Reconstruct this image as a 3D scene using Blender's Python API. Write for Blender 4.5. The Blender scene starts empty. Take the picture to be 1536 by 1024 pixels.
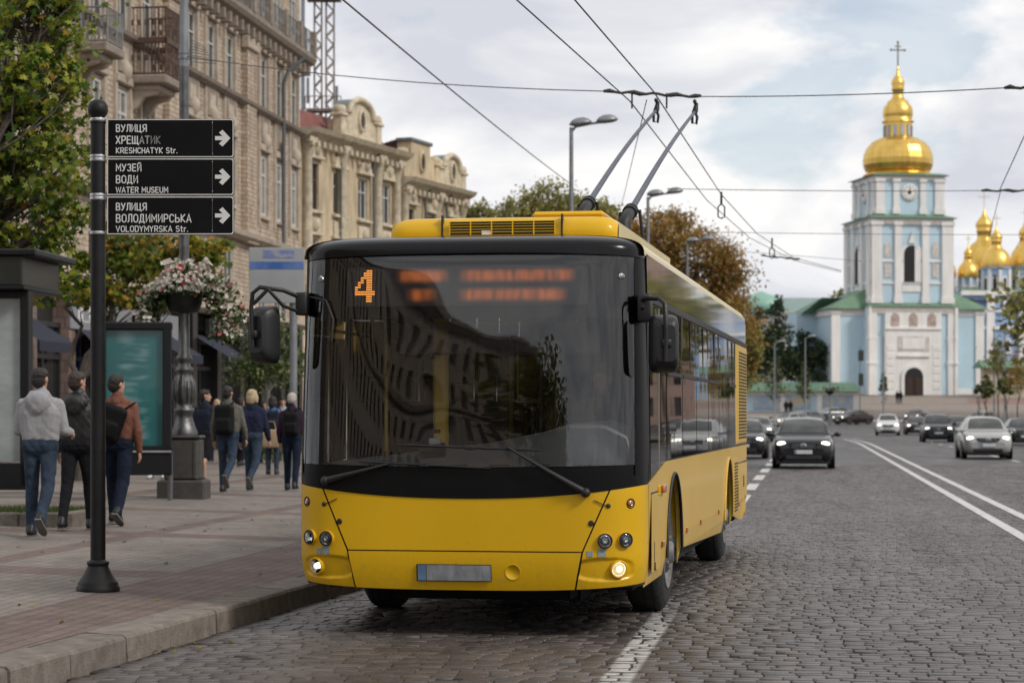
EXPO, SUN_E, SKY_C = 0.12, 1.9, 1.0
import bpy, bmesh, math, random
import numpy as np
from mathutils import Vector, Matrix, noise
random.seed(7)
PI = math.pi
SC = bpy.context.scene
COL = SC.collection
FPX, CX, HY, EYE = 3390.0, 768.0, 622.0, 1.6      # focal length and horizon of the photograph, eye height in metres
TH = math.radians(7.5)                            # heading of the street
ST, CT = math.sin(TH), math.cos(TH)

def P(px, py, Y):
    return Vector(((px - CX) / FPX * Y, Y, EYE + (HY - py) * Y / FPX))
def XP(px, Y): return (px - CX) / FPX * Y
def ZP(py, Y): return EYE + (HY - py) * Y / FPX
def road(t, s):            # street frame -> world
    return (t * CT + s * ST, -t * ST + s * CT)
def lerp(a, b, t): return a + (b - a) * t
def interp(tab, x):
    if x <= tab[0][0]: return tab[0][1]
    for (a, b), (c, d) in zip(tab, tab[1:]):
        if x <= c: return b + (d - b) * (x - a) / (c - a)
    return tab[-1][1]
ZPROF = [(-300, 0), (150, 0), (175, .08), (200, .3), (245, .9), (270, 1.9), (315, 4.3), (340, 4.5), (4000, 4.5)]
def zr(Y): return interp(ZPROF, Y)
def kerb_x(Y):
    return -1.216 + (.178 if Y < 22 else .1317) * (Y - 22)
def pave_z(X, Y):
    d = max(0, kerb_x(Y) - X)
    return .17 + .024 * min(d, 6) + zr(Y)

# ------------------------------------------------------------------ materials
MATS = {}
def newmat(name):
    m = bpy.data.materials.new(name); m.use_nodes = True
    nt = m.node_tree
    return m, nt, nt.nodes['Principled BSDF']
def N(nt, t, **kw):
    n = nt.nodes.new(t)
    for k, v in kw.items():
        if k in ('inp',):
            for a, b in v.items(): n.inputs[a].default_value = b
        else: setattr(n, k, v)
    return n
def LK(nt, a, b): nt.links.new(a, b)
def ramp(nt, fac, stops):
    r = N(nt, 'ShaderNodeValToRGB'); e = r.color_ramp.elements
    while len(e) < len(stops): e.new(.5)
    for k, (p, c) in enumerate(stops):
        e[k].position = p; e[k].color = (*c, 1) if len(c) == 3 else c
    LK(nt, fac, r.inputs[0]); return r
def math_(nt, op, a, b=None, c=None):
    n = N(nt, 'ShaderNodeMath', operation=op)
    for k, v in enumerate((a, b, c)):
        if v is None: continue
        if isinstance(v, (int, float)): n.inputs[k].default_value = v
        else: LK(nt, v, n.inputs[k])
    return n.outputs[0]
def mixc(nt, fac, a, b, mode='MIX'):
    n = N(nt, 'ShaderNodeMix', data_type='RGBA', blend_type=mode)
    for k, v in ((0, fac), (6, a), (7, b)):
        if isinstance(v, (int, float)): n.inputs[k].default_value = v
        elif isinstance(v, tuple): n.inputs[k].default_value = (*v[:3], 1)
        else: LK(nt, v, n.inputs[k])
    return n.outputs[2]
def pm(name, col, rough=.6, metal=0, var=.18, scale=6, bump=0, bscale=30, coat=0, emit=0, spec=.5, sheen=0, stretch=(1, 1, 1), island=0, rvar=0):
    """plain procedural surface: noise-mottled colour, optional bump"""
    if name in MATS: return MATS[name]
    m, nt, b = newmat(name)
    tc = N(nt, 'ShaderNodeTexCoord')
    mp = N(nt, 'ShaderNodeMapping'); mp.inputs['Scale'].default_value = stretch
    LK(nt, tc.outputs['Object'], mp.inputs['Vector'])
    nz = N(nt, 'ShaderNodeTexNoise', inp={'Scale': scale, 'Detail': 6, 'Roughness': .65})
    LK(nt, mp.outputs[0], nz.inputs['Vector'])
    lo = tuple(c * (1 - var) for c in col); hi = tuple(min(1, c * (1 + var)) for c in col)
    r = ramp(nt, nz.outputs['Fac'], [(.3, lo), (.7, hi)])
    out = r.outputs[0]
    if island:
        g = N(nt, 'ShaderNodeNewGeometry')
        v = math_(nt, 'MULTIPLY_ADD', g.outputs['Random Per Island'], island * 2, 1 - island)
        cmb = N(nt, 'ShaderNodeCombineColor'); [LK(nt, v, cmb.inputs[k]) for k in range(3)]
        out = mixc(nt, 1.0, out, cmb.outputs[0], 'MULTIPLY')
    LK(nt, out, b.inputs['Base Color'])
    b.inputs['Roughness'].default_value = rough; b.inputs['Metallic'].default_value = metal
    b.inputs['Specular IOR Level'].default_value = spec
    if rvar:
        rr = math_(nt, 'MULTIPLY_ADD', nz.outputs['Fac'], rvar * 2, rough - rvar)
        LK(nt, rr, b.inputs['Roughness'])
    if coat: b.inputs['Coat Weight'].default_value = coat; b.inputs['Coat Roughness'].default_value = .04
    if sheen: b.inputs['Sheen Weight'].default_value = sheen
    if emit: LK(nt, out, b.inputs['Emission Color']); b.inputs['Emission Strength'].default_value = emit
    if bump:
        n2 = N(nt, 'ShaderNodeTexNoise', inp={'Scale': bscale, 'Detail': 5, 'Roughness': .6})
        LK(nt, mp.outputs[0], n2.inputs['Vector'])
        bp = N(nt, 'ShaderNodeBump', inp={'Strength': min(1, bump), 'Distance': .02 * max(1, bump)})
        LK(nt, n2.outputs['Fac'], bp.inputs['Height']); LK(nt, bp.outputs[0], b.inputs['Normal'])
    MATS[name] = m; return m
def glassmat(name, tint, refl=1.0, rough=.02, ior=1.5, wob=0):
    """see-through pane: tinted transparency under a fresnel reflection"""
    if name in MATS: return MATS[name]
    m, nt, b = newmat(name); nt.nodes.remove(b)
    out = nt.nodes['Material Output']
    tr = N(nt, 'ShaderNodeBsdfTransparent'); tr.inputs[0].default_value = (*tint, 1)
    gl = N(nt, 'ShaderNodeBsdfGlossy'); gl.inputs['Roughness'].default_value = rough
    gl.inputs['Color'].default_value = (refl, refl, refl, 1)
    fr = N(nt, 'ShaderNodeFresnel', inp={'IOR': ior})
    if wob:
        tc = N(nt, 'ShaderNodeTexCoord')
        n2 = N(nt, 'ShaderNodeTexNoise', inp={'Scale': 1.1, 'Detail': 1})
        LK(nt, tc.outputs['Object'], n2.inputs['Vector'])
        bp = N(nt, 'ShaderNodeBump', inp={'Strength': wob, 'Distance': .05}); LK(nt, n2.outputs['Fac'], bp.inputs['Height'])
        LK(nt, bp.outputs[0], gl.inputs['Normal'])
    mx = N(nt, 'ShaderNodeMixShader'); LK(nt, fr.outputs[0], mx.inputs[0]); LK(nt, tr.outputs[0], mx.inputs[1]); LK(nt, gl.outputs[0], mx.inputs[2])
    LK(nt, mx.outputs[0], out.inputs[0]); MATS[name] = m; return m
def brickmat(name, c1, c2, mortar, bw, bh, rough=.85, bump=.5, ms=.012, var=.25, scale=1.5):
    """masonry in the wall's own frame: courses along x+y, height z"""
    if name in MATS: return MATS[name]
    m, nt, b = newmat(name)
    tc = N(nt, 'ShaderNodeTexCoord'); sp = N(nt, 'ShaderNodeSeparateXYZ'); LK(nt, tc.outputs['Object'], sp.inputs[0])
    cb = N(nt, 'ShaderNodeCombineXYZ'); LK(nt, math_(nt, 'ADD', sp.outputs[0], sp.outputs[1]), cb.inputs[0]); LK(nt, sp.outputs[2], cb.inputs[1])
    bk = N(nt, 'ShaderNodeTexBrick', inp={'Color1': (*c1, 1), 'Color2': (*c2, 1), 'Mortar': (*mortar, 1), 'Scale': 1, 'Mortar Size': ms, 'Brick Width': bw, 'Row Height': bh, 'Mortar Smooth': .3})
    LK(nt, cb.outputs[0], bk.inputs['Vector'])
    nz = N(nt, 'ShaderNodeTexNoise', inp={'Scale': scale, 'Detail': 8, 'Roughness': .7}); LK(nt, tc.outputs['Object'], nz.inputs['Vector'])
    r = ramp(nt, nz.outputs['Fac'], [(.3, (1 - var,) * 3), (.7, (1 + var * .4,) * 3)])
    ms_ = N(nt, 'ShaderNodeMapping'); ms_.inputs['Scale'].default_value = (1.4, 1.4, .16); LK(nt, tc.outputs['Object'], ms_.inputs[0])
    ns = N(nt, 'ShaderNodeTexNoise', inp={'Scale': 1.6, 'Detail': 7, 'Roughness': .7}); LK(nt, ms_.outputs[0], ns.inputs['Vector'])
    rs = ramp(nt, ns.outputs['Fac'], [(.34, (.52, .50, .48)), (.52, (1, 1, 1))])   # rain streaks
    c_ = mixc(nt, .75, bk.outputs['Color'], rs.outputs[0], 'MULTIPLY')
    LK(nt, mixc(nt, 1.0, c_, r.outputs[0], 'MULTIPLY'), b.inputs['Base Color'])
    b.inputs['Roughness'].default_value = rough
    h = math_(nt, 'MULTIPLY_ADD', nz.outputs['Fac'], .5, math_(nt, 'SUBTRACT', 1, bk.outputs['Fac']))
    bp = N(nt, 'ShaderNodeBump', inp={'Strength': bump, 'Distance': .03}); LK(nt, h, bp.inputs['Height']); LK(nt, bp.outputs[0], b.inputs['Normal'])
    MATS[name] = m; return m
def leafmat(name, cols, trans=.35):
    """leaf colours picked per leaf"""
    if name in MATS: return MATS[name]
    m, nt, b = newmat(name)
    g = N(nt, 'ShaderNodeNewGeometry')
    n = len(cols)
    r = ramp(nt, g.outputs['Random Per Island'], [(k / max(1, n - 1), c) for k, c in enumerate(cols)])
    tc = N(nt, 'ShaderNodeTexCoord')
    nz = N(nt, 'ShaderNodeTexNoise', inp={'Scale': .9, 'Detail': 3}); LK(nt, tc.outputs['Object'], nz.inputs['Vector'])
    r2 = ramp(nt, nz.outputs['Fac'], [(.35, (.6, .62, .6)), (.65, (1.2, 1.15, 1.0))])
    c = mixc(nt, 1.0, r.outputs[0], r2.outputs[0], 'MULTIPLY')
    LK(nt, c, b.inputs['Base Color']); b.inputs['Roughness'].default_value = .5; b.inputs['Specular IOR Level'].default_value = .3
    tl = N(nt, 'ShaderNodeBsdfTranslucent'); LK(nt, c, tl.inputs[0])
    mx = N(nt, 'ShaderNodeMixShader'); mx.inputs[0].default_value = trans
    LK(nt, b.outputs[0], mx.inputs[1]); LK(nt, tl.outputs[0], mx.inputs[2]); LK(nt, mx.outputs[0], nt.nodes['Material Output'].inputs[0])
    MATS[name] = m; return m

# ------------------------------------------------------------------ mesh builder
class MB:
    def __init__(s): s.v = []; s.f = []; s.fm = []; s.sm = []; s.mats = []; s.M = None
    def mi(s, m):
        if m not in s.mats: s.mats.append(m)
        return s.mats.index(m)
    def add(s, vs, fs, m, smooth=False, M=None):
        o = len(s.v); i = s.mi(m)
        if M is not None: vs = [M @ Vector(v) for v in vs]
        if s.M is not None: vs = [s.M @ Vector(v) for v in vs]
        s.v.extend([tuple(v) for v in vs])
        for f in fs: s.f.append(tuple(o + k for k in f)); s.fm.append(i); s.sm.append(smooth)
        return s
    def box(s, c, d, m, bev=0, rz=0, M=None, seg=1):
        x, y, z = (k / 2 for k in d)
        T = Matrix.Translation(c) @ Matrix.Rotation(rz, 4, 'Z')
        if M is not None: T = M @ T
        if bev <= 0:
            vs = [(a * x, b * y, e * z) for e in (-1, 1) for b in (-1, 1) for a in (-1, 1)]
            fs = [(0, 2, 3, 1), (4, 5, 7, 6), (0, 1, 5, 4), (2, 6, 7, 3), (0, 4, 6, 2), (1, 3, 7, 5)]
            return s.add(vs, fs, m, False, T)
        bm = bmesh.new(); bmesh.ops.create_cube(bm, size=1)
        for v in bm.verts: v.co = Vector((v.co.x * d[0], v.co.y * d[1], v.co.z * d[2]))
        bmesh.ops.bevel(bm, geom=list(bm.edges), offset=bev, segments=seg, affect='EDGES', profile=.5)
        bm.verts.index_update()
        s.add([v.co for v in bm.verts], [[v.index for v in f.verts] for f in bm.faces], m, seg > 1, T); bm.free(); return s
    def tube(s, pts, r, m, n=8, caps=True, M=None, smooth=True, flat=1.0):
        pts = [Vector(p) for p in pts]; k = len(pts)
        rs = r if isinstance(r, (list, tuple)) else [r] * k
        vs = []; fs = []; up = None
        for i, p in enumerate(pts):
            d = (pts[min(i + 1, k - 1)] - pts[max(i - 1, 0)])
            if d.length < 1e-9: d = Vector((0, 0, 1))
            d.normalize()
            if up is None:
                a = Vector((0, 0, 1)) if abs(d.z) < .9 else Vector((1, 0, 0))
                up = (a - d * a.dot(d)).normalized()
            else:
                up = up - d * up.dot(d)
                up = up.normalized() if up.length > 1e-6 else d.orthogonal().normalized()
            q = d.cross(up)
            for j in range(n):
                t = 2 * PI * j / n
                vs.append(p + (up * math.cos(t) * flat + q * math.sin(t)) * rs[i])
        for i in range(k - 1):
            for j in range(n):
                a = i * n + j; b = i * n + (j + 1) % n
                fs.append((a, b, b + n, a + n))
        s.add(vs, fs, m, smooth, M)
        if caps:
            s.add([v for v in vs[:n]], [tuple(range(n))[::-1]], m, False, M)
            s.add([v for v in vs[-n:]], [tuple(range(n))], m, False, M)
        return s
    def lathe(s, prof, m, n=20, c=(0, 0, 0), M=None, smooth=True, caps=True, facet=False):
        T = Matrix.Translation(c)
        if M is not None: T = M @ T
        vs = []; fs = []
        for (r, z) in prof:
            for j in range(n):
                t = 2 * PI * j / n
                vs.append((r * math.cos(t), r * math.sin(t), z))
        k = len(prof)
        for i in range(k - 1):
            for j in range(n):
                a = i * n + j; b = i * n + (j + 1) % n
                fs.append((a, b, b + n, a + n))
        s.add(vs, fs, m, smooth and not facet, T)
        if caps:
            if prof[0][0] > 1e-4: s.add(vs[:n], [tuple(range(n))[::-1]], m, False, T)
            if prof[-1][0] > 1e-4: s.add(vs[-n:], [tuple(range(n))], m, False, T)
        return s
    def prism(s, outline, d0, d1, m, M=None, sides=True, back=True):
        """outline in local (x, z), extruded along y from d0 to d1"""
        n = len(outline)
        vs = [(x, d0, z) for x, z in outline] + [(x, d1, z) for x, z in outline]
        fs = [tuple(range(n))]
        if back: fs.append(tuple(range(n, 2 * n))[::-1])
        if sides: fs += [(i, i + n, (i + 1) % n + n, (i + 1) % n) for i in range(n)]
        return s.add(vs, fs, m, False, M)
    def grid(s, fn, nu, nv, m, M=None, smooth=True, flip=False):
        vs = [fn(i / nu, j / nv) for j in range(nv + 1) for i in range(nu + 1)]
        fs = []
        for j in range(nv):
            for i in range(nu):
                a = j * (nu + 1) + i
                f = (a, a + 1, a + nu + 2, a + nu + 1)
                fs.append(f[::-1] if flip else f)
        return s.add(vs, fs, m, smooth, M)
    def ball(s, c, r, m, n=10, M=None):
        rx, ry, rz = r if isinstance(r, (tuple, list)) else (r, r, r)
        k = max(4, n // 2 + 1)
        T = Matrix.Translation(c) @ Matrix.Diagonal((rx, ry, rz, 1))
        if M is not None: T = M @ T
        return s.lathe([(max(1e-5, math.sin(PI * i / k)), -math.cos(PI * i / k)) for i in range(k + 1)], m, n, (0, 0, 0), T, True, False)
    def join(s, me, m, smooth=True, M=None):
        return s.add([v.co for v in me.vertices], [tuple(p.vertices) for p in me.polygons], m, smooth, M)
    def mesh(s, name):
        me = bpy.data.meshes.new(name); me.from_pydata(s.v, [], s.f)
        for m in s.mats: me.materials.append(m)
        me.polygons.foreach_set('material_index', s.fm); me.polygons.foreach_set('use_smooth', s.sm)
        me.update(); return me
    def build(s, name, parent=None, loc=None, rz=0, label=None, cat=None, group=None, kind=None):
        o = bpy.data.objects.new(name, s.mesh(name)); COL.objects.link(o)
        if parent is not None: o.parent = parent
        if loc is not None: o.location = loc
        if rz: o.rotation_euler = (0, 0, rz)
        tag(o, label, cat, group, kind); return o
def tag(o, label=None, cat=None, group=None, kind=None):
    for k, v in (('label', label), ('category', cat), ('group', group), ('kind', kind)):
        if v: o[k] = v
    return o
def thing(name, label, cat, loc=(0, 0, 0), rz=0, group=None):
    o = bpy.data.objects.new(name, None); COL.objects.link(o); o.empty_display_size = .2
    o.location = loc; o.rotation_euler = (0, 0, rz); return tag(o, label, cat, group)
def share(name, me, parent=None, loc=(0, 0, 0), rz=0, scale=None):
    o = bpy.data.objects.new(name, me); COL.objects.link(o); o.parent = parent; o.location = loc; o.rotation_euler = (0, 0, rz)
    if scale: o.scale = scale
    return o
def dup(root, loc, rz, label, group=None):
    r = root.copy(); COL.objects.link(r); r.location = loc; r.rotation_euler = (0, 0, rz); r['label'] = label
    if group: r['group'] = group
    for ch in list(root.children):
        c = ch.copy(); COL.objects.link(c); c.parent = r
        for g in list(ch.children):
            d = g.copy(); COL.objects.link(d); d.parent = c
    return r
def struct(name, mb): return mb.build(name, kind='structure')

# stroke lettering (DIN-like), coordinates in a 0..1 tall cell
def arc(cx, cy, rx, ry, a0, a1, n=6):
    return [(cx + rx * math.cos(math.radians(lerp(a0, a1, k / n))), cy + ry * math.sin(math.radians(lerp(a0, a1, k / n)))) for k in range(n + 1)]
def bowl(y0, y1, x0=.06, x1=.54):
    r = min(.2, (y1 - y0) / 2)
    return [(x0, y1)] + arc(x1 - r, y1 - r, r, r, 90, 0, 4) + arc(x1 - r, y0 + r, r, r, 0, -90, 4) + [(x0, y0)]
GLY = {
 'A': [[(.02, 0), (.3, 1), (.58, 0)], [(.1, .3), (.5, .3)]],
 'В': [[(.06, .5)] and [(.06, 1), (.06, 0)], bowl(.5, 1, .06, .5), bowl(0, .5)],
 'Е': [[(.52, 1), (.06, 1), (.06, 0), (.52, 0)], [(.06, .52), (.46, .52)]],
 'К': [[(.06, 1), (.06, 0)], [(.54, 1), (.1, .5), (.56, 0)]],
 'М': [[(.06, 0), (.06, 1), (.36, .35), (.66, 1), (.66, 0)]],
 'Н': [[(.06, 1), (.06, 0)], [(.54, 1), (.54, 0)], [(.06, .5), (.54, .5)]],
 'О': [arc(.32, .7, .26, .3, 0, 180, 8) + arc(.32, .3, .26, .3, 180, 360, 8) + [(.58, .7)]],
 'Р': [[(.06, 1), (.06, 0)], bowl(.44, 1)],
 'С': [arc(.31, .7, .25, .3, 20, 180, 8) + arc(.31, .3, .25, .3, 180, 340, 8)],
 'Т': [[(0, 1), (.56, 1)], [(.28, 1), (.28, 0)]],
 'Х': [[(.02, 0), (.56, 1)], [(.02, 1), (.56, 0)]],
 'У': [[(.03, 1), (.31, .38)], [(.57, 1), (.26, .12), (.18, .02), (.06, .02)]],
 'Л': [[(.02, .02), (.1, .04), (.16, .2), (.18, 1), (.54, 1), (.54, 0)]],
 'И': [[(.06, 1), (.06, 0), (.54, 1), (.54, 0)]],
 'Й': [[(.06, 1), (.06, 0), (.54, 1), (.54, 0)], [(.18, 1.22), (.24, 1.13), (.36, 1.13), (.42, 1.22)]],
 'Ц': [[(.06, 1), (.06, 0), (.66, 0), (.66, -.18)], [(.52, 1), (.52, .05)]],
 'Щ': [[(.06, 1), (.06, 0), (.86, 0), (.86, -.18)], [(.4, 1), (.4, .05)], [(.74, 1), (.74, .05)]],
 'Я': [[(.54, 1), (.54, 0)], [(.54 - (x - .06), y) for x, y in bowl(.46, 1)][::1], [(.3, .46), (.04, 0)]],
 'З': [arc(.28, .74, .23, .26, 150, -80, 7) , arc(.28, .27, .25, .27, 80, -155, 8)],
 'Д': [[(.02, -.16), (.02, .02), (.64, .02), (.64, -.16)], [(.1, .06), (.18, .3), (.2, 1), (.52, 1), (.52, .06)]],
 'Ь': [[(.06, 1), (.06, 0)], bowl(0, .54)],
 'R': [[(.06, 1), (.06, 0)], bowl(.46, 1), [(.3, .46), (.56, 0)]],
 'S': [arc(.29, .74, .23, .26, 30, 260, 8) + arc(.29, .25, .25, .25, 85, -150, 8)],
 'Y': [[(.02, 1), (.29, .46), (.29, 0)], [(.56, 1), (.29, .5)]],
 'U': [[(.06, 1)] + arc(.31, .27, .25, .27, 180, 360, 8) + [(.56, 1)]],
 'W': [[(.02, 1), (.2, 0), (.42, .9), (.64, 0), (.82, 1)]],
 'V': [[(.02, 1), (.3, 0), (.58, 1)]],
 'L': [[(.06, 1), (.06, 0), (.5, 0)]],
 'D': [[(.06, 1), (.06, 0)], [(.06, 1)] + arc(.3, .72, .26, .28, 90, 0, 5) + arc(.3, .28, .26, .28, 0, -90, 5) + [(.06, 0)]],
 't': [[(.16, 1), (.16, .12), (.24, .02), (.36, .02)], [(.02, .7), (.34, .7)]],
 'r': [[(.06, .7), (.06, 0)], [(.06, .5), (.14, .66), (.32, .68)]],
 '.': [[(.08, 0), (.08, .08)]],
}
for a, b in zip('KEMHOPCTXBА', 'КЕМНОРСТХВA'): GLY[a] = GLY[b]
def lettering(mb, text, x, z, h, sw, m, y, xs=1.0, gap=.2, face=-1):
    """flat painted strokes in the local x/z plane at depth y"""
    k = 0
    for ch in text:
        if ch == ' ': x += .42 * h * xs; continue
        st = GLY[ch]; wmax = max(p[0] for q in st for p in q)
        for q in st:
            k += 1
            yy = y + face * .00025 * (k % 4)
            pts = [Vector((x + px * h * xs, z + pz * h)) for px, pz in q]
            L = []; R = []
            for i, p in enumerate(pts):
                d0 = (p - pts[i - 1]).normalized() if i else None
                d1 = (pts[i + 1] - p).normalized() if i < len(pts) - 1 else None
                d = ((d0 or d1) + (d1 or d0))
                if d.length < 1e-6: d = d1
                d.normalize(); nn = Vector((-d.y, d.x))
                w = sw / 2
                if d0 and d1: w /= max(.45, nn.dot(Vector((-d0.y, d0.x))))
                e = Vector((0, 0))
                if d0 is None: e = -d1 * sw * .3
                if d1 is None: e = d0 * sw * .3
                L.append(p + e + nn * w); R.append(p + e - nn * w)
            n = len(pts)
            mb.add([(a.x, yy, a.y) for a in L] + [(a.x, yy, a.y) for a in R], [(i, i + 1, n + i + 1, n + i) for i in range(n - 1)], m)
        x += (wmax * xs + gap) * h
    return x
# ------------------------------------------------------------------ camera, sky, sun
cam = bpy.data.cameras.new('camera'); co = bpy.data.objects.new('camera', cam); COL.objects.link(co)
co.location = (0, 0, EYE); co.rotation_euler = (PI / 2, 0, 0)
cam.sensor_width = 36; cam.lens = FPX / 1536 * 36; cam.shift_y = (HY - 512) / 1536
cam.clip_start = .1; cam.clip_end = 6000
cam.dof.use_dof = True; cam.dof.focus_distance = 17.6; cam.dof.aperture_fstop = 3.5
SC.camera = co
SC.view_settings.view_transform = 'Standard'; SC.view_settings.look = 'None'; SC.view_settings.exposure = EXPO; SC.view_settings.gamma = 1
SC.cycles.max_bounces = 7; SC.cycles.transparent_max_bounces = 24; SC.cycles.caustics_reflective = False; SC.cycles.caustics_refractive = False
SC.cycles.sample_clamp_indirect = 6
SUN_DIR = Vector((.80, -.52, .80)).normalized()        # towards the sun: from the right, behind the camera
sl = bpy.data.lights.new('sun', 'SUN'); sl.energy = SUN_E; sl.angle = math.radians(12); sl.color = (1, .94, .86)
so = bpy.data.objects.new('sun', sl); COL.objects.link(so)
so.rotation_euler = SUN_DIR.to_track_quat('Z', 'Y').to_euler()
w = bpy.data.worlds.new('World'); SC.world = w; w.use_nodes = True
nt = w.node_tree; bg = nt.nodes['Background']; wo = nt.nodes['World Output']
sky = N(nt, 'ShaderNodeTexSky', sky_type='NISHITA'); sky.sun_disc = False
sky.sun_elevation = math.asin(SUN_DIR.z); sky.sun_rotation = math.atan2(SUN_DIR.x, SUN_DIR.y)
LK(nt, sky.outputs[0], bg.inputs[0]); bg.inputs[1].default_value = .12
tc = N(nt, 'ShaderNodeTexCoord')
mp = N(nt, 'ShaderNodeMapping'); mp.inputs['Scale'].default_value = (1, 1, 1.9); LK(nt, tc.outputs['Generated'], mp.inputs[0])
mp.inputs['Location'].default_value = (3.1, 1.7, .35)
n1 = N(nt, 'ShaderNodeTexNoise', inp={'Scale': 9.0, 'Detail': 10, 'Roughness': .56, 'Distortion': .2}); LK(nt, mp.outputs[0], n1.inputs['Vector'])
mp2 = N(nt, 'ShaderNodeMapping'); mp2.inputs['Scale'].default_value = (1, 1, 2.6); mp2.inputs['Location'].default_value = (.4, 5.2, 1.13); LK(nt, tc.outputs['Generated'], mp2.inputs[0])
n2 = N(nt, 'ShaderNodeTexNoise', inp={'Scale': 8.0, 'Detail': 9, 'Roughness': .54, 'Distortion': .35}); LK(nt, mp2.outputs[0], n2.inputs['Vector'])
# a gap in the cloud up to the right, clouds elsewhere
gd = Vector(((1270 - CX) / FPX, 1, (HY - 90) / FPX)).normalized()
dt = N(nt, 'ShaderNodeVectorMath', operation='DOT_PRODUCT'); LK(nt, tc.outputs['Generated'], dt.inputs[0]); dt.inputs[1].default_value = gd
gap = N(nt, 'ShaderNodeMapRange', interpolation_type='SMOOTHSTEP'); LK(nt, dt.outputs['Value'], gap.inputs[0])
gap.inputs[1].default_value = .9962; gap.inputs[2].default_value = .9999; gap.inputs[3].default_value = .22; gap.inputs[4].default_value = .005
cv = math_(nt, 'ADD', n1.outputs['Fac'], gap.outputs[0])
mask = ramp(nt, cv, [(.47, (0, 0, 0)), (.56, (1, 1, 1))])
shade = ramp(nt, n2.outputs['Fac'], [(.36, (.62, .64, .70)), (.45, (.72, .735, .775)), (.53, (.84, .84, .86)), (.61, (.95, .935, .92))])
bgc = N(nt, 'ShaderNodeBackground'); LK(nt, shade.outputs[0], bgc.inputs[0]); bgc.inputs[1].default_value = SKY_C
# thin veil over the blue
veil = math_(nt, 'MULTIPLY_ADD', mask.outputs[0], .5, .5)
mx = N(nt, 'ShaderNodeMixShader'); LK(nt, veil, mx.inputs[0]); LK(nt, bg.outputs[0], mx.inputs[1]); LK(nt, bgc.outputs[0], mx.inputs[2])
LK(nt, mx.outputs[0], wo.inputs[0])

# ------------------------------------------------------------------ ground, road, pavement
def st_coords(nt):
    tc = N(nt, 'ShaderNodeTexCoord'); mp = N(nt, 'ShaderNodeMapping'); mp.inputs['Rotation'].default_value = (0, 0, TH)
    LK(nt, tc.outputs['Object'], mp.inputs[0]); sp = N(nt, 'ShaderNodeSeparateXYZ'); LK(nt, mp.outputs[0], sp.inputs[0])
    return tc, mp.outputs[0], sp.outputs[0], sp.outputs[1]
def tline(X, Y): return X * CT - Y * ST
LANE_T = tline(XP(915, 13.49), 13.49)
LANE_T2 = tline(XP(1148, 65.3), 65.3)
DBL_T = tline(XP(1536, 28.5), 28.5)

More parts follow.
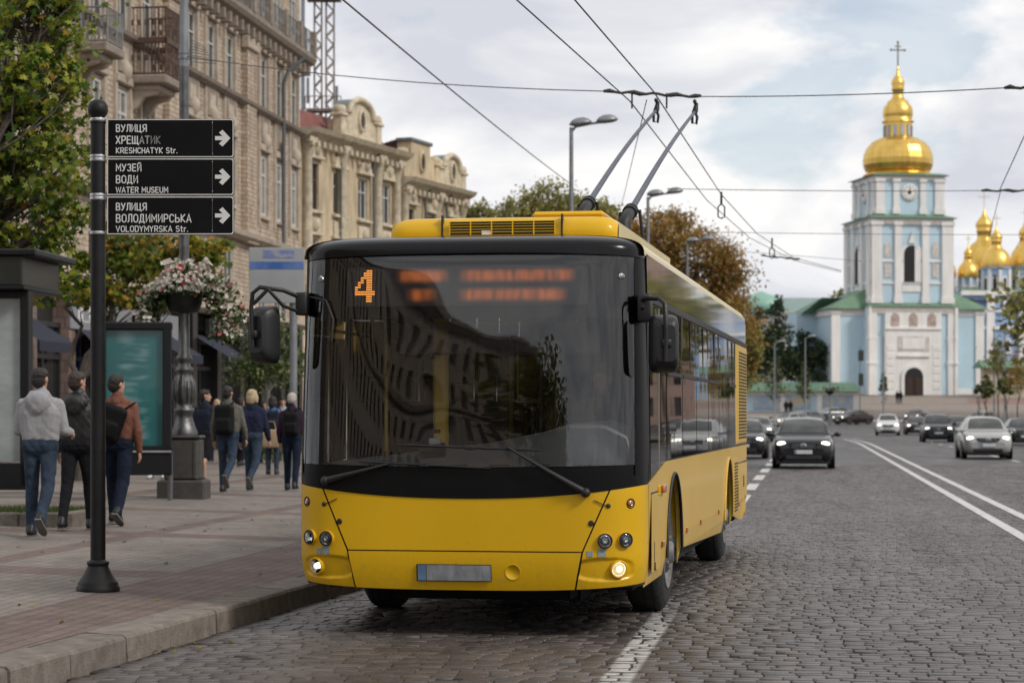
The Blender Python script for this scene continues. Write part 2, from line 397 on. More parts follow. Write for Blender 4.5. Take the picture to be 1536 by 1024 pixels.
def road_material():
    m, nt, b = newmat('worn_setts')
    tc, vec, t, s = st_coords(nt)
    g = N(nt, 'ShaderNodeNewGeometry'); rnd = g.outputs['Random Per Island']
    stone = ramp(nt, rnd, [(0, (.060, .050, .044)), (.3, (.092, .080, .074)), (.55, (.074, .067, .065)), (.8, (.118, .103, .094)), (1, (.082, .066, .056))])
    n1 = N(nt, 'ShaderNodeTexNoise', inp={'Scale': .35, 'Detail': 6, 'Roughness': .65}); LK(nt, vec, n1.inputs['Vector'])
    n2 = N(nt, 'ShaderNodeTexNoise', inp={'Scale': 45, 'Detail': 6, 'Roughness': .75}); LK(nt, vec, n2.inputs['Vector'])
    big = ramp(nt, n1.outputs['Fac'], [(.3, (.72, .68, .66)), (.7, (1.2, 1.2, 1.22))])
    fine = ramp(nt, n2.outputs['Fac'], [(.25, (.62, .62, .62)), (.75, (1.3, 1.3, 1.3))])
    c = mixc(nt, 1, mixc(nt, 1, stone.outputs[0], big.outputs[0], 'MULTIPLY'), fine.outputs[0], 'MULTIPLY')
    # oil and tyre tracks drawn out along the street
    mst = N(nt, 'ShaderNodeMapping'); mst.inputs['Scale'].default_value = (1.6, .12, 1); LK(nt, vec, mst.inputs[0])
    n4 = N(nt, 'ShaderNodeTexNoise', inp={'Scale': 1, 'Detail': 7, 'Roughness': .62}); LK(nt, mst.outputs[0], n4.inputs['Vector'])
    trk = ramp(nt, n4.outputs['Fac'], [(.33, (.58, .55, .53)), (.5, (1, 1, 1)), (.68, (1.18, 1.18, 1.19))])
    c = mixc(nt, 1, c, trk.outputs[0], 'MULTIPLY')
    # lane paint, worn off the stone
    d = math_(nt, 'ABSOLUTE', math_(nt, 'SUBTRACT', t, LANE_T + .02))
    edge = N(nt, 'ShaderNodeMapRange', interpolation_type='SMOOTHSTEP'); LK(nt, d, edge.inputs[0])
    edge.inputs[1].default_value = .075; edge.inputs[2].default_value = .115; edge.inputs[3].default_value = 1; edge.inputs[4].default_value = 0
    n3 = N(nt, 'ShaderNodeTexNoise', inp={'Scale': 5, 'Detail': 10, 'Roughness': .78}); LK(nt, vec, n3.inputs['Vector'])
    smask = N(nt, 'ShaderNodeMapRange'); LK(nt, s, smask.inputs[0]); smask.inputs[1].default_value = 16.5; smask.inputs[2].default_value = 21.5; smask.inputs[3].default_value = .2; smask.inputs[4].default_value = -.16
    wear = ramp(nt, math_(nt, 'ADD', n3.outputs['Fac'], smask.outputs[0]), [(.46, (0, 0, 0)), (.68, (.8, .8, .8))])
    up = N(nt, 'ShaderNodeSeparateXYZ'); LK(nt, g.outputs['Normal'], up.inputs[0])
    top = N(nt, 'ShaderNodeMapRange'); LK(nt, up.outputs[2], top.inputs[0]); top.inputs[1].default_value = .8; top.inputs[2].default_value = .95
    pf = math_(nt, 'MULTIPLY', math_(nt, 'MULTIPLY', edge.outputs[0], wear.outputs[0]), top.outputs[0])
    c = mixc(nt, pf, c, (.52, .51, .49))
    LK(nt, c, b.inputs['Base Color'])
    rr = ramp(nt, n2.outputs['Fac'], [(.3, (.30,) * 3), (.7, (.55,) * 3)]); LK(nt, rr.outputs[0], b.inputs['Roughness'])
    b.inputs['Specular IOR Level'].default_value = .42
    bp = N(nt, 'ShaderNodeBump', inp={'Strength': .55, 'Distance': .006}); LK(nt, n2.outputs['Fac'], bp.inputs['Height']); LK(nt, bp.outputs[0], b.inputs['Normal'])
    return m
def far_road_material():
    m, nt, b = newmat('far_setts')
    tc, vec, t, s = st_coords(nt)
    bk = N(nt, 'ShaderNodeTexBrick', inp={'Color1': (.048, .044, .043, 1), 'Color2': (.078, .071, .069, 1), 'Mortar': (.03, .028, .026, 1), 'Scale': 1, 'Mortar Size': .008, 'Brick Width': .18, 'Row Height': .165, 'Mortar Smooth': .3})
    n0 = N(nt, 'ShaderNodeTexNoise', inp={'Scale': 3, 'Detail': 2}); LK(nt, vec, n0.inputs['Vector'])
    va = N(nt, 'ShaderNodeVectorMath', operation='SCALE'); LK(nt, n0.outputs['Color'], va.inputs[0]); va.inputs['Scale'].default_value = .04
    vb = N(nt, 'ShaderNodeVectorMath', operation='ADD'); LK(nt, vec, vb.inputs[0]); LK(nt, va.outputs[0], vb.inputs[1]); LK(nt, vb.outputs[0], bk.inputs['Vector'])
    mpx = N(nt, 'ShaderNodeMapping'); mpx.inputs['Scale'].default_value = (1, .35, 1); LK(nt, vec, mpx.inputs[0])
    n1 = N(nt, 'ShaderNodeTexNoise', inp={'Scale': .5, 'Detail': 8, 'Roughness': .7}); LK(nt, mpx.outputs[0], n1.inputs['Vector'])
    big = ramp(nt, n1.outputs['Fac'], [(.3, (.72, .69, .68)), (.7, (1.25, 1.25, 1.27))])
    n2 = N(nt, 'ShaderNodeTexNoise', inp={'Scale': 5, 'Detail': 6, 'Roughness': .7}); LK(nt, vec, n2.inputs['Vector'])
    fn = ramp(nt, n2.outputs['Fac'], [(.3, (.7, .7, .7)), (.7, (1.25, 1.25, 1.25))])
    mp4 = N(nt, 'ShaderNodeMapping'); mp4.inputs['Scale'].default_value = (.7, 2.6, 1); LK(nt, vec, mp4.inputs[0])
    n5 = N(nt, 'ShaderNodeTexNoise', inp={'Scale': 1, 'Detail': 5, 'Roughness': .75}); LK(nt, mp4.outputs[0], n5.inputs['Vector'])
    rows = ramp(nt, n5.outputs['Fac'], [(.35, (.62, .61, .6)), (.52, (1, 1, 1)), (.68, (1.22, 1.22, 1.22))])
    mst = N(nt, 'ShaderNodeMapping'); mst.inputs['Scale'].default_value = (1.6, .12, 1); LK(nt, vec, mst.inputs[0])
    n4 = N(nt, 'ShaderNodeTexNoise', inp={'Scale': 1, 'Detail': 7, 'Roughness': .62}); LK(nt, mst.outputs[0], n4.inputs['Vector'])
    trk = ramp(nt, n4.outputs['Fac'], [(.33, (.58, .55, .53)), (.5, (1, 1, 1)), (.68, (1.18, 1.18, 1.19))])
    cc = mixc(nt, 1, mixc(nt, 1, bk.outputs['Color'], trk.outputs[0], 'MULTIPLY'), rows.outputs[0], 'MULTIPLY')
    LK(nt, mixc(nt, 1, mixc(nt, 1, cc, big.outputs[0], 'MULTIPLY'), fn.outputs[0], 'MULTIPLY'), b.inputs['Base Color'])
    rr = ramp(nt, n1.outputs['Fac'], [(.3, (.6,) * 3), (.7, (.42,) * 3)]); LK(nt, rr.outputs[0], b.inputs['Roughness'])
    b.inputs['Specular IOR Level'].default_value = .4
    h = math_(nt, 'ADD', math_(nt, 'SUBTRACT', 1, bk.outputs['Fac']), math_(nt, 'MULTIPLY', n2.outputs['Fac'], 1.2))
    bp = N(nt, 'ShaderNodeBump', inp={'Strength': .5, 'Distance': .02}); LK(nt, h, bp.inputs['Height']); LK(nt, bp.outputs[0], b.inputs['Normal'])
    return m
M_SETT = road_material(); M_FAR = far_road_material()
M_JOINT = pm('sett_joint_dirt', (.022, .020, .018), .95, var=.4, scale=9)
M_EARTH = pm('town_ground', (.09, .085, .075), .95, var=.3, scale=.05)
g = MB()
ys = [-400, -100, 0, 60, 150, 175, 200, 245, 270, 315, 340, 600, 1200, 3500]
xs = [-3000, -300, -60, -15, 0, 40, 90, 160, 400, 3000]
g.grid(lambda u, v: (xs[round(u * (len(xs) - 1))], ys[round(v * (len(ys) - 1))], zr(ys[round(v * (len(ys) - 1))]) - .12), len(xs) - 1, len(ys) - 1, M_EARTH, smooth=False)
struct('ground', g)
RIGHT_T = DBL_T + 13.5
# far and near sheet of the carriageway
S_NEAR = (9.5, 72.0)
r = MB()
def road_strip(mb, s0, s1, t0f, t1f, dz, m, ns):
    def fn(u, v):
        s = lerp(s0, s1, v); a, b_ = t0f(s), t1f(s); x, y = road(lerp(a, b_, u), s); return (x, y, zr(y) + dz)
    mb.grid(fn, 6, ns, m, smooth=True)
def kerb_t(s):
    # carriageway edge in the street frame
    Y = s * CT; x = kerb_x(Y)
    for _ in range(3): Y = s * CT - 0 * x; t = tline(kerb_x(Y), Y)
    return t
road_strip(r, -60, S_NEAR[0], lambda s: kerb_t(s) - .05, lambda s: RIGHT_T, 0, M_FAR, 4)
road_strip(r, S_NEAR[1], 275, lambda s: kerb_t(s) - .05, lambda s: RIGHT_T + max(0, s - 150) * .35, 0, M_FAR, 30)
road_strip(r, S_NEAR[0], S_NEAR[1], lambda s: kerb_t(s) - .05, lambda s: RIGHT_T, -.013, M_JOINT, 3)
# individual setts in the part of the street one can count them in
rng = random.Random(3)
s = S_NEAR[0]; row = 0
while s < S_NEAR[1]:
    dep = .135 + rng.uniform(-.010, .012)
    if s + dep > S_NEAR[1]: break
    t = kerb_t(s) + .0 + rng.uniform(0, .1); Yc = s * CT
    tmax = min(RIGHT_T, tline(.245 * s + .5, s)) 
    tmin = tline(-.245 * s - .5, s)
    while t < tmax:
        wd = rng.uniform(.13, .22)
        if t + wd > tmin:
            gp = rng.uniform(.002, .006); bv = rng.uniform(.004, .009)
            x0, x1, y0, y1 = t + gp, t + wd - gp, s + .004 + rng.uniform(-.004, .004), s + dep - .004 + rng.uniform(-.004, .004)
            h = rng.uniform(-.003, .002) - (.012 if rng.random() < .012 else 0); ta, tb = rng.uniform(-.011, .011), rng.uniform(-.012, .012)
            vs = []
            for (xx, yy, lo) in ((x0, y0, 1), (x1, y0, 1), (x1, y1, 1), (x0, y1, 1)):
                X, Y = road(xx, yy); vs.append((X, Y, -.03))
            cx_, cy_ = (x0 + x1) / 2, (y0 + y1) / 2
            for zz, q in ((-.006, .25), (0, 1)):
                for (xx, yy) in ((x0, y0), (x1, y0), (x1, y1), (x0, y1)):
                    sx = bv * q * (1 if xx < cx_ else -1); sy = bv * q * (1 if yy < cy_ else -1)
                    X, Y = road(xx + sx + rng.uniform(-.003, .003), yy + sy + rng.uniform(-.003, .003))
                    vs.append((X, Y, zz + h + ta * (xx - cx_) + tb * (yy - cy_)))
            fs = [(0, 1, 5, 4), (1, 2, 6, 5), (2, 3, 7, 6), (3, 0, 4, 7), (4, 5, 9, 8), (5, 6, 10, 9), (6, 7, 11, 10), (7, 4, 8, 11), (8, 9, 10, 11)]
            r.add(vs, fs, M_SETT, True)
        t += wd
    s += dep; row += 1
struct('road', r)
# painted lines
def paint_material():
    m, nt, b = newmat('worn_paint')
    tc, vec, t, s = st_coords(nt)
    n3 = N(nt, 'ShaderNodeTexNoise', inp={'Scale': 6, 'Detail': 10, 'Roughness': .75}); LK(nt, vec, n3.inputs['Vector'])
    rr = ramp(nt, n3.outputs['Fac'], [(.3, (.3, .29, .28)), (.5, (.55, .54, .52)), (.7, (.62, .61, .59))]); LK(nt, rr.outputs[0], b.inputs['Base Color'])
    b.inputs['Roughness'].default_value = .7
    al = ramp(nt, n3.outputs['Fac'], [(.33, (0, 0, 0)), (.42, (1, 1, 1))]); LK(nt, al.outputs[0], b.inputs['Alpha'])
    return m
M_PAINT = paint_material()
def stripe(mb, t0, t1, s0, s1, bend=0, n=1):
    def fn(u, v):
        s = lerp(s0, s1, v); x, y = road(lerp(t0, t1, u) + bend * max(0, s - 120) ** 2, s); return (x, y, zr(y) + .008)
    mb.grid(fn, 1, n, M_PAINT, smooth=False)
dl = MB()
stripe(dl, DBL_T + .0, DBL_T + .17, 20, 150, -.0006, 40); stripe(dl, DBL_T + .55, DBL_T + .72, 20, 150, -.0006, 40)
o = dl.build('double_lane_line', kind='structure')
ds = MB()
for k in range(14):
    s0 = 33.5 + k * 7.4
    stripe(ds, LANE_T2 - .12, LANE_T2 + .12, s0, s0 + 4.4, 0, 3)
for k in range(10):
    s0 = 60 + k * 9; stripe(ds, DBL_T + 4.3, DBL_T + 4.45, s0, s0 + 3.2)
ds.build('dashed_lane_line', kind='structure')

def pavement_material():
    m, nt, b = newmat('pavers')
    tc, vec, t, s = st_coords(nt)
    rot = N(nt, 'ShaderNodeMapping'); rot.inputs['Rotation'].default_value = (0, 0, 0); LK(nt, vec, rot.inputs[0])
    bk = N(nt, 'ShaderNodeTexBrick', inp={'Color1': (.190, .166, .147, 1), 'Color2': (.235, .207, .184, 1), 'Mortar': (.115, .099, .087, 1), 'Scale': 1, 'Mortar Size': .006, 'Brick Width': .24, 'Row Height': .12, 'Mortar Smooth': .2})
    sw = N(nt, 'ShaderNodeCombineXYZ'); LK(nt, s, sw.inputs[0]); LK(nt, t, sw.inputs[1])
    LK(nt, sw.outputs[0], bk.inputs['Vector'])
    bk2 = N(nt, 'ShaderNodeTexBrick', inp={'Color1': (.138, .098, .084, 1), 'Color2': (.176, .128, .111, 1), 'Mortar': (.08, .058, .05, 1), 'Scale': 1, 'Mortar Size': .007, 'Brick Width': .24, 'Row Height': .12, 'Mortar Smooth': .2})
    LK(nt, sw.outputs[0], bk2.inputs['Vector'])
    k0 = tline(kerb_x(40), 40)
    def band(v, lo, hi): return math_(nt, 'MULTIPLY', math_(nt, 'GREATER_THAN', v, lo), math_(nt, 'LESS_THAN', v, hi))
    m1 = band(t, k0 - 1.5, k0 + 5)
    m2 = band(t, k0 - 3.55, k0 - 3.25)
    sm = math_(nt, 'MODULO', math_(nt, 'ADD', s, 100.0 - 1.2), 5.6)
    m3 = band(sm, 0, .75)
    m4 = band(t, k0 - 7.2, k0 - 6.7)
    mk = math_(nt, 'MAXIMUM', math_(nt, 'MAXIMUM', m1, m2), math_(nt, 'MAXIMUM', m3, m4))
    c = mixc(nt, mk, bk.outputs['Color'], bk2.outputs['Color'])
    n1 = N(nt, 'ShaderNodeTexNoise', inp={'Scale': 1.1, 'Detail': 9, 'Roughness': .72}); LK(nt, vec, n1.inputs['Vector'])
    r1 = ramp(nt, n1.outputs['Fac'], [(.3, (.68, .67, .66)), (.7, (1.22, 1.2, 1.18))])
    n2 = N(nt, 'ShaderNodeTexNoise', inp={'Scale': 60, 'Detail': 4, 'Roughness': .7}); LK(nt, vec, n2.inputs['Vector'])
    r2 = ramp(nt, n2.outputs['Fac'], [(.3, (.8, .8, .8)), (.7, (1.2, 1.2, 1.2))])
    LK(nt, mixc(nt, 1, mixc(nt, 1, c, r1.outputs[0], 'MULTIPLY'), r2.outputs[0], 'MULTIPLY'), b.inputs['Base Color'])
    b.inputs['Roughness'].default_value = .78
    h = math_(nt, 'SUBTRACT', n2.outputs['Fac'], math_(nt, 'MULTIPLY', math_(nt, 'MAXIMUM', bk.outputs['Fac'], bk2.outputs['Fac']), 1.6))
    bp = N(nt, 'ShaderNodeBump', inp={'Strength': .8, 'Distance': .012}); LK(nt, h, bp.inputs['Height']); LK(nt, bp.outputs[0], b.inputs['Normal'])
    return m
M_PAVE = pavement_material()
pv = MB()
ysp = [-60, -10, 5, 10, 14, 18, 22, 26, 30, 36, 44, 60, 80, 110, 150, 175, 200, 250]
dsp = [.3, 1.5, 3, 6, 12, 20, 26]
pv.grid(lambda u, v: (lambda Y, d: (kerb_x(Y) - d, Y, pave_z(kerb_x(Y) - d, Y)))(ysp[round(v * (len(ysp) - 1))], dsp[round(u * (len(dsp) - 1))]), len(dsp) - 1, len(ysp) - 1, M_PAVE, smooth=True, flip=True)
struct('pavement', pv)
M_GRAN = pm('kerb_granite', (.165, .142, .12), .85, var=.32, scale=9, bump=.5, bscale=60, island=.12)
kb = MB()
Y = -8.0
while Y < 230:
    L = rng.uniform(.85, 1.25) if Y < 60 else 4.0
    x0, x1 = kerb_x(Y), kerb_x(Y + L * .985)
    a = math.atan2(x1 - x0, L * .985); Lx = math.hypot(x1 - x0, L * .985)
    mid = ((x0 + x1) / 2, Y + L * .49)
    M = Matrix.Translation((mid[0], mid[1], zr(mid[1]))) @ Matrix.Rotation(-a, 4, 'Z')
    j = rng.uniform(-.006, .006); hz = .17 + rng.uniform(-.006, .006)
    out = [(j, -.06), (j, hz - .03), (j - .012, hz - .008), (j - .035, hz), (j - .298, hz + .007), (j - .298, -.06)]
    Lx -= .012
    n = len(out); ns = 9; vs = []
    for q in range(ns + 1):   # edges knocked about a little
        e_ = rng.uniform(0, .016) if q in (0, ns) or rng.random() < .15 else rng.uniform(0, .005)
        vs += [(x - (e_ if i_ in (1, 2) else 0), lerp(-Lx / 2, Lx / 2, q / ns), z - (e_ if i_ in (2, 3) else 0) * .7) for i_, (x, z) in enumerate(out)]
    kb.add(vs, [tuple(range(n)), tuple(range(ns * n, (ns + 1) * n))[::-1]] + [(q * n + i, q * n + (i + 1) % n, (q + 1) * n + (i + 1) % n, (q + 1) * n + i)[::-1] for q in range(ns) for i in range(n)], M_GRAN, False, M)
    Y += L
struct('kerb', kb)
# square in front of the bell tower
M_PLAZA = brickmat('plaza_slabs', (.26, .215, .18), (.29, .24, .20), (.19, .16, .135), 3.0, 3.0, .85, .1, .05)
M_PLAZAR = pm('plaza_red_slabs', (.22, .135, .115), .85, var=.15, scale=.6)
pz = MB()
def plaza_patch(mb, xa, xb, ya, yb, dz, m):
    yy = [y for y in (262, 270, 285, 300, 315, 340, 420) if ya < y < yb]; yy = [ya] + yy + [yb]
    mb.grid(lambda u, v: (lerp(xa, xb, u) * yy[round(v * (len(yy) - 1))] / 300, yy[round(v * (len(yy) - 1))], zr(yy[round(v * (len(yy) - 1))]) + dz), 4, len(yy) - 1, m, smooth=False)
plaza_patch(pz, 26, 130, 256, 420, .02, M_PLAZA); plaza_patch(pz, 60.5, 76, 291, 306, .03, M_PLAZAR)
struct('plaza', pz)
rp = MB()
road_strip(rp, -60, 170, lambda s: RIGHT_T + .3, lambda s: RIGHT_T + 60, .14, pm('far_pavement', (.2, .18, .16), .9, var=.2, scale=.8), 20)
struct('far_pavement', rp)
# grass verge on the right and the planted bed on the left
M_GRASS = leafmat('grass_blades', [(.03, .06, .012), (.06, .10, .02), (.09, .12, .03)], .2)
M_SOIL = pm('grass_soil', (.05, .065, .02), .95, var=.4, scale=6)
# ------------------------------------------------------------------ trolleybus
BUS_Y = 9.4
def paint_bus(name, col):
    m, nt, b = newmat(name)
    tc = N(nt, 'ShaderNodeTexCoord')
    n1 = N(nt, 'ShaderNodeTexNoise', inp={'Scale': .9, 'Detail': 6, 'Roughness': .6}); LK(nt, tc.outputs['Object'], n1.inputs['Vector'])
    n2 = N(nt, 'ShaderNodeTexNoise', inp={'Scale': 14, 'Detail': 10, 'Roughness': .8}); LK(nt, tc.outputs['Object'], n2.inputs['Vector'])
    sp = N(nt, 'ShaderNodeSeparateXYZ'); LK(nt, tc.outputs['Object'], sp.inputs[0])
    c0 = ramp(nt, n1.outputs['Fac'], [(.3, tuple(k * .93 for k in col)), (.7, tuple(k * 1.04 for k in col))])
    # road dirt that has collected low on the panels
    hz = N(nt, 'ShaderNodeMapRange'); LK(nt, sp.outputs[2], hz.inputs[0]); hz.inputs[1].default_value = .25; hz.inputs[2].default_value = 1.1; hz.inputs[3].default_value = .16; hz.inputs[4].default_value = -.03
    dirt = ramp(nt, math_(nt, 'ADD', n2.outputs['Fac'], hz.outputs[0]), [(.60, (0, 0, 0)), (.92, (.36, .36, .36))])
    LK(nt, mixc(nt, dirt.outputs[0], c0.outputs[0], (.17, .13, .07)), b.inputs['Base Color'])
    rr = math_(nt, 'MULTIPLY_ADD', dirt.outputs[0], .9, .42); LK(nt, rr, b.inputs['Roughness'])
    b.inputs['Coat Weight'].default_value = .3; b.inputs['Coat Roughness'].default_value = .07
    b.inputs['Specular IOR Level'].default_value = .25
    return m
B_YEL = paint_bus('bus_yellow_paint', (.66, .385, .004))
B_SIDE = paint_bus('bus_yellow_sky_sheen', (.62, .40, .07))  # same yellow as the front, pale sky reflection put into the colour
B_ROOF = paint_bus('bus_cream_roof', (.60, .52, .30))
B_BLK = pm('bus_black_gloss', (.004, .004, .005), .2, var=.1, spec=.28)
B_MASK = pm('bus_black_mask', (.004, .004, .0042), .4, var=.2, spec=.16)
B_RUB = pm('black_rubber', (.012, .012, .013), .55, var=.3, scale=20)
B_TYRE = pm('tyre_rubber', (.016, .016, .017), .8, var=.4, scale=14, bump=.4, bscale=40)
B_RIM = pm('dusty_rim', (.2, .19, .18), .5, .5, var=.35, scale=12)
B_GLASS = glassmat('windshield_glass', (.80, .82, .83), .95, .012, 1.72, .16)
B_SIDEG = glassmat('tinted_side_glass', (.05, .054, .058), .95, .02, 1.5, .03)
B_FASC = pm('black_side_glass_band', (.02, .02, .022), .05, var=.1, coat=1, spec=.8)
B_PLAS = pm('grey_dash_plastic', (.50, .50, .505), .5, var=.12, scale=4, bump=.1, bscale=200)
B_DARK = pm('dark_interior', (.02, .02, .022), .7, var=.2)
B_CEIL = pm('interior_panel', (.14, .14, .14), .6, var=.1)
B_CHR = pm('lamp_chrome', (.75, .75, .76), .12, 1, var=.05)
B_LENS = glassmat('lamp_lens', (.9, .92, .93), 1, .02, 1.5)
B_ORL = pm('amber_lens', (.42, .10, .02), .2, var=.25, scale=40, coat=1)
B_LIT = pm('lit_bulb_glass', (1, .86, .62), .3, emit=2.2, var=.05)
B_LED = pm('orange_led', (1, .34, .05), .4, emit=1.5, var=0)
B_LEDD = pm('dim_orange_led', (.8, .22, .05), .4, emit=.24, var=.3, scale=16)
B_PLATE = pm('smudged_plate', (.25, .265, .28), .5, var=.38, scale=13, stretch=(1, 1, .35))
B_BLUE = pm('plate_blue', (.11, .19, .31), .5, var=.2)
B_STICK = pm('worn_grey_sticker', (.24, .30, .30), .6, var=.3, scale=60)
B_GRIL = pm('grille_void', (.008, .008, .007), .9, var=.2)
B_POLE = pm('pole_grey', (.075, .085, .11), .6, 0, var=.25, scale=5)
W2 = 1.295
def bw(z): return W2 - .022 * max(0, (z - 1.2) / 1.6) ** 1.4 - (.05 * ((.62 - z) / .32) ** 2 if z < .62 else 0)
def FY(x, z):
    t = min(1, abs(x) / bw(z))
    y = -.2 + .42 * (1 - max(0, 1 - t ** 7.0) ** (1 / 2.25))
    y += .13 * max(0, (z - 1.0) / 1.8) ** 1.4
    if z < .6: y += .05 * ((.6 - z) / .3) ** 2
    if z > 2.74: y += .16 * ((z - 2.74) / .2) ** 2
    return y
def FN(x, z):
    e = .004
    dx = Vector((2 * e, FY(x + e, z) - FY(x - e, z), 0)); dz = Vector((0, FY(x, z + e) - FY(x, z - e), 2 * e))
    n = dx.cross(dz).normalized()
    return n if n.y < 0 else -n
def fpatch(mb, xa, xb, za, zb, m, off=0, nu=40, nv=14, ucl=False):
    """front skin patch: za(x), zb(x) lower and upper edges, xa(z), xb(z) the sides"""
    def fn(u, v):
        x = 0; z = 0
        xx = lerp(xa(.7), xb(.7), u)
        for _ in range(4):
            z = lerp(za(xx), zb(xx), v); xx = lerp(xa(z), xb(z), u)
        xx = max(-bw(z), min(bw(z), xx))
        return (xx, FY(xx, z) + (off(xx, z) if callable(off) else off), z)
    mb.grid(fn, nu, nv, m)
def recess(x, z):
    d = ((abs(x) - 1.04) / .175) ** 2 * (1 if abs(x) > 1.04 else .55) + ((z - .488) / (.085 if z > .488 else .075)) ** 4
    k = max(0, min(1, (1.15 - d) / .45)); return .020 * k * k * (3 - 2 * k)
bus = thing('trolleybus', 'yellow trolleybus with a black windshield mask and its two poles raised to the wires', 'trolleybus', (-.316, 16.508, 0), -math.radians(BUS_Y))
def seam(z): return interp([(.3, .80), (.62, .863), (1.06, 1.055)], z)
zmask = lambda x: 1.0 + .10 * (abs(x) / W2) ** 2.2
zbot = lambda x: .335 + .05 * (abs(x) / W2) ** 3
bwz = lambda z: bw(z)
# body shell: sides, roof, rear, black underlay of the front
body = MB()
def cosspace(n):  # denser near the corners
    return [math.sin(lerp(-PI / 2, PI / 2, k / n)) for k in range(n + 1)]
us = cosspace(48)
body.grid(lambda u, v: (lambda z: (us[round(u * 48)] * bw(z), FY(us[round(u * 48)] * bw(z), z) + .02, z))(lerp(.36, 1.12, v)), 48, 10, B_RUB)
def side_outline(arches, y0, y1, zb, ztop):
    pts = [(y0, ztop(y0)), (y0, zb)]
    for yc, rad in arches:
        for k in range(17):
            a = PI - PI * k / 16
            yy, zz = yc + rad * math.cos(a), .47 + rad * math.sin(a)
            if k in (0, 16): pts.append((yy, zb))
            pts.append((yy, max(zz, zb)))
    pts += [(y1 - .9, zb), (y1 - .25, zb - .02), (y1, zb + .12), (y1, ztop(y1))]
    return pts
AX1, AX2, BL = 2.25, 8.75, 12.0
zside = lambda y: interp([(.2, 1.105), (.35, 1.11), (1.55, 1.235), (12, 1.235)], y)
for sg in (1, -1):
    o = side_outline([(AX1, .66), (AX2, .66)], .215, BL, .34, zside)
    o += [(y, zside(y)) for y in (10, 6, 1.55, .35)]
    x1 = W2 * sg; x2 = (W2 - .04) * sg; n = len(o)
    vs = [(x1 if z > .62 else x1 - sg * .05 * ((.62 - z) / .32) ** 2, y, z) for y, z in o] + [(x2, y, z) for y, z in o]
    f = tuple(range(n))
    body.add(vs, [f if sg < 0 else f[::-1]] + [(i, (i + 1) % n, (i + 1) % n + n, i + n) for i in range(n)], B_SIDE)
    # arch lips and dark wells
    for yc in (AX1, AX2):
        body.tube([(x1 + sg * .006, yc + .655 * math.cos(PI * k / 20), max(.345, .47 + .655 * math.sin(PI * k / 20))) for k in range(21)], .013, B_RUB if yc == AX1 else B_SIDE, 6, flat=1)
        def well(u, v, yc=yc, sg=sg):
            a = PI * u; return (sg * lerp(W2 - .03, W2 - .62, v), yc + .68 * math.cos(a), max(.3, .47 + .68 * math.sin(a)))
        body.grid(well, 14, 1, B_YEL if yc > 0 else B_RUB)
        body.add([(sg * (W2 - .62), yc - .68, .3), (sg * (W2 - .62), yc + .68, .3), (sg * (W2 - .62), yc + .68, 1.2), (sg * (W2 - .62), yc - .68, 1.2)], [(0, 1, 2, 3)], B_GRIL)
    # window posts carry the roof
    for yy in (.27, 1.62, 3.05, 4.48, 5.9, 7.33, 8.75, 9.9):
        body.box((sg * (bw(1.8) - .012), yy, 1.83), (.02, .13 if yy > .4 else .10, 1.2), B_RUB)
    body.box((sg * (bw(1.8) - .02), 10.98, 1.83), (.05, 2.0, 1.19), B_SIDE, .01)
    body.box((sg * (bw(2.45) - .012), 6.1, 2.455), (.05, 11.6, .06), B_RUB, .008)
    body.box((sg * (W2 - .018), 6.78, 1.245), (.035, 10.4, .03), B_RUB)
# roof
def roof_fn(u, v):
    y = lerp(.02, BL, v) if v > .02 else .02
    a = lerp(0, PI, u); w = bw(2.78)
    cx = -math.cos(a); q = abs(math.sin(a))
    x = w * math.copysign(abs(cx) ** .32, cx); z = 2.76 + .155 * q ** .62
    if v > .97: z -= .12 * ((v - .97) / .03) ** 2 * q
    return (x, y, z)
body.grid(lambda u, v: (lambda p: (p[0], max(p[1], .14), p[2]))(roof_fn(u, v)), 28, 30, B_ROOF)
body.grid(lambda u, v: (lambda p: (p[0] * .985, max(p[1], .3), p[2] - .06))(roof_fn(u, v)), 16, 2, B_CEIL, flip=True)
# rear wall, floor
body.box((0, BL - .02, 1.55), (2 * W2 - .03, .05, 2.36), B_YEL, .01)
body.box((0, 6.1, .52), (2 * W2 - .1, 11.7, .08), B_DARK)
body.box((0, 6.2, .36), (1.25, 10.6, .34), B_GRIL); body.box((0, 1.0, .42), (2.3, 1.1, .24), B_GRIL); body.box((0, 6.6, .25), (1.6, 8.4, .17), B_GRIL); body.box((-.1, 2.2, .27), (1.5, 1.8, .24), B_GRIL); body.box((0, 5.5, .42), (2.35, 5.0, .2), B_GRIL); body.box((0, 10.6, .42), (2.35, 2.2, .2), B_GRIL)  # dark underbody boxes, added to keep light off the ground beneath
body.build('body', bus)
# black glazed band above the windows, in panels
for sg in (1, -1):
    fb = MB()
    ed = [.24, 1.3, 3.05, 4.5, 5.9, 7.4, 8.8, 10.2, 11.9]
    for a, b_ in zip(ed, ed[1:]):
        fb.grid(lambda u, v: (sg * (bw(lerp(2.49, 2.775, v)) + .004 ), lerp(a + .006, b_ - .006, u), lerp(2.49, 2.775, v)), 4, 3, B_FASC, flip=sg < 0)
    fb.build('side_fascia', bus)
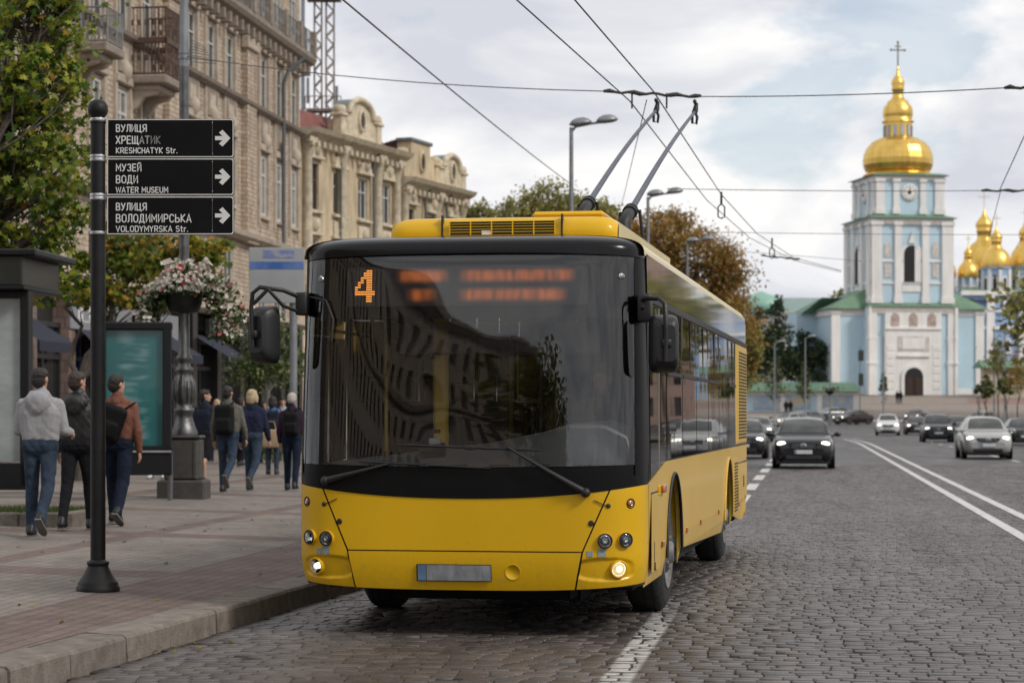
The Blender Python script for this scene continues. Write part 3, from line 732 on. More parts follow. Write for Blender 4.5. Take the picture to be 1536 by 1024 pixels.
# side windows, each pane its own
edges = [.32, 1.60, 3.03, 4.46, 5.88, 7.31, 8.73, 9.9]
for sg in (1, -1):
    for k, (a, b_) in enumerate(zip(edges, edges[1:])):
        p = MB()
        def wf(u, v, a=a, b_=b_):
            y = lerp(a + .025, b_ - .025, u); z = lerp(zside(y) + .012, 2.425, v); return (sg * (bw(z) + .003), y, z)
        p.grid(wf, 10, 4, B_SIDEG, flip=sg < 0)
        if k in (1, 2, 3, 4, 6):
            xx = sg * (bw(1.9) + .008)
            p.box((xx, (a + b_) / 2, 1.93), (.012, b_ - a - .06, .03), B_RUB)
            p.box((xx - sg * .01, (a + b_) / 2 + .1, 2.18), (.012, .03, .48), B_RUB)
        if k == 0: p.box((sg * (bw(1.9) + .006), .98, 1.8), (.012, .025, 1.22), pm('aluminium_trim', (.45, .42, .36), .35, .9, var=.1))
        p.build('side_window', bus)
# front: yellow panels
p = MB(); fpatch(p, lambda z: -seam(z) + .006, lambda z: seam(z) - .006, lambda x: .622, lambda x: zmask(x) - .004, B_YEL, 0, 44, 10); p.build('front_panel', bus)
p = MB(); fpatch(p, lambda z: -seam(z) + .006, lambda z: seam(z) - .006, zbot, lambda x: .612, B_YEL, -.012, 44, 8)
fpatch(p, lambda z: -seam(z) + .006, lambda z: seam(z) - .006, lambda x: .608, lambda x: .613, B_YEL, -.006, 44, 1)
p.lathe([(.058, 0), (.058, .002), (.054, .003), (.0535, .001), (1e-4, .001)], B_YEL, 24, M=Matrix.Translation((.36, FY(.36, .47) - .012, .47)) @ FN(.36, .47).to_track_quat('Z', 'Y').to_matrix().to_4x4())
p.build('bumper', bus)
def lampM(x, z, off=0):
    n = FN(x, z); off -= recess(x, z) if .40 < z < .56 and abs(x) > .9 else 0; q = n.to_track_quat('Z', 'Y').to_matrix().to_4x4()
    return Matrix.Translation(Vector((x, FY(x, z), z)) + n * off) @ q
def lamp(name, parent, x, z, r, kind):
    p = MB(); M = lampM(x, z, .002 if kind == 'amber' else .026)
    if kind != 'amber': p.lathe([(r * 1.3, -.030), (r * 1.25, -.004)], B_YEL, 24, M=M, caps=False)
    p.lathe([(r * 1.25, -.004), (r * 1.22, .004), (r * 1.08, .008), (r * 1.0, .004), (r * .98, -.01)], B_RUB if kind != 'fog' else B_YEL, 24, M=M, caps=False)
    if kind == 'amber':
        p.lathe([(r * .98, -.008), (r * .8, .004), (r * .35, .010), (1e-4, .011)], B_ORL, 20, M=M)
        p.lathe([(r * .55, .009), (r * .48, .012), (r * .4, .009)], B_CHR, 16, M=M, caps=False)
    else:
        if kind == 'fog':
            p.lathe([(r * .98, .001), (r * .86, -.004)], B_CHR, 24, M=M, caps=False)
            p.lathe([(r * .86, -.004), (r * .5, -.012), (1e-4, -.014)], pm('warm_reflector', (1, .60, .24), .3, 0, emit=.95, var=.35, scale=70), 24, M=M)
            p.ball((r * .10, 0, -.008), r * .46, B_LIT, 12, M)
        else:
            p.lathe([(r * .98, .002), (r * .80, -.006)], B_CHR, 24, M=M, caps=False)
            p.lathe([(r * .80, -.006), (r * .45, -.02), (1e-4, -.022)], pm('lamp_bowl', (.10, .10, .105), .25, .6, var=.3, scale=60), 24, M=M)
            p.lathe([(r * .46, -.012), (r * .44, -.002), (r * .36, .002), (r * .30, -.004), (1e-4, -.004)], B_CHR, 16, M=M)
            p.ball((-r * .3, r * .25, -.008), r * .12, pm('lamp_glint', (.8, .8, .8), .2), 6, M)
        p.lathe([(r * .99, .003), (r * .7, .009), (1e-4, .012)], B_LENS, 24, M=M)
    p.build(name, parent)
for sg in (-1, 1):
    p = MB()
    if sg < 0: fpatch(p, lambda z: -bw(z), lambda z: -seam(z) - .006, zbot, lambda x: zmask(x) - .004, B_YEL, lambda x, z: -.003 + recess(x, z), 64, 72)
    else: fpatch(p, lambda z: seam(z) + .006, lambda z: bw(z), zbot, lambda x: zmask(x) - .004, B_YEL, lambda x, z: -.003 + recess(x, z), 64, 72)
    for (x, z, a) in ((1.085 if sg < 0 else .915, .605, .022), (1.03 if sg < 0 else 1.0, .612, .03)):
        M = lampM(sg * x, z, .005); p.prism([(-a, -a), (a * .8, -a), (a, -a * .5), (a, a), (-a, a * .9)], 0, .0015, B_STICK, M @ Matrix.Rotation(PI / 2, 4, 'X'))
    q = p.build('corner_panel', bus)
    lamp('headlight', q, sg * 1.155, .705, .044, 'head'); lamp('headlight', q, sg * 1.02, .70, .044, 'head')
    lamp('fog_light', q, sg * 1.115, .495, .053, 'fog'); lamp('indicator_light', q, sg * 1.195, .965, .03, 'amber')
    st = MB()
    M = lampM(sg * 1.045, .95, 0); st.lathe([(.018, 0), (.016, .012), (.006, .016), (1e-4, .016)], B_RUB, 12, M=M)
    x0, z0 = sg * 1.045, .95
    st.tube([(x0, FY(x0, z0) - .012, z0), (x0 - sg * .04, FY(x0, z0) - .02, z0 + .012), (x0 - sg * .10, FY(x0, z0) - .03, z0 + .04)], .0035, B_RUB, 5)
    st.build('panel_lock', bus); st = MB()
    M = lampM(sg * .925, .825, 0); st.lathe([(.022, 0), (.02, .008), (.012, .01), (1e-4, .006)], B_RUB, 12, M=M)
    st.build('panel_lock', bus)
# licence plate, smudged
p = MB(); xp = -.07; M = lampM(xp, .465, .02)
p.box((0, 0, 0), (.55, .125, .008), B_RUB, .003, M=M @ Matrix.Rotation(0, 4, 'Z'))
p.box((.035, 0, .006), (.47, .112, .004), B_PLATE, M=M @ Matrix.Rotation(0, 4, 'Z'))
p.box((-.235, 0, .006), (.06, .112, .004), B_BLUE, M=M)
p.build('licence_plate', bus)
# black mask below the glass and pillars
p = MB()
zgl = lambda x: 1.245 - .02 * (1 - (x / W2) ** 2)
fpatch(p, lambda z: -bw(z), lambda z: bw(z), zmask, lambda x: 1.10 + .07 * (abs(x) / W2) ** 2, B_MASK, -.008, 56, 5)
fpatch(p, lambda z: -bw(z), lambda z: bw(z), lambda x: 1.104 + .07 * (abs(x) / W2) ** 2, zgl, B_MASK, .006, 56, 5)
fpatch(p, lambda z: -bw(z), lambda z: bw(z), lambda x: 1.099 + .07 * (abs(x) / W2) ** 2, lambda x: 1.105 + .07 * (abs(x) / W2) ** 2, B_MASK, -.001, 56, 1)
p.build('front_mask', bus)
for sg in (-1, 1):
    p = MB()
    a, b_ = (lambda z: -bw(z)), (lambda z: -bw(z) + .045)
    if sg > 0: a, b_ = (lambda z: bw(z) - .07), (lambda z: bw(z))
    fpatch(p, a, b_, lambda x: 1.1, lambda x: 2.78, B_MASK, -.004, 10, 14)
    p.grid(lambda u, v: (lambda z: (sg * (bw(z) + .002), lerp(FY(sg * bw(z), z) - .004, .285, u), z))(lerp(1.11, 2.78, v)), 3, 12, B_MASK, flip=sg < 0)
    p.build('windshield_pillar', bus)
# windshield, dark printed band at the top, glass below
ws = MB(); fpatch(ws, lambda z: -bw(z) + .045, lambda z: bw(z) - .07, zgl, lambda x: 2.785 - .03 * (abs(x) / W2) ** 2, B_GLASS, 0, 60, 26)
wso = ws.build('windshield', bus)
p = MB()
bandm = B_BLK
def zb2(x): return 2.30
fpatch(p, lambda z: -bw(z) + .05, lambda z: -.915, zb2, lambda x: 2.78, B_MASK, .012, 14, 6)
fpatch(p, lambda z: .895, lambda z: bw(z) - .075, zb2, lambda x: 2.78, B_MASK, .012, 14, 6)
fpatch(p, lambda z: -.915, lambda z: .895, lambda x: 2.69, lambda x: 2.78, B_MASK, .012, 30, 3)
fpatch(p, lambda z: -.915, lambda z: .895, zb2, lambda x: 2.39, B_MASK, .012, 30, 3)
fpatch(p, lambda z: -bw(z) + .05, lambda z: -bw(z) + .10, lambda x: 1.25, lambda x: 2.3, B_MASK, .01, 4, 10)
fpatch(p, lambda z: bw(z) - .11, lambda z: bw(z) - .075, lambda x: 1.25, lambda x: 2.3, B_MASK, .01, 4, 10)
for sx, zz in ((-1.10, 2.60), (1.12, 2.60)):
    M = lampM(sx, zz, .006); p.lathe([(.024, 0), (.022, .006), (.016, .008)], B_CHR, 16, M=M, caps=False); p.lathe([(.018, .002), (.012, .006), (1e-4, .007)], pm('marker_lens', (.22, .22, .22), .25, .2), 14, M=M)
p.build('printed_band', wso)
# destination display behind the glass
d = MB()
dx0, dx1, dz0, dz1 = -.905, .885, 2.395, 2.685
fpatch(d, lambda z: dx0, lambda z: dx1, lambda x: dz0, lambda x: dz1, pm('display_matrix', (.11, .105, .105), .6, var=.15, scale=50, stretch=(1, 1, 8)), .045, 40, 4)
def led(x, z, s, m): 
    y = FY(x, z) + .040
    d.add([(x - s, y, z - s), (x + s, y, z - s), (x + s, y, z + s), (x - s, y, z + s)], [(0, 1, 2, 3)], m)
four = ["0000110", "0001110", "0001110", "0011110", "0010110", "0110110", "0100110", "1100110", "1000110", "1111111", "1111111", "0000110", "0000110", "0000110"]
for r_, row_ in enumerate(four):
    for c_, q in enumerate(row_):
        if q == '1':
            for e in (0, 1): led(-.835 + c_ * .0215 + e * .0105, 2.655 - r_ * .0172, .0046, B_LED)
def smear_led():
    m, nt, b = newmat('smeared_leds')
    tc = N(nt, 'ShaderNodeTexCoord'); sp_ = N(nt, 'ShaderNodeSeparateXYZ'); LK(nt, tc.outputs['Object'], sp_.inputs[0])
    mp_ = N(nt, 'ShaderNodeMapping'); mp_.inputs['Scale'].default_value = (17, 0, 4); LK(nt, tc.outputs['Object'], mp_.inputs[0])
    n1 = N(nt, 'ShaderNodeTexNoise', inp={'Scale': 1, 'Detail': 1.5}); LK(nt, mp_.outputs[0], n1.inputs['Vector'])
    mp2 = N(nt, 'ShaderNodeMapping'); mp2.inputs['Scale'].default_value = (2.6, 0, 9); LK(nt, tc.outputs['Object'], mp2.inputs[0])
    n2 = N(nt, 'ShaderNodeTexNoise', inp={'Scale': 1, 'Detail': 0}); LK(nt, mp2.outputs[0], n2.inputs['Vector'])
    def soft(v, lo, hi, e):
        a = N(nt, 'ShaderNodeMapRange', interpolation_type='SMOOTHSTEP'); LK(nt, v, a.inputs[0]); a.inputs[1].default_value = lo - e; a.inputs[2].default_value = lo + e
        c = N(nt, 'ShaderNodeMapRange', interpolation_type='SMOOTHSTEP'); LK(nt, v, c.inputs[0]); c.inputs[1].default_value = hi - e; c.inputs[2].default_value = hi + e; c.inputs[3].default_value = 1; c.inputs[4].default_value = 0
        return math_(nt, 'MULTIPLY', a.outputs[0], c.outputs[0])
    x, z = sp_.outputs[0], sp_.outputs[2]
    up = math_(nt, 'MULTIPLY', soft(z, 2.575, 2.652, .026), math_(nt, 'ADD', soft(x, -.50, -.17, .05), soft(x, -.03, .76, .06)))
    lo = math_(nt, 'MULTIPLY', soft(z, 2.435, 2.512, .026), math_(nt, 'ADD', soft(x, -.42, -.25, .05), soft(x, -.03, .70, .06)))
    k = math_(nt, 'MULTIPLY', math_(nt, 'ADD', up, lo), ramp(nt, n1.outputs['Fac'], [(.3, (.30,) * 3), (.62, (1,) * 3)]).outputs[0])
    c = mixc(nt, k, (.10, .095, .095), (.42, .12, .035)); LK(nt, c, b.inputs['Base Color'])
    b.inputs['Emission Color'].default_value = (1, .25, .06, 1); LK(nt, math_(nt, 'MULTIPLY', k, .30), b.inputs['Emission Strength'])
    b.inputs['Roughness'].default_value = .6; return m
fpatch(d, lambda z: -.56, lambda z: .86, lambda x: 2.405, lambda x: 2.675, smear_led(), .042, 40, 6)
d.build('destination_display', bus)
# roof front cap
p = MB()
def roof_z(x):
    w_ = bw(2.78); return 2.76 + .155 * max(0, 1 - min(1, abs(x) / w_) ** 6.25) ** .31
def capfn(u, v):
    # a shallow black beam whose top rolls back to meet the roof
    x = us[round(u * 48)]; a = v * PI / 2
    w_ = bw(2.76) + .004; xx = x * w_
    zb = 2.772 - .03 * abs(x) ** 2.2; zt_ = roof_z(xx) + .004
    y0 = FY(xx * .9995, 2.70) - .012
    return (xx * (1 - .004 * v), y0 + (.27 - y0) * (1 - math.cos(a)) ** 1.1, zb + (zt_ - zb) * math.sin(a) ** .62)
p.grid(capfn, 48, 14, B_BLK)
p.build('roof_cap', bus)
# wipers
def wiper(piv, elbow, b0, b1):
    p = MB()
    def pt(q, o): return (q[0], FY(q[0], q[1]) - o, q[1])
    p.tube([pt(piv, .02), pt((lerp(piv[0], elbow[0], .15), lerp(piv[1], elbow[1], .15)), .045), pt((lerp(piv[0], elbow[0], .6), lerp(piv[1], elbow[1], .6)), .05), pt(elbow, .035)], [.028, .024, .014, .009], B_RUB, 8)
    p.ball(pt(piv, .03), .036, B_RUB, 10)
    n = 8
    p.tube([pt((lerp(b0[0], b1[0], k / n), lerp(b0[1], b1[1], k / n)), .018) for k in range(n + 1)], [.005] + [.009] * (n - 1) + [.005], B_RUB, 6)
    mid = ((b0[0] + b1[0]) / 2, (b0[1] + b1[1]) / 2)
    p.box(pt(mid, .026), (.07, .03, .03), B_RUB, .006)
    p.build('wiper', bus)
wiper((-1.03, 1.12), (-.55, 1.245), (-.78, 1.262), (.20, 1.215))
wiper((.89, 1.045), (.32, 1.37), (-.50, 1.385), (.58, 1.345))
# mirrors
M_MIR = pm('mirror_black', (.008, .008, .0085), .42, var=.15, bump=.15, bscale=120)
def mirror(path, strut, c, dim, rz, br):
    p = MB()
    p.tube(path, .017, M_MIR, 8)
    for s_ in strut: p.tube(s_, .014, M_MIR, 8)
    p.box(br[0], br[1], M_MIR, .015, seg=2)
    q = p.build('mirror_arm', bus)
    h = MB(); M = Matrix.Translation(c) @ Matrix.Rotation(rz, 4, 'Z')
    x, y, z = dim
    prof = [(0, 1.0), (.25, .985), (.55, .93), (.8, .84), (1.0, .62)]
    def hf(u, v):
        a = 2 * PI * u; k = v * 4; i = min(3, int(k)); sc = lerp(prof[i][1], prof[i + 1][1], k - i); dd = lerp(prof[i][0], prof[i + 1][0], k - i)
        ca, sa = math.cos(a), math.sin(a)
        return (math.copysign(abs(ca) ** .35, ca) * x / 2 * sc, y / 2 - dd * y, math.copysign(abs(sa) ** .35, sa) * z / 2 * sc)
    h.grid(hf, 40, 8, M_MIR, M)
    h.add([hf(k / 40, 1) for k in range(40)], [tuple(range(40))], M_MIR, False, M)
    h.add([hf(k / 40, 0) for k in range(40)], [tuple(range(40))[::-1]], B_CHR, False, M)
    h.box((0, -y / 2 - .01, 0), (.07, .05, .06), M_MIR, .012, M=M, seg=2)
    h.build('mirror_housing', q)
mirror([(-1.27, -.02, 2.47), (-1.36, -.14, 2.515), (-1.52, -.2, 2.535), (-1.575, -.2, 2.49), (-1.585, -.2, 2.38), (-1.575, -.2, 2.1)],
       [[(-1.27, -.02, 2.36), (-1.36, -.14, 2.40), (-1.46, -.19, 2.52)], [(-1.46, -.19, 2.52), (-1.57, -.2, 2.41)]],
       (-1.525, -.12, 2.19), (.22, .15, .43), math.radians(-28), ((-1.25, .02, 2.42), (.09, .14, .17)))
mirror([(1.25, .06, 2.42), (1.30, -.06, 2.435), (1.41, -.17, 2.43), (1.455, -.2, 2.39), (1.465, -.2, 2.2), (1.46, -.2, 1.98)],
       [[(1.25, .06, 2.30), (1.28, -.02, 2.38)]],
       (1.445, -.10, 2.11), (.215, .15, .42), math.radians(14), ((1.285, .06, 2.37), (.10, .14, .2)))
# cables from the mirror into the mask
p = MB()
p.tube([(-1.2, FY(-1.2, 2.47) - .03, 2.47), (-1.05, FY(-1.05, 2.42) - .03, 2.44), (-.99, FY(-1, 2.3) - .03, 2.3), (-1.0, FY(-1, 2.15) - .02, 2.14)], .008, B_RUB, 6)
p.build('mirror_cable', bus)
# roof equipment
p = MB()
def boxfn(u, v):  # rounded fairing, front face and top in one sweep
    x0, x1 = -.70, 1.03
    a = lerp(0, 1, v)
    prof = [(.50, 2.90), (.47, 2.96), (.48, 3.02), (.53, 3.075), (.62, 3.09), (2.5, 3.10), (4.6, 3.10), (4.7, 2.9)]
    k = a * (len(prof) - 1); i = min(len(prof) - 2, int(k)); y = lerp(prof[i][0], prof[i + 1][0], k - i); z = lerp(prof[i][1], prof[i + 1][1], k - i)
    c = lerp(-1, 1, u); e = abs(c) ** 16
    x = (x0 + x1) / 2 + (x1 - x0) / 2 * c
    return (x, y + .07 * e, z - .05 * e * (z - 2.9) / .2)
p.grid(lambda u, v: boxfn(.5 + .5 * math.sin((u - .5) * PI), v), 36, 14, B_YEL)
for sx in (-.70, 1.03): p.add([(sx, .60, 2.88), (sx, 4.7, 2.88), (sx, 4.7, 3.05), (sx, .62, 3.045)], [(0, 1, 2, 3)], B_ROOF)
for sx in (-.29, .62): p.box((sx, .49, 3.0), (.012, .06, .2), B_RUB)
p.box((.17, .459, 3.0), (.80, .012, .098), B_GRIL)
for k in range(4): p.box((.17, .4525, 2.970 + k * .0205), (.80, .004, .0042), B_YEL)
for k in range(6): p.box((-.23 + k * .16, .4515, 3.0), (.010, .006, .10), B_YEL)
p.box((.62, 1.6, 3.125), (.55, 1.6, .05), B_YEL, .02)
p.box((.05, .456, 2.965), (.07, .01, .03), pm('paper_scrap', (.6, .6, .6), .8))
p.build('roof_fairing', bus)
# trolley poles
Mi = bus.matrix_basis.inverted()
bus_w = Matrix.Translation((-.316, 16.508, 0)) @ Matrix.Rotation(-math.radians(BUS_Y), 4, 'Z')
Mi = bus_w.inverted()
WZ = 5.62
for (bx_, by_, BYd, tx, ty, TYd) in ((882, 306, 22.0, 984, 166, 28.9), (945, 318, 21.2, 1042, 168, 28.6)):
    p = MB()
    A = Mi @ P(bx_, by_, BYd); B = Mi @ P(tx, ty, TYd); D = (B - A).normalized()
    n = 8; pts = [A + (B - A) * (k / n) + Vector((0, 0, .05 * math.sin(PI * k / n))) for k in range(n + 1)]
    p.tube(pts, [lerp(.031, .019, k / n) for k in range(n + 1)], B_POLE, 10)
    p.tube([A + Vector((.0, -.02, -.85)), A - D * .55, A - D * .1, A + D * .08], [.085, .065, .055, .045], B_RUB, 10)
    for q in (-.06, .04): p.tube([A + D * q, A + D * (q + .05)], .072, B_RUB, 12)
    p.tube([A + Vector((.09, 0, .02)), A + Vector((.125, .02, -.3)), A + Vector((.08, 0, -.75))], .016, B_RUB, 6)
    p.tube([A + Vector((-.09, 0, .0)), A + Vector((-.115, .02, -.2)), A + Vector((-.07, 0, -.6))], .014, B_RUB, 6)
    p.box(A + Vector((0, 0, -.75)), (.35, .9, .5), B_RUB, .05)
    q = p.build('trolley_pole', bus)
    h = MB(); up = Vector((0, 0, 1))
    h.tube([B - D * .05, B + D * .06, B + Vector((.02, .04, .12))], [.034, .04, .024], B_RUB, 8)
    h.box(B + Vector((0, .03, .13)), (.04, .13, .05), B_RUB, .01)
    h.tube([B + Vector((.0, 0, .05)), B + Vector((-.03, -.0, -.05)), B + Vector((-.03, 0, -.14)), B + Vector((.02, 0, -.155)), B + Vector((.032, 0, -.07)), B + Vector((.0, 0, .02))], .018, B_RUB, 6)
    h.build('contact_head', q)
# wheels
def wheel_mesh(w, R, rr):
    p = MB(); M = Matrix.Rotation(PI / 2, 4, 'Y')
    p.lathe([(rr, -w / 2), (R * .86, -w / 2), (R * .96, -w / 2 + .03), (R, -w / 2 + .06), (R, w / 2 - .06), (R * .96, w / 2 - .03), (R * .86, w / 2), (rr, w / 2)], B_TYRE, 40, M=M, caps=False)
    for zz in (-.07, 0, .07): p.lathe([(R + .002, zz - .006), (R + .002, zz + .006)], B_GRIL, 40, M=M, caps=False)
    return p.mesh('wheel_tyre')
def rim_mesh(w, rr):
    p = MB(); M = Matrix.Rotation(PI / 2, 4, 'Y')
    p.lathe([(rr, -w / 2 + .02), (rr * 1.02, w / 2 + .006), (rr * .96, w / 2 + .01), (rr * .90, w / 2 - .03), (rr * .62, w / 2 - .05), (rr * .55, w / 2 + .0), (rr * .32, w / 2 + .01), (rr * .28, w / 2 + .045), (1e-4, w / 2 + .05)], B_RIM, 28, M=M)
    for k in range(10):
        a = 2 * PI * k / 10; p.box((w / 2 - .0, rr * .44 * math.cos(a), rr * .44 * math.sin(a)), (.05, .03, .03), B_RIM, .006)
    return p.mesh('wheel_rim')
wt, wr = wheel_mesh(.30, .475, .29), rim_mesh(.30, .292)
for sg in (1, -1):
    for yc in (AX1, AX2):
        t_ = share('wheel', wt, bus, (sg * (W2 - .205), yc, .475)); r_ = share('rim', wr, t_, rz=0 if sg > 0 else PI)
        t_.rotation_euler[2] = math.radians(-1.5) if yc == AX1 else 0
# small things on the flank
for (y, z) in ((1.28, .60), (3.4, .60), (4.9, .60), (7.2, .60), (10.4, .55), (11.6, .6)):
    p = MB(); p.box((W2 + .006, y, z), (.014, .10, .05), B_ORL, .006); p.build('side_reflector', bus)
p = MB(); p.box((W2 + .02, 1.18, 1.03), (.03, .20, .06), B_ORL, .01, seg=2); p.box((W2 + .004, .98, 1.025), (.012, .16, .075), B_YEL, .004); p.build('side_indicator', bus)
p = MB(); p.box((W2 - .004, .62, .58), (.016, .06, .16), B_RUB, .008); p.tube([(W2 + .005, .62, .5), (W2 + .01, .6, .44)], .008, B_RUB, 5); p.build('socket_cover', bus)
x = bw(1.9) + .006; gr = MB()
gr.box((x, 11.05, 1.83), (.02, 1.62, 1.12), B_SIDE, .006)
for k in range(27):
    for j in range(4): gr.box((x + .01, 10.5 + j * .37, 1.33 + k * .0385), (.006, .30, .022), B_GRIL)
gr.build('rear_grille', bus)
gr = MB(); gr.box((W2 + .0, 9.95, .78), (.006, .62, .64), B_SIDE, .002)
for k in range(16): gr.box((W2 + .004, 9.95, .5 + k * .036), (.006, .55, .018), B_GRIL)
gr.build('lower_grille', bus)
gr = MB(); gr.box((W2 + .001, 11.2, .8), (.006, 1.55, .44), B_SIDE, .002); gr.box((W2 + .001, 11.2, 1.035), (.008, 1.6, .012), B_RUB); gr.box((W2 + .006, 11.3, .8), (.012, .06, .14), B_RUB, .004); gr.build('engine_flap', bus)
gr = MB(); gr.box((W2 + .001, .75, .72), (.004, .62, .58), B_SIDE, .001); gr.box((W2 + .001, .75, 1.02), (.006, .64, .01), B_RUB); gr.build('side_flap', bus)
# interior
ds_ = MB()
def dash(u, v):
    x = lerp(-1.17, 1.17, u)
    hb = interp([(-1.17, .02), (-.6, .09), (0, .16), (.45, .25), (.62, .31), (.95, .34), (1.12, .27), (1.17, .05)], x)
    y = lerp(FY(x, 1.23) + .035, .95, v); z = 1.225 + hb * (1 - (1 - v) ** 2.2)
    return (x, y, z)
ds_.grid(dash, 40, 14, B_PLAS)
ds_.grid(lambda u, v: (lerp(-1.17, 1.17, u), .95, lerp(.56, dash(u, 1)[2], v)), 40, 1, B_DARK)
for k in range(7):
    x = -.95 + k * .3; ds_.box((x, FY(x, 1.24) + .06, 1.235), (.14, .02, .012), B_RUB)
ds_.build('dashboard', bus)
sw = MB(); M = Matrix.Translation((.80, .95, 1.60)) @ Matrix.Rotation(math.radians(-32), 4, 'X')
sw.tube([(.22 * math.cos(2 * PI * k / 28), .22 * math.sin(2 * PI * k / 28), 0) for k in range(29)], .015, B_RUB, 8, False, M)
for a in (0.2, 2.9, 4.7): sw.tube([(0, 0, -.03), (.22 * math.cos(a), .22 * math.sin(a), 0)], .012, B_RUB, 6, True, M)
sw.tube([(0, 0, -.02), (0, 0, -.35)], .03, B_RUB, 8, True, M)
sw.build('steering_wheel', bus)
it = MB()
M_HAND = pm('yellow_handrail', (.62, .40, .02), .35, var=.1, coat=.5)
it.box((-.40, .98, 1.6), (.12, .06, 1.75), M_HAND, .02)
for x, y in ((-.95, 1.5), (.35, 2.6), (-.35, 4.0), (.35, 5.2), (-.35, 6.5)): it.tube([(x, y, .55), (x, y, 2.75)], .018, M_HAND, 8)
it.tube([(-.55, 1.2, 2.35), (-.55, 9, 2.35)], .016, M_HAND, 6); it.tube([(.55, 1.8, 2.35), (.55, 9, 2.35)], .016, M_HAND, 6)
it.box((.3, 1.95, 1.5), (.03, .9, 1.9), B_DARK); it.box((.78, 2.2, 1.6), (.95, .04, 2.0), B_DARK)
it.build('handrail', bus)
for x in (-.95, -.5, .5, .95):
    for y in (3.2, 4.1, 5.0, 5.9, 6.8, 7.7):
        if x == .5 and y < 4: continue
        if (x, y) == (-.95, 3.2): 
            p = MB(); p.box((0, 0, .45), (.42, .42, .09), pm('seat_cloth', (.03, .045, .09), .9), .03, seg=2); p.box((0, .2, .8), (.42, .08, .72), MATS['seat_cloth'], .03, seg=2); p.box((0, .02, .2), (.1, .3, .42), B_DARK, .02)
            sme = p.mesh('seat_mesh')
        share('passenger_seat', sme, bus, (x, y, .56))
BLIND, _nt, _b = newmat('sun_blind')
_b.inputs['Base Color'].default_value = (.12, .12, .12, 1); _b.inputs['Alpha'].default_value = .45; _b.inputs['Roughness'].default_value = .7
p = MB(); p.add([(-.55, .14, 2.05), (.95, .14, 2.05), (.95, .14, 2.29), (-.55, .14, 2.29)], [(0, 1, 2, 3)], BLIND); p.tube([(-.55, .14, 2.05), (.95, .14, 2.05)], .008, B_RUB, 6); p.build('sun_blind', bus)
# things left on the dash
p = MB(); q = dash(.375, .28)
p.lathe([(.058, 0), (.058, .18)], B_RUB, 16, M=Matrix.Translation((q[0] - .09, q[1] - .03, q[2] + .05)) @ Matrix.Rotation(PI / 2, 4, 'Y'))
p.box((q[0] + .02, q[1] - .05, q[2] + .115), (.09, .05, .05), pm('paper_white', (.7, .7, .72), .7), .01, rz=.3)
p.box((q[0] - .02, q[1] - .03, q[2] + .19), (.16, .04, .03), B_RUB, .01)
o = p.build('roll_holder', label='black roll with a white slip on the grey dashboard behind the windshield', cat='ticket roll')
o.location = bus.location; o.rotation_euler = bus.rotation_euler
# ------------------------------------------------------------------ signpost
M_POST = pm('post_black_iron', (.007, .007, .0075), .45, var=.35, scale=12, bump=.25, bscale=90, rvar=.12, spec=.3)
M_STEEL = pm('steel_band', (.5, .5, .52), .3, .9, var=.15)
M_SIGNB = pm('sign_black', (.0045, .0045, .005), .5, var=.3, scale=3, spec=.12)
M_SIGNW = pm('sign_white', (.62, .62, .61), .6, var=.06, scale=20)
M_SIGNG = pm('sign_faded', (.30, .30, .30), .6, var=.2, scale=20)
SX, SY = XP(147, 17.96), 17.96
sz = pave_z(SX, SY)
sp = thing('direction_signpost', 'black fingerpost with three street name boards pointing right, on the pavement near the kerb', 'signpost', (SX, SY, sz))
p = MB()
p.lathe([(.172, 0), (.174, .03), (.160, .045), (.160, .065), (.148, .08), (.115, .13), (.085, .19), (.080, .205), (.088, .212), (.088, .232), (.07, .24), (.0595, .25)], M_POST, 40)
p.build('post_base', sp)
k = 188.8
zt = lambda py: ZP(py, SY) - sz
p = MB()
p.lathe([(.0595, .24), (.0585, zt(186))], M_POST, 32)
p.lathe([(.0585, zt(186)), (.066, zt(184)), (.056, zt(182)), (.054, zt(176)), (.075, zt(171)), (.08, zt(165)), (.078, zt(159)), (.062, zt(153)), (.03, zt(149.8)), (1e-4, zt(149))], M_POST, 32)
for py in (180, 235, 240, 293, 298, 349.5): p.lathe([(.0635, zt(py) - .012), (.066, zt(py)), (.0635, zt(py) + .012)], M_STEEL, 32, caps=False)
p.build('post', sp)
texts = [("ВУЛИЦЯ", "ХРЕЩАТИК", "KRESHCHATYK Str."), ("МУЗЕЙ", "ВОДИ", "WATER MUSEUM"), ("ВУЛИЦЯ", "ВОЛОДИМИРСЬКА", "VOLODYMYRSKA Str.")]
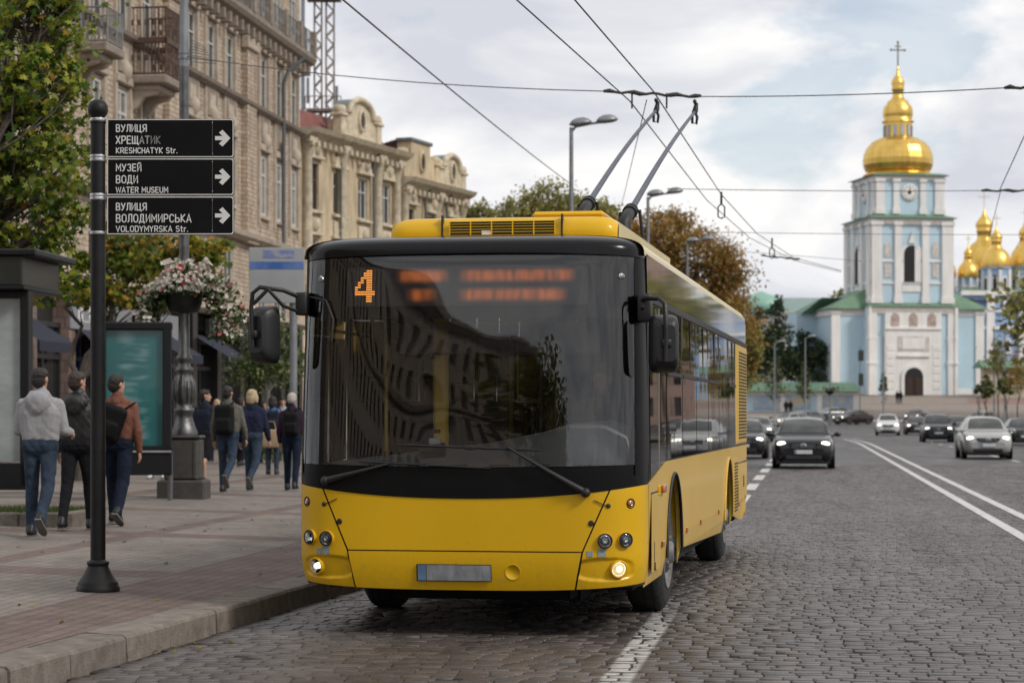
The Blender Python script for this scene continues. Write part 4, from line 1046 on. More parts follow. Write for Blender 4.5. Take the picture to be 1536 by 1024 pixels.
for i, (ya, yb) in enumerate(((179, 236.5), (238, 293), (295, 352))):
    b_ = MB()
    x0, x1 = (161 - 147) / k, (351 - 147) / k; z0, z1 = zt(yb), zt(ya); h = z1 - z0; yf = -.016
    r_ = .018
    ol = [(x0, z0), (x1 - r_, z0)] + [(x1 - r_ + r_ * math.sin(PI / 2 * q / 4), z0 + r_ - r_ * math.cos(PI / 2 * q / 4)) for q in range(5)] + [(x1 - r_ + r_ * math.cos(PI / 2 * q / 4), z1 - r_ + r_ * math.sin(PI / 2 * q / 4)) for q in range(5)] + [(x0, z1)]
    cxm, czm = (x0 + x1) / 2, (z0 + z1) / 2
    b_.prism(ol, -.014, .014, M_SIGNB)
    # white edging as a raised border strip
    bo = .0085
    inn = [(cxm + (x - cxm) * (1 - 2 * bo / (x1 - x0)), czm + (z - czm) * (1 - 2 * bo / h)) for x, z in ol]
    out = [(cxm + (x - cxm) * (1 - .4 * bo / (x1 - x0)), czm + (z - czm) * (1 - .4 * bo / h)) for x, z in ol]
    n = len(ol)
    b_.add([(x, yf, z) for x, z in out] + [(x, yf, z) for x, z in inn], [(q, (q + 1) % n, n + (q + 1) % n, n + q) for q in range(n)], M_SIGNW)
    xs_ = (319 - 147) / k
    b_.box((xs_, -.0155, czm), (.006, .006, h * .94), pm('seam_grey', (.05, .05, .05), .5))
    for zz in (z0 + .03, z1 - .03): b_.lathe([(.004, 0), (.004, .003), (1e-4, .004)], M_STEEL, 8, M=Matrix.Translation((xs_, -.018, zz)) @ Matrix.Rotation(PI / 2, 4, 'X'))
    # arrow
    ax, aw = (323 - 147) / k, (346 - 147) / k; q = .016
    az = czm; tip = aw
    body_ = [(ax, az - q), (tip - .052, az - q), (tip - .052, az + q), (ax, az + q)]
    b_.add([(x, yf - .0006, z) for x, z in body_], [(0, 1, 2, 3)], M_SIGNW)
    s2 = .033
    chev = [(tip, az), (tip - .062, az + .066), (tip - .062 - .028, az + .044), (tip - .052, az + .004), (tip - .052, az - .004), (tip - .062 - .028, az - .044), (tip - .062, az - .066)]
    b_.add([(chev[q_][0], yf - .0010, chev[q_][1]) for q_ in range(7)], [(0, 1, 2, 3), (0, 3, 4), (0, 4, 5, 6)], M_SIGNW)
    tx = (174.5 - 147) / k
    hs = (.054, .058, .042) if i != 2 else (.054, .060, .044)
    for ln, (tt, hh) in enumerate(zip(texts[i], hs)):
        zb = z1 - (.100, .195, .271)[ln] + (.0 if i < 2 else -.008)
        if ln == 1 and i == 0:
            e = lettering(b_, tt[:4], tx, zb, hh, .0092, M_SIGNW, yf, 1.0, .19); e = lettering(b_, tt[4:6], e, zb, hh, .0092, MATS['sign_faded'], yf, 1.0, .19); lettering(b_, tt[6:], e, zb, hh, .0092, pm('sign_more_faded', (.16, .16, .16), .6), yf, 1.0, .19)
        else: lettering(b_, tt, tx, zb, hh, .0086 if ln < 2 else .0072, M_SIGNW, yf, 1.02 if ln < 2 else (1.12, 1.12, 1.16)[i], .2)
    if i < 2: b_.tube([(x0 + .02, -.002, z0 - .004), (x1 - .01, -.002, z0 - .004)], .004, M_STEEL, 6)
    b_.build('sign_board', sp)
# ------------------------------------------------------------------ bus shelter end with light panel
M_FRAME = pm('frame_black', (.008, .008, .009), .45, var=.2, spec=.3)
M_PANE = pm('poster_pale_print', (.30, .33, .33), .25, var=.30, scale=1.1, stretch=(1, 1, 1.8), coat=.6)
Ysh = 28.3
kx = FPX / Ysh
sh = thing('bus_shelter', 'black bus shelter end with a pale grey poster and flat roof at left edge', 'bus shelter', (XP(20, Ysh), Ysh, pave_z(XP(20, Ysh), Ysh)), math.radians(-4))
bz = sh.location.z
Z = lambda py: ZP(py, Ysh) - bz
Xs = lambda px: (px - 20) / kx
p = MB(); p.box((Xs(-16), 0, (Z(440) + Z(692)) / 2), (Xs(32) - Xs(-64), .06, Z(440) - Z(692)), M_PANE); p.build('poster', sh)
p = MB()
for px in (40, -72): p.box((Xs(px), 0, (Z(437) + Z(775)) / 2 + .2), (.11, .2, Z(437) - Z(730)), M_FRAME, .01); p.box((Xs(px) + .02, 0, Z(730) / 2 - .05), (.05, .05, Z(730) + .2), M_FRAME)
p.box((Xs(-16), 0, Z(442)), (1.0, .2, .09), M_FRAME, .01); p.box((Xs(-16), 0, Z(714)), (1.0, .2, Z(692) - Z(732)), M_FRAME, .01)
p.build('frame', sh)
p = MB(); p.box((Xs(-40), .6, Z(381)), (Xs(66) - Xs(-146), 1.9, .09), M_FRAME, .02); p.box((Xs(-50), .55, Z(408)), (Xs(44) - Xs(-144), 1.7, Z(386) - Z(432)), pm('smoked_fascia', (.022, .024, .02), .3, var=.3, scale=3, spec=.3), .02); p.box((Xs(-48), .55, Z(433)), (Xs(48) - Xs(-144), 1.76, .05), M_FRAME, .01)
p.build('roof', sh)
# planted bed with a stone edge
gb = thing('grass_bed', 'low grass bed with a stone edge beside the bus shelter', 'flower bed', (XP(30, 26.6), 26.6, pave_z(XP(30, 26.6), 26.6)), math.radians(-4))
p = MB()
for k_ in range(4): p.box((-1.2 + k_ * .52 - .1, 0, .05), (.51, .14, .22), M_GRAN, .02)
for k_ in range(3): p.box((.55, .35 + k_ * .52, .05), (.14, .51, .22), M_GRAN, .02)
p.build('stone_edge', gb)
p = MB(); p.add([(-1.6, .07, .10), (.48, .07, .10), (.48, 2.0, .10), (-1.6, 2.0, .10)], [(0, 1, 2, 3)], M_SOIL)
for _ in range(5200):
    x, y = rng.uniform(-1.55, .47), rng.uniform(.08, 1.9); h = rng.uniform(.05, .12); a = rng.uniform(0, 2 * PI); b_ = rng.uniform(-.05, .05); c_ = rng.uniform(-.05, .05)
    dx, dy = .006 * math.cos(a), .006 * math.sin(a)
    p.add([(x - dx, y - dy, .09), (x + dx, y + dy, .09), (x + b_, y + c_, .09 + h)], [(0, 1, 2)], M_GRASS)
go = p.build('grass', gb); go['kind'] = 'stuff'
# ------------------------------------------------------------------ advertising panel
Yad = 34.2; kx = FPX / Yad
ad = thing('advertising_panel', 'freestanding black framed panel with a plain teal poster', 'poster panel', (XP(202, Yad), Yad, pave_z(XP(202, Yad), Yad)), math.radians(6))
bz = ad.location.z; Z = lambda py: ZP(py, Yad) - bz
Xs = lambda px: (px - 202) / kx
def teal_mat():
    m, nt, b = newmat('teal_poster')
    tc = N(nt, 'ShaderNodeTexCoord'); sp_ = N(nt, 'ShaderNodeSeparateXYZ'); LK(nt, tc.outputs['Object'], sp_.inputs[0])
    n1 = N(nt, 'ShaderNodeTexNoise', inp={'Scale': 1.4, 'Detail': 2}); LK(nt, tc.outputs['Object'], n1.inputs['Vector'])
    r_ = ramp(nt, n1.outputs['Fac'], [(.3, (.010, .095, .10)), (.7, (.016, .135, .14))])
    mp_ = N(nt, 'ShaderNodeMapping'); mp_.inputs['Scale'].default_value = (2.2, 1, 9); LK(nt, tc.outputs['Object'], mp_.inputs[0])
    n2 = N(nt, 'ShaderNodeTexNoise', inp={'Scale': 1, 'Detail': 1}); LK(nt, mp_.outputs[0], n2.inputs['Vector'])
    sm = ramp(nt, n2.outputs['Fac'], [(.47, (0, 0, 0)), (.66, (.6, .6, .6))])
    ax_ = math_(nt, 'ABSOLUTE', math_(nt, 'ADD', sp_.outputs[0], .02)); lim = N(nt, 'ShaderNodeMapRange', interpolation_type='SMOOTHSTEP'); LK(nt, ax_, lim.inputs[0]); lim.inputs[1].default_value = .12; lim.inputs[2].default_value = .3; lim.inputs[3].default_value = 1; lim.inputs[4].default_value = 0
    LK(nt, mixc(nt, math_(nt, 'MULTIPLY', sm.outputs[0], lim.outputs[0]), r_.outputs[0], (.20, .32, .33)), b.inputs['Base Color'])
    b.inputs['Roughness'].default_value = .25; b.inputs['Coat Weight'].default_value = .4
    return m
p = MB(); p.box((0, 0, (Z(495) + Z(670)) / 2), (Xs(244) - Xs(160), .05, Z(495) - Z(670)), teal_mat()); p.build('poster', ad)
p = MB()
for px in (153.5, 250.5): p.box((Xs(px), 0, (Z(484) + Z(684)) / 2), (.13, .24, Z(484) - Z(684)), M_FRAME, .015)
p.box((0, 0, Z(489)), (Xs(258) - Xs(146), .25, .12), M_FRAME, .02); p.box((0, 0, Z(690)), (Xs(258) - Xs(146), .24, Z(668) - Z(712)), M_FRAME, .015)
p.box((Xs(200), -.13, Z(677)), (Xs(260) - Xs(146), .05, .03), M_STEEL, .008)
p.build('frame', ad)
for px in (150, 255):
    p = MB(); p.tube([(Xs(px), -.06, 0), (Xs(px), -.06, Z(676))], .04, pm('galvanised_leg', (.12, .12, .125), .45, .5, var=.2), 10); p.build('leg', ad)
# ------------------------------------------------------------------ ornate lamp post with hanging flowers
M_IRON = pm('cast_iron', (.12, .12, .12), .32, .8, var=.35, scale=8, bump=.3, bscale=50)
M_IRONB = pm('cast_iron_base', (.06, .056, .05), .6, .3, var=.3, scale=7, bump=.3, bscale=40)
M_GALV = pm('grey_mast', (.22, .23, .24), .4, .5, var=.2, scale=4)
Yl = 35.2; kx = FPX / Yl
LX, LZ = XP(276, Yl), pave_z(XP(276, Yl), Yl)
lp = thing('ornate_lamp_post', 'tall grey lamp post with an ornate cast iron base carrying the flower basket', 'lamp post', (LX, Yl, LZ))
Z = lambda py: ZP(py, Yl) - LZ
p = MB()
p.box((0, 0, .1), (.74, .74, Z(722) + .12), M_IRONB, .03); p.box((0, 0, (Z(722) + Z(655)) / 2), (.56, .56, Z(655) - Z(722)), M_IRONB, .06); p.box((0, 0, Z(655)), (.60, .60, .05), M_IRONB, .02)
for sx in (-1, 1): p.box((sx * .19, -.285, (Z(716) + Z(662)) / 2), (.012, .012, Z(662) - Z(716)), M_IRONB)
p.build('base', lp)
p = MB()
r1 = lambda w_: w_ / 2 / kx
p.lathe([(r1(40), Z(655)), (r1(42), Z(648)), (r1(34), Z(640)), (r1(27), Z(628)), (r1(25), Z(620)), (r1(31), Z(617)), (r1(31), Z(613)), (r1(24), Z(611)), (r1(27), Z(604)), (r1(32), Z(592)), (r1(33), Z(580)), (r1(29), Z(568)), (r1(22), Z(560)), (r1(27), Z(557)), (r1(27), Z(552)), (r1(20), Z(549)), (r1(20), Z(542)), (r1(25), Z(539)), (r1(25), Z(536)), (r1(17), Z(530)), (r1(17), Z(470)), (r1(15), Z(380)), (r1(14.5), Z(200)), (r1(14), Z(100))], M_IRON, 24)
for k_ in range(12):
    a = 2 * PI * k_ / 12; pts = [(r1(w_) * math.cos(a), r1(w_) * math.sin(a), Z(py)) for w_, py in ((25, 607), (31, 597), (33, 585), (31, 573), (23, 562))]
    p.tube(pts, [.008, .022, .026, .022, .008], M_IRON, 6)
p.build('column', lp)
p = MB(); p.lathe([(r1(14), Z(100)), (r1(13), Z(0)), (r1(12), Z(-120))], M_GALV, 20)
for py in (86, 78): p.lathe([(r1(17), Z(py) - .03), (r1(17), Z(py) + .03)], M_GALV, 16)
for k_ in range(8): p.tube([(.1, -.06, Z(60) - k_ * .05), (.3 + .03 * k_, -.1, Z(70) - .04 * k_)], .006, M_IRON, 5)
p.build('mast', lp)
fb_ = thing('flower_basket', 'black bowl overflowing with white and pink flowers hung on the ornate lamp post', 'flower basket', (LX, Yl, LZ))
p = MB()
p.lathe([(.10, Z(470)), (r1(44), Z(468)), (r1(54), Z(455)), (r1(58), Z(440)), (r1(60), Z(437)), (r1(52), Z(437))], pm('bowl_black', (.012, .012, .012), .5, var=.2), 28); p.build('bowl', fb_)
M_FOL = leafmat('basket_leaves', [(.012, .03, .006), (.03, .06, .012), (.06, .09, .02), (.09, .11, .03)], .25)
M_FW = leafmat('white_petals', [(.52, .50, .47), (.66, .64, .61), (.50, .44, .44)], .25)
M_FP = leafmat('pink_petals', [(.45, .12, .16), (.5, .06, .08), (.55, .3, .33)], .25)
fl = MB(); fw = MB(); fr = random.Random(11)
def basket_pt():
    # a loose mound over the bowl that trails down on its right side
    w_ = fr.random()
    if w_ < .55:
        a, q = fr.uniform(0, 2 * PI), math.sqrt(fr.random())
        return Vector((q * .60 * math.cos(a) + .05, q * .5 * math.sin(a), Z(432) + .42 * (1 - q * q) * fr.uniform(.5, 1) - .12 * q))
    if w_ < .85:
        t_ = fr.random(); return Vector((.38 + .33 * math.sin(t_ * 2.2) + fr.gauss(0, .12), fr.gauss(-.1, .22), Z(418) - t_ * .95 + fr.gauss(0, .05)))
    t_ = fr.random(); return Vector((-.38 - .15 * math.sin(t_ * 2) + fr.gauss(0, .07), fr.gauss(-.05, .2), Z(430) - t_ * .62))
def leaf4(mb, c, s_, m, rg_, asp=.55):
    n = Vector((rg_.gauss(0, 1), rg_.gauss(0, 1), rg_.gauss(.6, 1))).normalized(); u = n.orthogonal().normalized(); u = Matrix.Rotation(rg_.uniform(0, 2 * PI), 3, n) @ u; v = n.cross(u)
    mb.add([c - u * s_, c + v * s_ * asp, c + u * s_, c - v * s_ * asp], [(0, 1, 2, 3)], m)
for _ in range(5200): leaf4(fl, basket_pt(), fr.uniform(.025, .055), M_FOL, fr)
def blossom(mb, c, s_, m, rg_):
    n = Vector((rg_.gauss(0, .7), rg_.gauss(-.8, .6), rg_.gauss(.4, .7))).normalized(); u = n.orthogonal().normalized(); v = n.cross(u)
    vs = [c]; k_ = 10
    for j in range(k_):
        a = 2 * PI * j / k_; q = s_ * (1 if j % 2 == 0 else .72); vs.append(c + (u * math.cos(a) + v * math.sin(a)) * q + n * s_ * .25)
    mb.add(vs, [(0, 1 + j, 1 + (j + 1) % k_) for j in range(k_)], m)
for _ in range(1150):
    c = basket_pt(); c += Vector((c.x * .06, -.08, .04)); blossom(fw, c, fr.uniform(.025, .05), M_FP if fr.random() < .13 else M_FW, fr)
for cx_ in (-.22, -.1, -.02, .36):
    for _ in range(16): blossom(fw, Vector((cx_ + fr.gauss(0, .06), fr.gauss(-.05, .05), Z(400) + fr.gauss(0, .055))), .06, M_FW, fr)
fl.build('foliage', fb_); fw.build('blossoms', fb_)
# ------------------------------------------------------------------ stop sign board
Yb = 46.0; kx = FPX / Yb
sb = thing('stop_sign', 'grey and blue board with smudged print on a post beside the trolleybus mirror', 'stop sign', (XP(440, Yb), Yb, pave_z(XP(440, Yb), Yb)))
bz = sb.location.z; Z = lambda py: ZP(py, Yb) - bz
Xs = lambda px: (px - 440) / kx
p = MB(); p.tube([(0, 0, 0), (0, 0, Z(440))], .08, M_GALV, 12); p.tube([(-.02 - .12, .05, 0), (-.02 - .12, .05, .02)], .1, M_GALV, 8); p.build('post', sb)
def smudge_mat(name, base, col, sx, sz, thr):
    m, nt, b = newmat(name)
    tc = N(nt, 'ShaderNodeTexCoord'); mp_ = N(nt, 'ShaderNodeMapping'); mp_.inputs['Scale'].default_value = (sx, 1, sz); LK(nt, tc.outputs['Object'], mp_.inputs[0])
    n2 = N(nt, 'ShaderNodeTexNoise', inp={'Scale': 1, 'Detail': 2}); LK(nt, mp_.outputs[0], n2.inputs['Vector'])
    sm = ramp(nt, n2.outputs['Fac'], [(thr, (0, 0, 0)), (thr + .2, (.7, .7, .7))]); LK(nt, mixc(nt, sm.outputs[0], base, col), b.inputs['Base Color']); b.inputs['Roughness'].default_value = .5
    return m
p = MB(); cx_ = Xs(416)
p.box((cx_, -.1, (Z(372) + Z(455)) / 2), (Xs(458) - Xs(375), .06, Z(372) - Z(455)), smudge_mat('board_grey', (.30, .31, .32), (.25, .26, .27), 1.5, 1.5, .45), .01)
p.box((cx_, -.135, Z(398.5)), (Xs(457) - Xs(376), .006, Z(393) - Z(404)), smudge_mat('board_blue', (.03, .09, .32), (.12, .2, .42), 3, 2, .4))
p.box((Xs(419), -.134, Z(382)), (.64, .004, .16), smudge_mat('board_smear', (.30, .31, .32), (.07, .12, .40), 5, 9, .36))
p.build('board', sb)
# ------------------------------------------------------------------ street lamps
def street_lamp(px, Y, H, label, group, heads=2, s=1.0, pw=.068):
    X = XP(px, Y); z = (pave_z(X, Y) if X < kerb_x(Y) else zr(Y))
    t_ = thing('street_lamp', label, 'street lamp', (X, Y, z), 0, group)
    p = MB(); p.lathe([(pw * 2, 0), (pw * 2, .6), (pw * 1.3, .7), (pw * 1.1, H * .45), (pw * .75, H)], M_GALV, 12); p.build('pole', t_)
    L_ = 1.2
    p = MB(); p.tube([(0, 0, H - .12), (.12, 0, H + .02), (.5, 0, H + .10), (L_, 0, H + .2)], .035 * s, M_GALV, 8); p.build('arm', t_)
    for x0, l_ in (((.25, .62), (.95, .6)) if heads == 2 else ((.6, .8),)):
        h = MB(); M = Matrix.Translation((x0, 0, H + .07 + .11 * x0)) @ Matrix.Rotation(-.12, 4, 'Y')
        h.lathe([(1e-4, -.35), (.6, -.3), (.9, -.1), (1, 0), (.95, .25), (.7, .7), (.35, .95), (1e-4, 1)], M_GALV, 14, M=M @ Matrix.Diagonal((l_ * .5, .17 * s, .17 * s, 1)))
        h.build('lamp_head', t_)
    return t_
LG = 'twin headed lamps along the left kerb'
street_lamp(857, 60, 9.0, 'grey street lamp with two curved heads, nearest above the trolleybus roof', LG)
street_lamp(972, 79.5, 9.05, 'grey twin street lamp just right of the trolleybus poles in front of orange tree', LG)
street_lamp(1031, 104, 9.3, 'grey street lamp standing in front of the orange tree crown', LG)
street_lamp(1046, 126, 9.6, 'grey street lamp farthest down the left kerb among orange leaves', LG)
street_lamp(1162, 190, 7.4, 'slim grey lamp above the sapling left of the mural wall', 'square lamps', 1)
street_lamp(1208, 205, 8.2, 'slim grey lamp with a pale head above the sapling by the mural wall', 'square lamps', 1)
# wires
M_WIRE = pm('wire_dark', (.03, .03, .032), .5, .3, var=.1)
M_CAB = pm('wire_grey', (.10, .10, .105), .5, .2, var=.1)
def wire(name, pts, r_, label, cat='wire', group=None, m=None, sag=0, n=10):
    q = []
    for a, b_ in zip(pts, pts[1:]):
        for k_ in range(n): q.append(a + (b_ - a) * (k_ / n) - Vector((0, 0, sag * 4 * (k_ / n) * (1 - k_ / n))))
    q.append(pts[-1]); p = MB(); p.tube(q, r_, m or M_WIRE, 6)
    return p.build(name, label=label, cat=cat, group=group)
def at_z(px, py, z=WZ): return P(px, py, (z - EYE) * FPX / (HY - py))
CW = 'contact wires over the bus lane'
L1 = [(640, -160), (775, 0), (945, 152), (1060, 300), (1125, 357), (1190, 390), (1262, 408)]
L2 = [(700, -190), (862, 0), (980, 137), (1082, 292), (1135, 350), (1190, 386), (1262, 406)]
for L_, lb in ((L1, 'left contact wire of the pair above the bus lane'), (L2, 'right contact wire of the pair above the bus lane')):
    wire('contact_wire', [at_z(a, b_) for a, b_ in L_], .0085, lb, 'wire', CW, n=6)
# span wires
M_INS = pm('insulator_dark', (.035, .034, .032), .5, var=.3)
def insul(p0, p1, name, label):
    p = MB(); d_ = p1 - p0; n = 16
    p.tube([p0 + d_ * (k_ / n) + Vector((0, 0, .012 * math.sin(k_ * 1.7))) for k_ in range(n + 1)], [.018 + .012 * (k_ in (1, 5, 6, 11, 12, 15)) for k_ in range(n + 1)], M_INS, 8)
    return p
Ysp = 29.6
a0 = P(275, 84, Yl); a1 = P(905, 137, Ysp); a2 = P(1052, 145, Ysp - .1); a3 = P(1507, 132, 27.5); a4 = P(1640, 128, 26.5)
wire('span_wire', [a0, a1], .007, 'thin span wire from the ornate lamp post mast to the trolley pole tips', group='span wires', m=M_CAB, sag=.10)
wire('span_wire', [a2, a3], .007, 'thin span wire running right from the trolley pole tips past the golden bulb', group='span wires', m=M_CAB, sag=.03)
p = insul(a1, a2, '', ''); 
for px in (948, 1000):
    b_ = P(px, 140, Ysp); p.tube([b_, b_ + Vector((0, 0, -.2))], .012, M_INS, 6)
p.build('wire_insulator', label='long dark insulator bar across both contact wires at the pole tips', cat='insulator', group='wire insulators')
insul(a3, a4, '', '').build('wire_insulator', label='dark insulator bar at the upper right edge beside the cross', cat='insulator', group='wire insulators')
Y2 = 41.5
b0, b1, b2, b3 = P(1028, 284, Y2), P(1472, 286, Y2), P(1600, 286, Y2), P(1000, 283, Y2)
wire('span_wire', [b3, b1], .007, 'thin span wire crossing in front of the bell tower clock storey', group='span wires', m=M_CAB, sag=.02)
p = insul(b1, b2, '', ''); p.build('wire_insulator', label='dark insulator bar in front of the cathedral cross', cat='insulator', group='wire insulators')
def hanger(px, py, Y, label, h):
    p = MB(); a = P(px, py, Y); p.tube([a, a - Vector((0, 0, h * .45))], .022, M_INS, 8)
    b_ = a - Vector((0, 0, h * .45)); p.tube([b_, b_ + Vector((-.06, 0, -h * .12)), b_ + Vector((-.06, 0, -h * .5)), b_ + Vector((0, 0, -h * .56)), b_ + Vector((.06, 0, -h * .5)), b_ + Vector((.06, 0, -h * .12)), b_], .014, M_INS, 6)
    p.build('wire_hanger', label=label, cat='wire hanger', group='wire hangers')
hanger(1082, 288, Y2, 'dark loop hanger under the clock storey span wire', .48)
hanger(1158, 357, 56, 'dark loop hanger on the farther span wire above the crossing bar', .5)
Y3 = 57.0
insul(P(1142, 383, Y3), P(1200, 389, Y3), '', '').build('wire_insulator', label='short dark insulator bar where the far contact wires meet', cat='insulator', group='wire insulators')
wire('span_wire', [P(1060, 348, Y3), P(1560, 352, Y3)], .007, 'faint span wire across the tall arched bell tower window', group='span wires', m=M_CAB, sag=.02)
wire('span_wire', [P(1100, 376, 62), P(1300, 392, 62)], .006, 'faint short wire left of the bell tower arched window', group='span wires', m=M_CAB)
wire('stay_cable', [P(505, -8, 24), P(856, 276, 60)], .012, 'thick grey cable running down to the nearest twin street lamp', 'cable', None, pm('cable_grey', (.13, .13, .13), .6), .05)
wire('stay_cable', [P(970, 150, 29.5), P(932, 310, 60)], .007, 'thin drop wire hanging behind the left trolley pole', 'cable', None, M_CAB)
c0 = P(1500, 284, Y2)
wire('branch_wire', [at_z(1620, 70), at_z(1536, 205), c0], .008, 'steep wire at right edge reaching the insulator before the cathedral', 'wire', 'branch wires', n=3)
wire('branch_wire', [c0 + Vector((.02, 0, 0)), P(1482, 360, 60)], .007, 'steep wire falling from the insulator over the golden cathedral domes', 'wire', 'branch wires', n=3)
wire('branch_wire', [P(1575, 280, Y2), P(1524, 372, 60)], .007, 'short steep wire at the frame edge over the golden domes', 'wire', 'branch wires', n=3)
# ------------------------------------------------------------------ buildings on the left
FD = 18.0
K0 = tline(kerb_x(40), 40)
FT = K0 - FD                       # facade line, street frame t
RZ = PI / 2 - TH
def fac_s(px):                     # where a photo column meets the facade line, metres along the street
    a = (px - CX) / FPX            # X = a*Y ; X*CT - Y*ST = FT
    Y = FT / (a * CT - ST); X = a * Y
    return X * ST + Y * CT, Y
def fac_z(px, py): return ZP(py, fac_s(px)[1])
GZ = .31
STONE_L = pm('stone_trim', (.41, .345, .275), .85, var=.25, scale=3, bump=.3, bscale=20)
STONE_D = pm('stone_grey_brown', (.24, .198, .16), .88, var=.3, scale=3, bump=.3, bscale=20)
BRK = brickmat('beige_brick', (.44, .345, .26), (.56, .455, .35), (.22, .17, .13), .42, .17, .9, .8, .014, .3)
BRK2 = brickmat('beige_stone', (.46, .365, .27), (.54, .44, .335), (.24, .19, .15), .9, .42, .9, .5, .018, .3)
WHT = pm('white_window_paint', (.52, .51, .48), .55, var=.15, scale=4)
RAIL = pm('rusty_railing', (.085, .05, .038), .8, var=.5, scale=6)
RAILG = pm('grey_railing', (.20, .195, .19), .6, var=.2)
def wglass(name, c):
    m = pm(name, c, .08, var=.5, scale=.9, spec=.6); return m
WG = wglass('window_dark_glass', (.035, .038, .042)); WGC = wglass('window_curtain_glass', (.17, .17, .165))
def window_mesh(w, h, fm, gm, mull=1, trans=.68, d=.06, fw=.07):
    p = MB()
    p.box((0, 0, fw / 2), (w, d, fw), fm); p.box((0, 0, h - fw / 2), (w, d, fw), fm)
    for sx in (-1, 1): p.box((sx * (w / 2 - fw / 2), 0, h / 2), (fw, d, h - 2 * fw), fm)
    for k in range(mull): p.box((-w / 2 + w * (k + 1) / (mull + 1), -.002, h / 2), (fw * .9, d, h - 2 * fw), fm)
    if trans: p.box((0, -.004, h * trans), (w - 2 * fw, d, fw * .8), fm)
    p.add([(-w / 2, .02, 0), (w / 2, .02, 0), (w / 2, .02, h), (-w / 2, .02, h)], [(0, 1, 2, 3)], gm)
    return p.mesh('window_mesh')
def wall_open(mb, x0, x1, z0, z1, ops, m, rm, rev=.28, y=0):
    xs = sorted({x0, x1, *[round(v, 3) for o in ops for v in o[:2]]}); zs = sorted({z0, z1, *[round(v, 3) for o in ops for v in o[2:4]]})
    for a, b in zip(xs, xs[1:]):
        run = None
        for c, d in zip(zs, zs[1:]):
            mx_, mz = (a + b) / 2, (c + d) / 2
            hole = any(o[0] < mx_ < o[1] and o[2] < mz < o[3] for o in ops)
            if hole:
                if run is not None: mb.add([(a, y, run), (b, y, run), (b, y, c), (a, y, c)], [(0, 1, 2, 3)], m); run = None
            elif run is None: run = c
        if run is not None: mb.add([(a, y, run), (b, y, run), (b, y, zs[-1]), (a, y, zs[-1])], [(0, 1, 2, 3)], m)
    for a, b, c, d in [o[:4] for o in ops]:
        q = [(a, c), (b, c), (b, d), (a, d)]
        for (p0, p1) in zip(q, q[1:] + q[:1]): mb.add([(p0[0], y, p0[1]), (p1[0], y, p1[1]), (p1[0], y + rev, p1[1]), (p0[0], y + rev, p0[1])], [(0, 1, 2, 3)], rm)
def railing(mb, pts, h, m, step=.13, z=0):
    for a, b in zip(pts, pts[1:]):
        a, b = Vector((*a, z)), Vector((*b, z)); L = (b - a).length; n = max(1, int(L / step))
        for zz in (.05, h): mb.tube([a + Vector((0, 0, zz)), b + Vector((0, 0, zz))], .03, m, 4)
        for k in range(n + 1):
            q = a + (b - a) * (k / n); mb.tube([q, q + Vector((0, 0, h))], .032 if k % 8 == 0 else .014, m, 4, False)
        for k in range(0, n, 2):   # scrolls
            q = a + (b - a) * ((k + .5) / n); mb.tube([q + Vector((0, 0, h * .45)), q + Vector((0, 0, h * .62))], .045, m, 5)
def cornice(mb, x0, x1, z, prof, m, y=0):
    """profile of (out, dz) swept along x"""
    pr = [(y, z + prof[0][1])] + [(y - o, z + dz) for o, dz in prof] + [(y, z + prof[-1][1])]
    n = len(pr)
    mb.add([(x0, a, b) for a, b in pr] + [(x1, a, b) for a, b in pr], [tuple(range(n))[::-1], tuple(range(n, 2 * n))] + [(i, (i + 1) % n, (i + 1) % n + n, i + n) for i in range(n)], m)
def building_root(name, label, s0):
    x, y = road(FT, s0); return thing(name, label, 'building', (x, y, 0), RZ)
# --- building 1: beige brick block with balconies
S0 = 44.0; s_end = fac_s(450)[0]; L1_ = s_end - S0
lx = lambda px: fac_s(px)[0] - S0
b1 = building_root('brick_building', 'tall beige brick apartment building with rusty balconies behind the maple and signpost', S0)
ops = []; wins = []
floors = [(9.7, 12.15), (13.95, 16.1), (17.9, 20.2), (21.6, 23.6)]
pitch = 2.72; n = int(L1_ / pitch); xo = L1_ - n * pitch
piers = []
for i in range(n):
    xc = xo + (i + .5) * pitch
    if i % 4 == 3: piers.append(xc); continue
    for fi, (z0, z1) in enumerate(floors):
        w_ = 1.35; zz0 = z0 - (1.0 if fi == 0 and i % 4 == 1 and i < 8 else 0)
        ops.append((xc - w_ / 2, xc + w_ / 2, zz0, z1)); wins.append((xc, zz0, z1 - zz0, fi))
    ops.append((xc - .65, xc + .65, 5.9, 8.0)); wins.append((xc, 5.9, 2.1, 9))
p = MB()
wall_open(p, 0, L1_, 5.5, 25.0, ops, BRK, STONE_L)
p.add([(0, 0, 25), (L1_, 0, 25), (L1_, 14, 25), (0, 14, 25)], [(0, 1, 2, 3)], STONE_D)
p.add([(L1_, 0, GZ - .3), (L1_, 14, GZ - .3), (L1_, 14, 25), (L1_, 0, 25)], [(0, 1, 2, 3)], BRK)
p.add([(0, 0, GZ - .3), (0, 14, GZ - .3), (0, 14, 25), (0, 0, 25)], [(3, 2, 1, 0)], BRK)
p.add([(0, 14, GZ - .3), (L1_, 14, GZ - .3), (L1_, 14, 25), (0, 14, 25)], [(3, 2, 1, 0)], BRK)
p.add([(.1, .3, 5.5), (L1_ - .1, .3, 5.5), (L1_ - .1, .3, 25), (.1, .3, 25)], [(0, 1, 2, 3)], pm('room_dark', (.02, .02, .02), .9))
for xc in piers:
    p.box((xc, -.12, 15.2), (1.5, .24, 13.4), BRK); p.box((xc, -.16, 8.6), (1.7, .32, .5), STONE_L); p.box((xc, -.18, 16.2), (1.75, .36, .5), STONE_L, .05)
    p.box((xc, -.12, 20.5), (1.4, .24, 6.5), BRK)
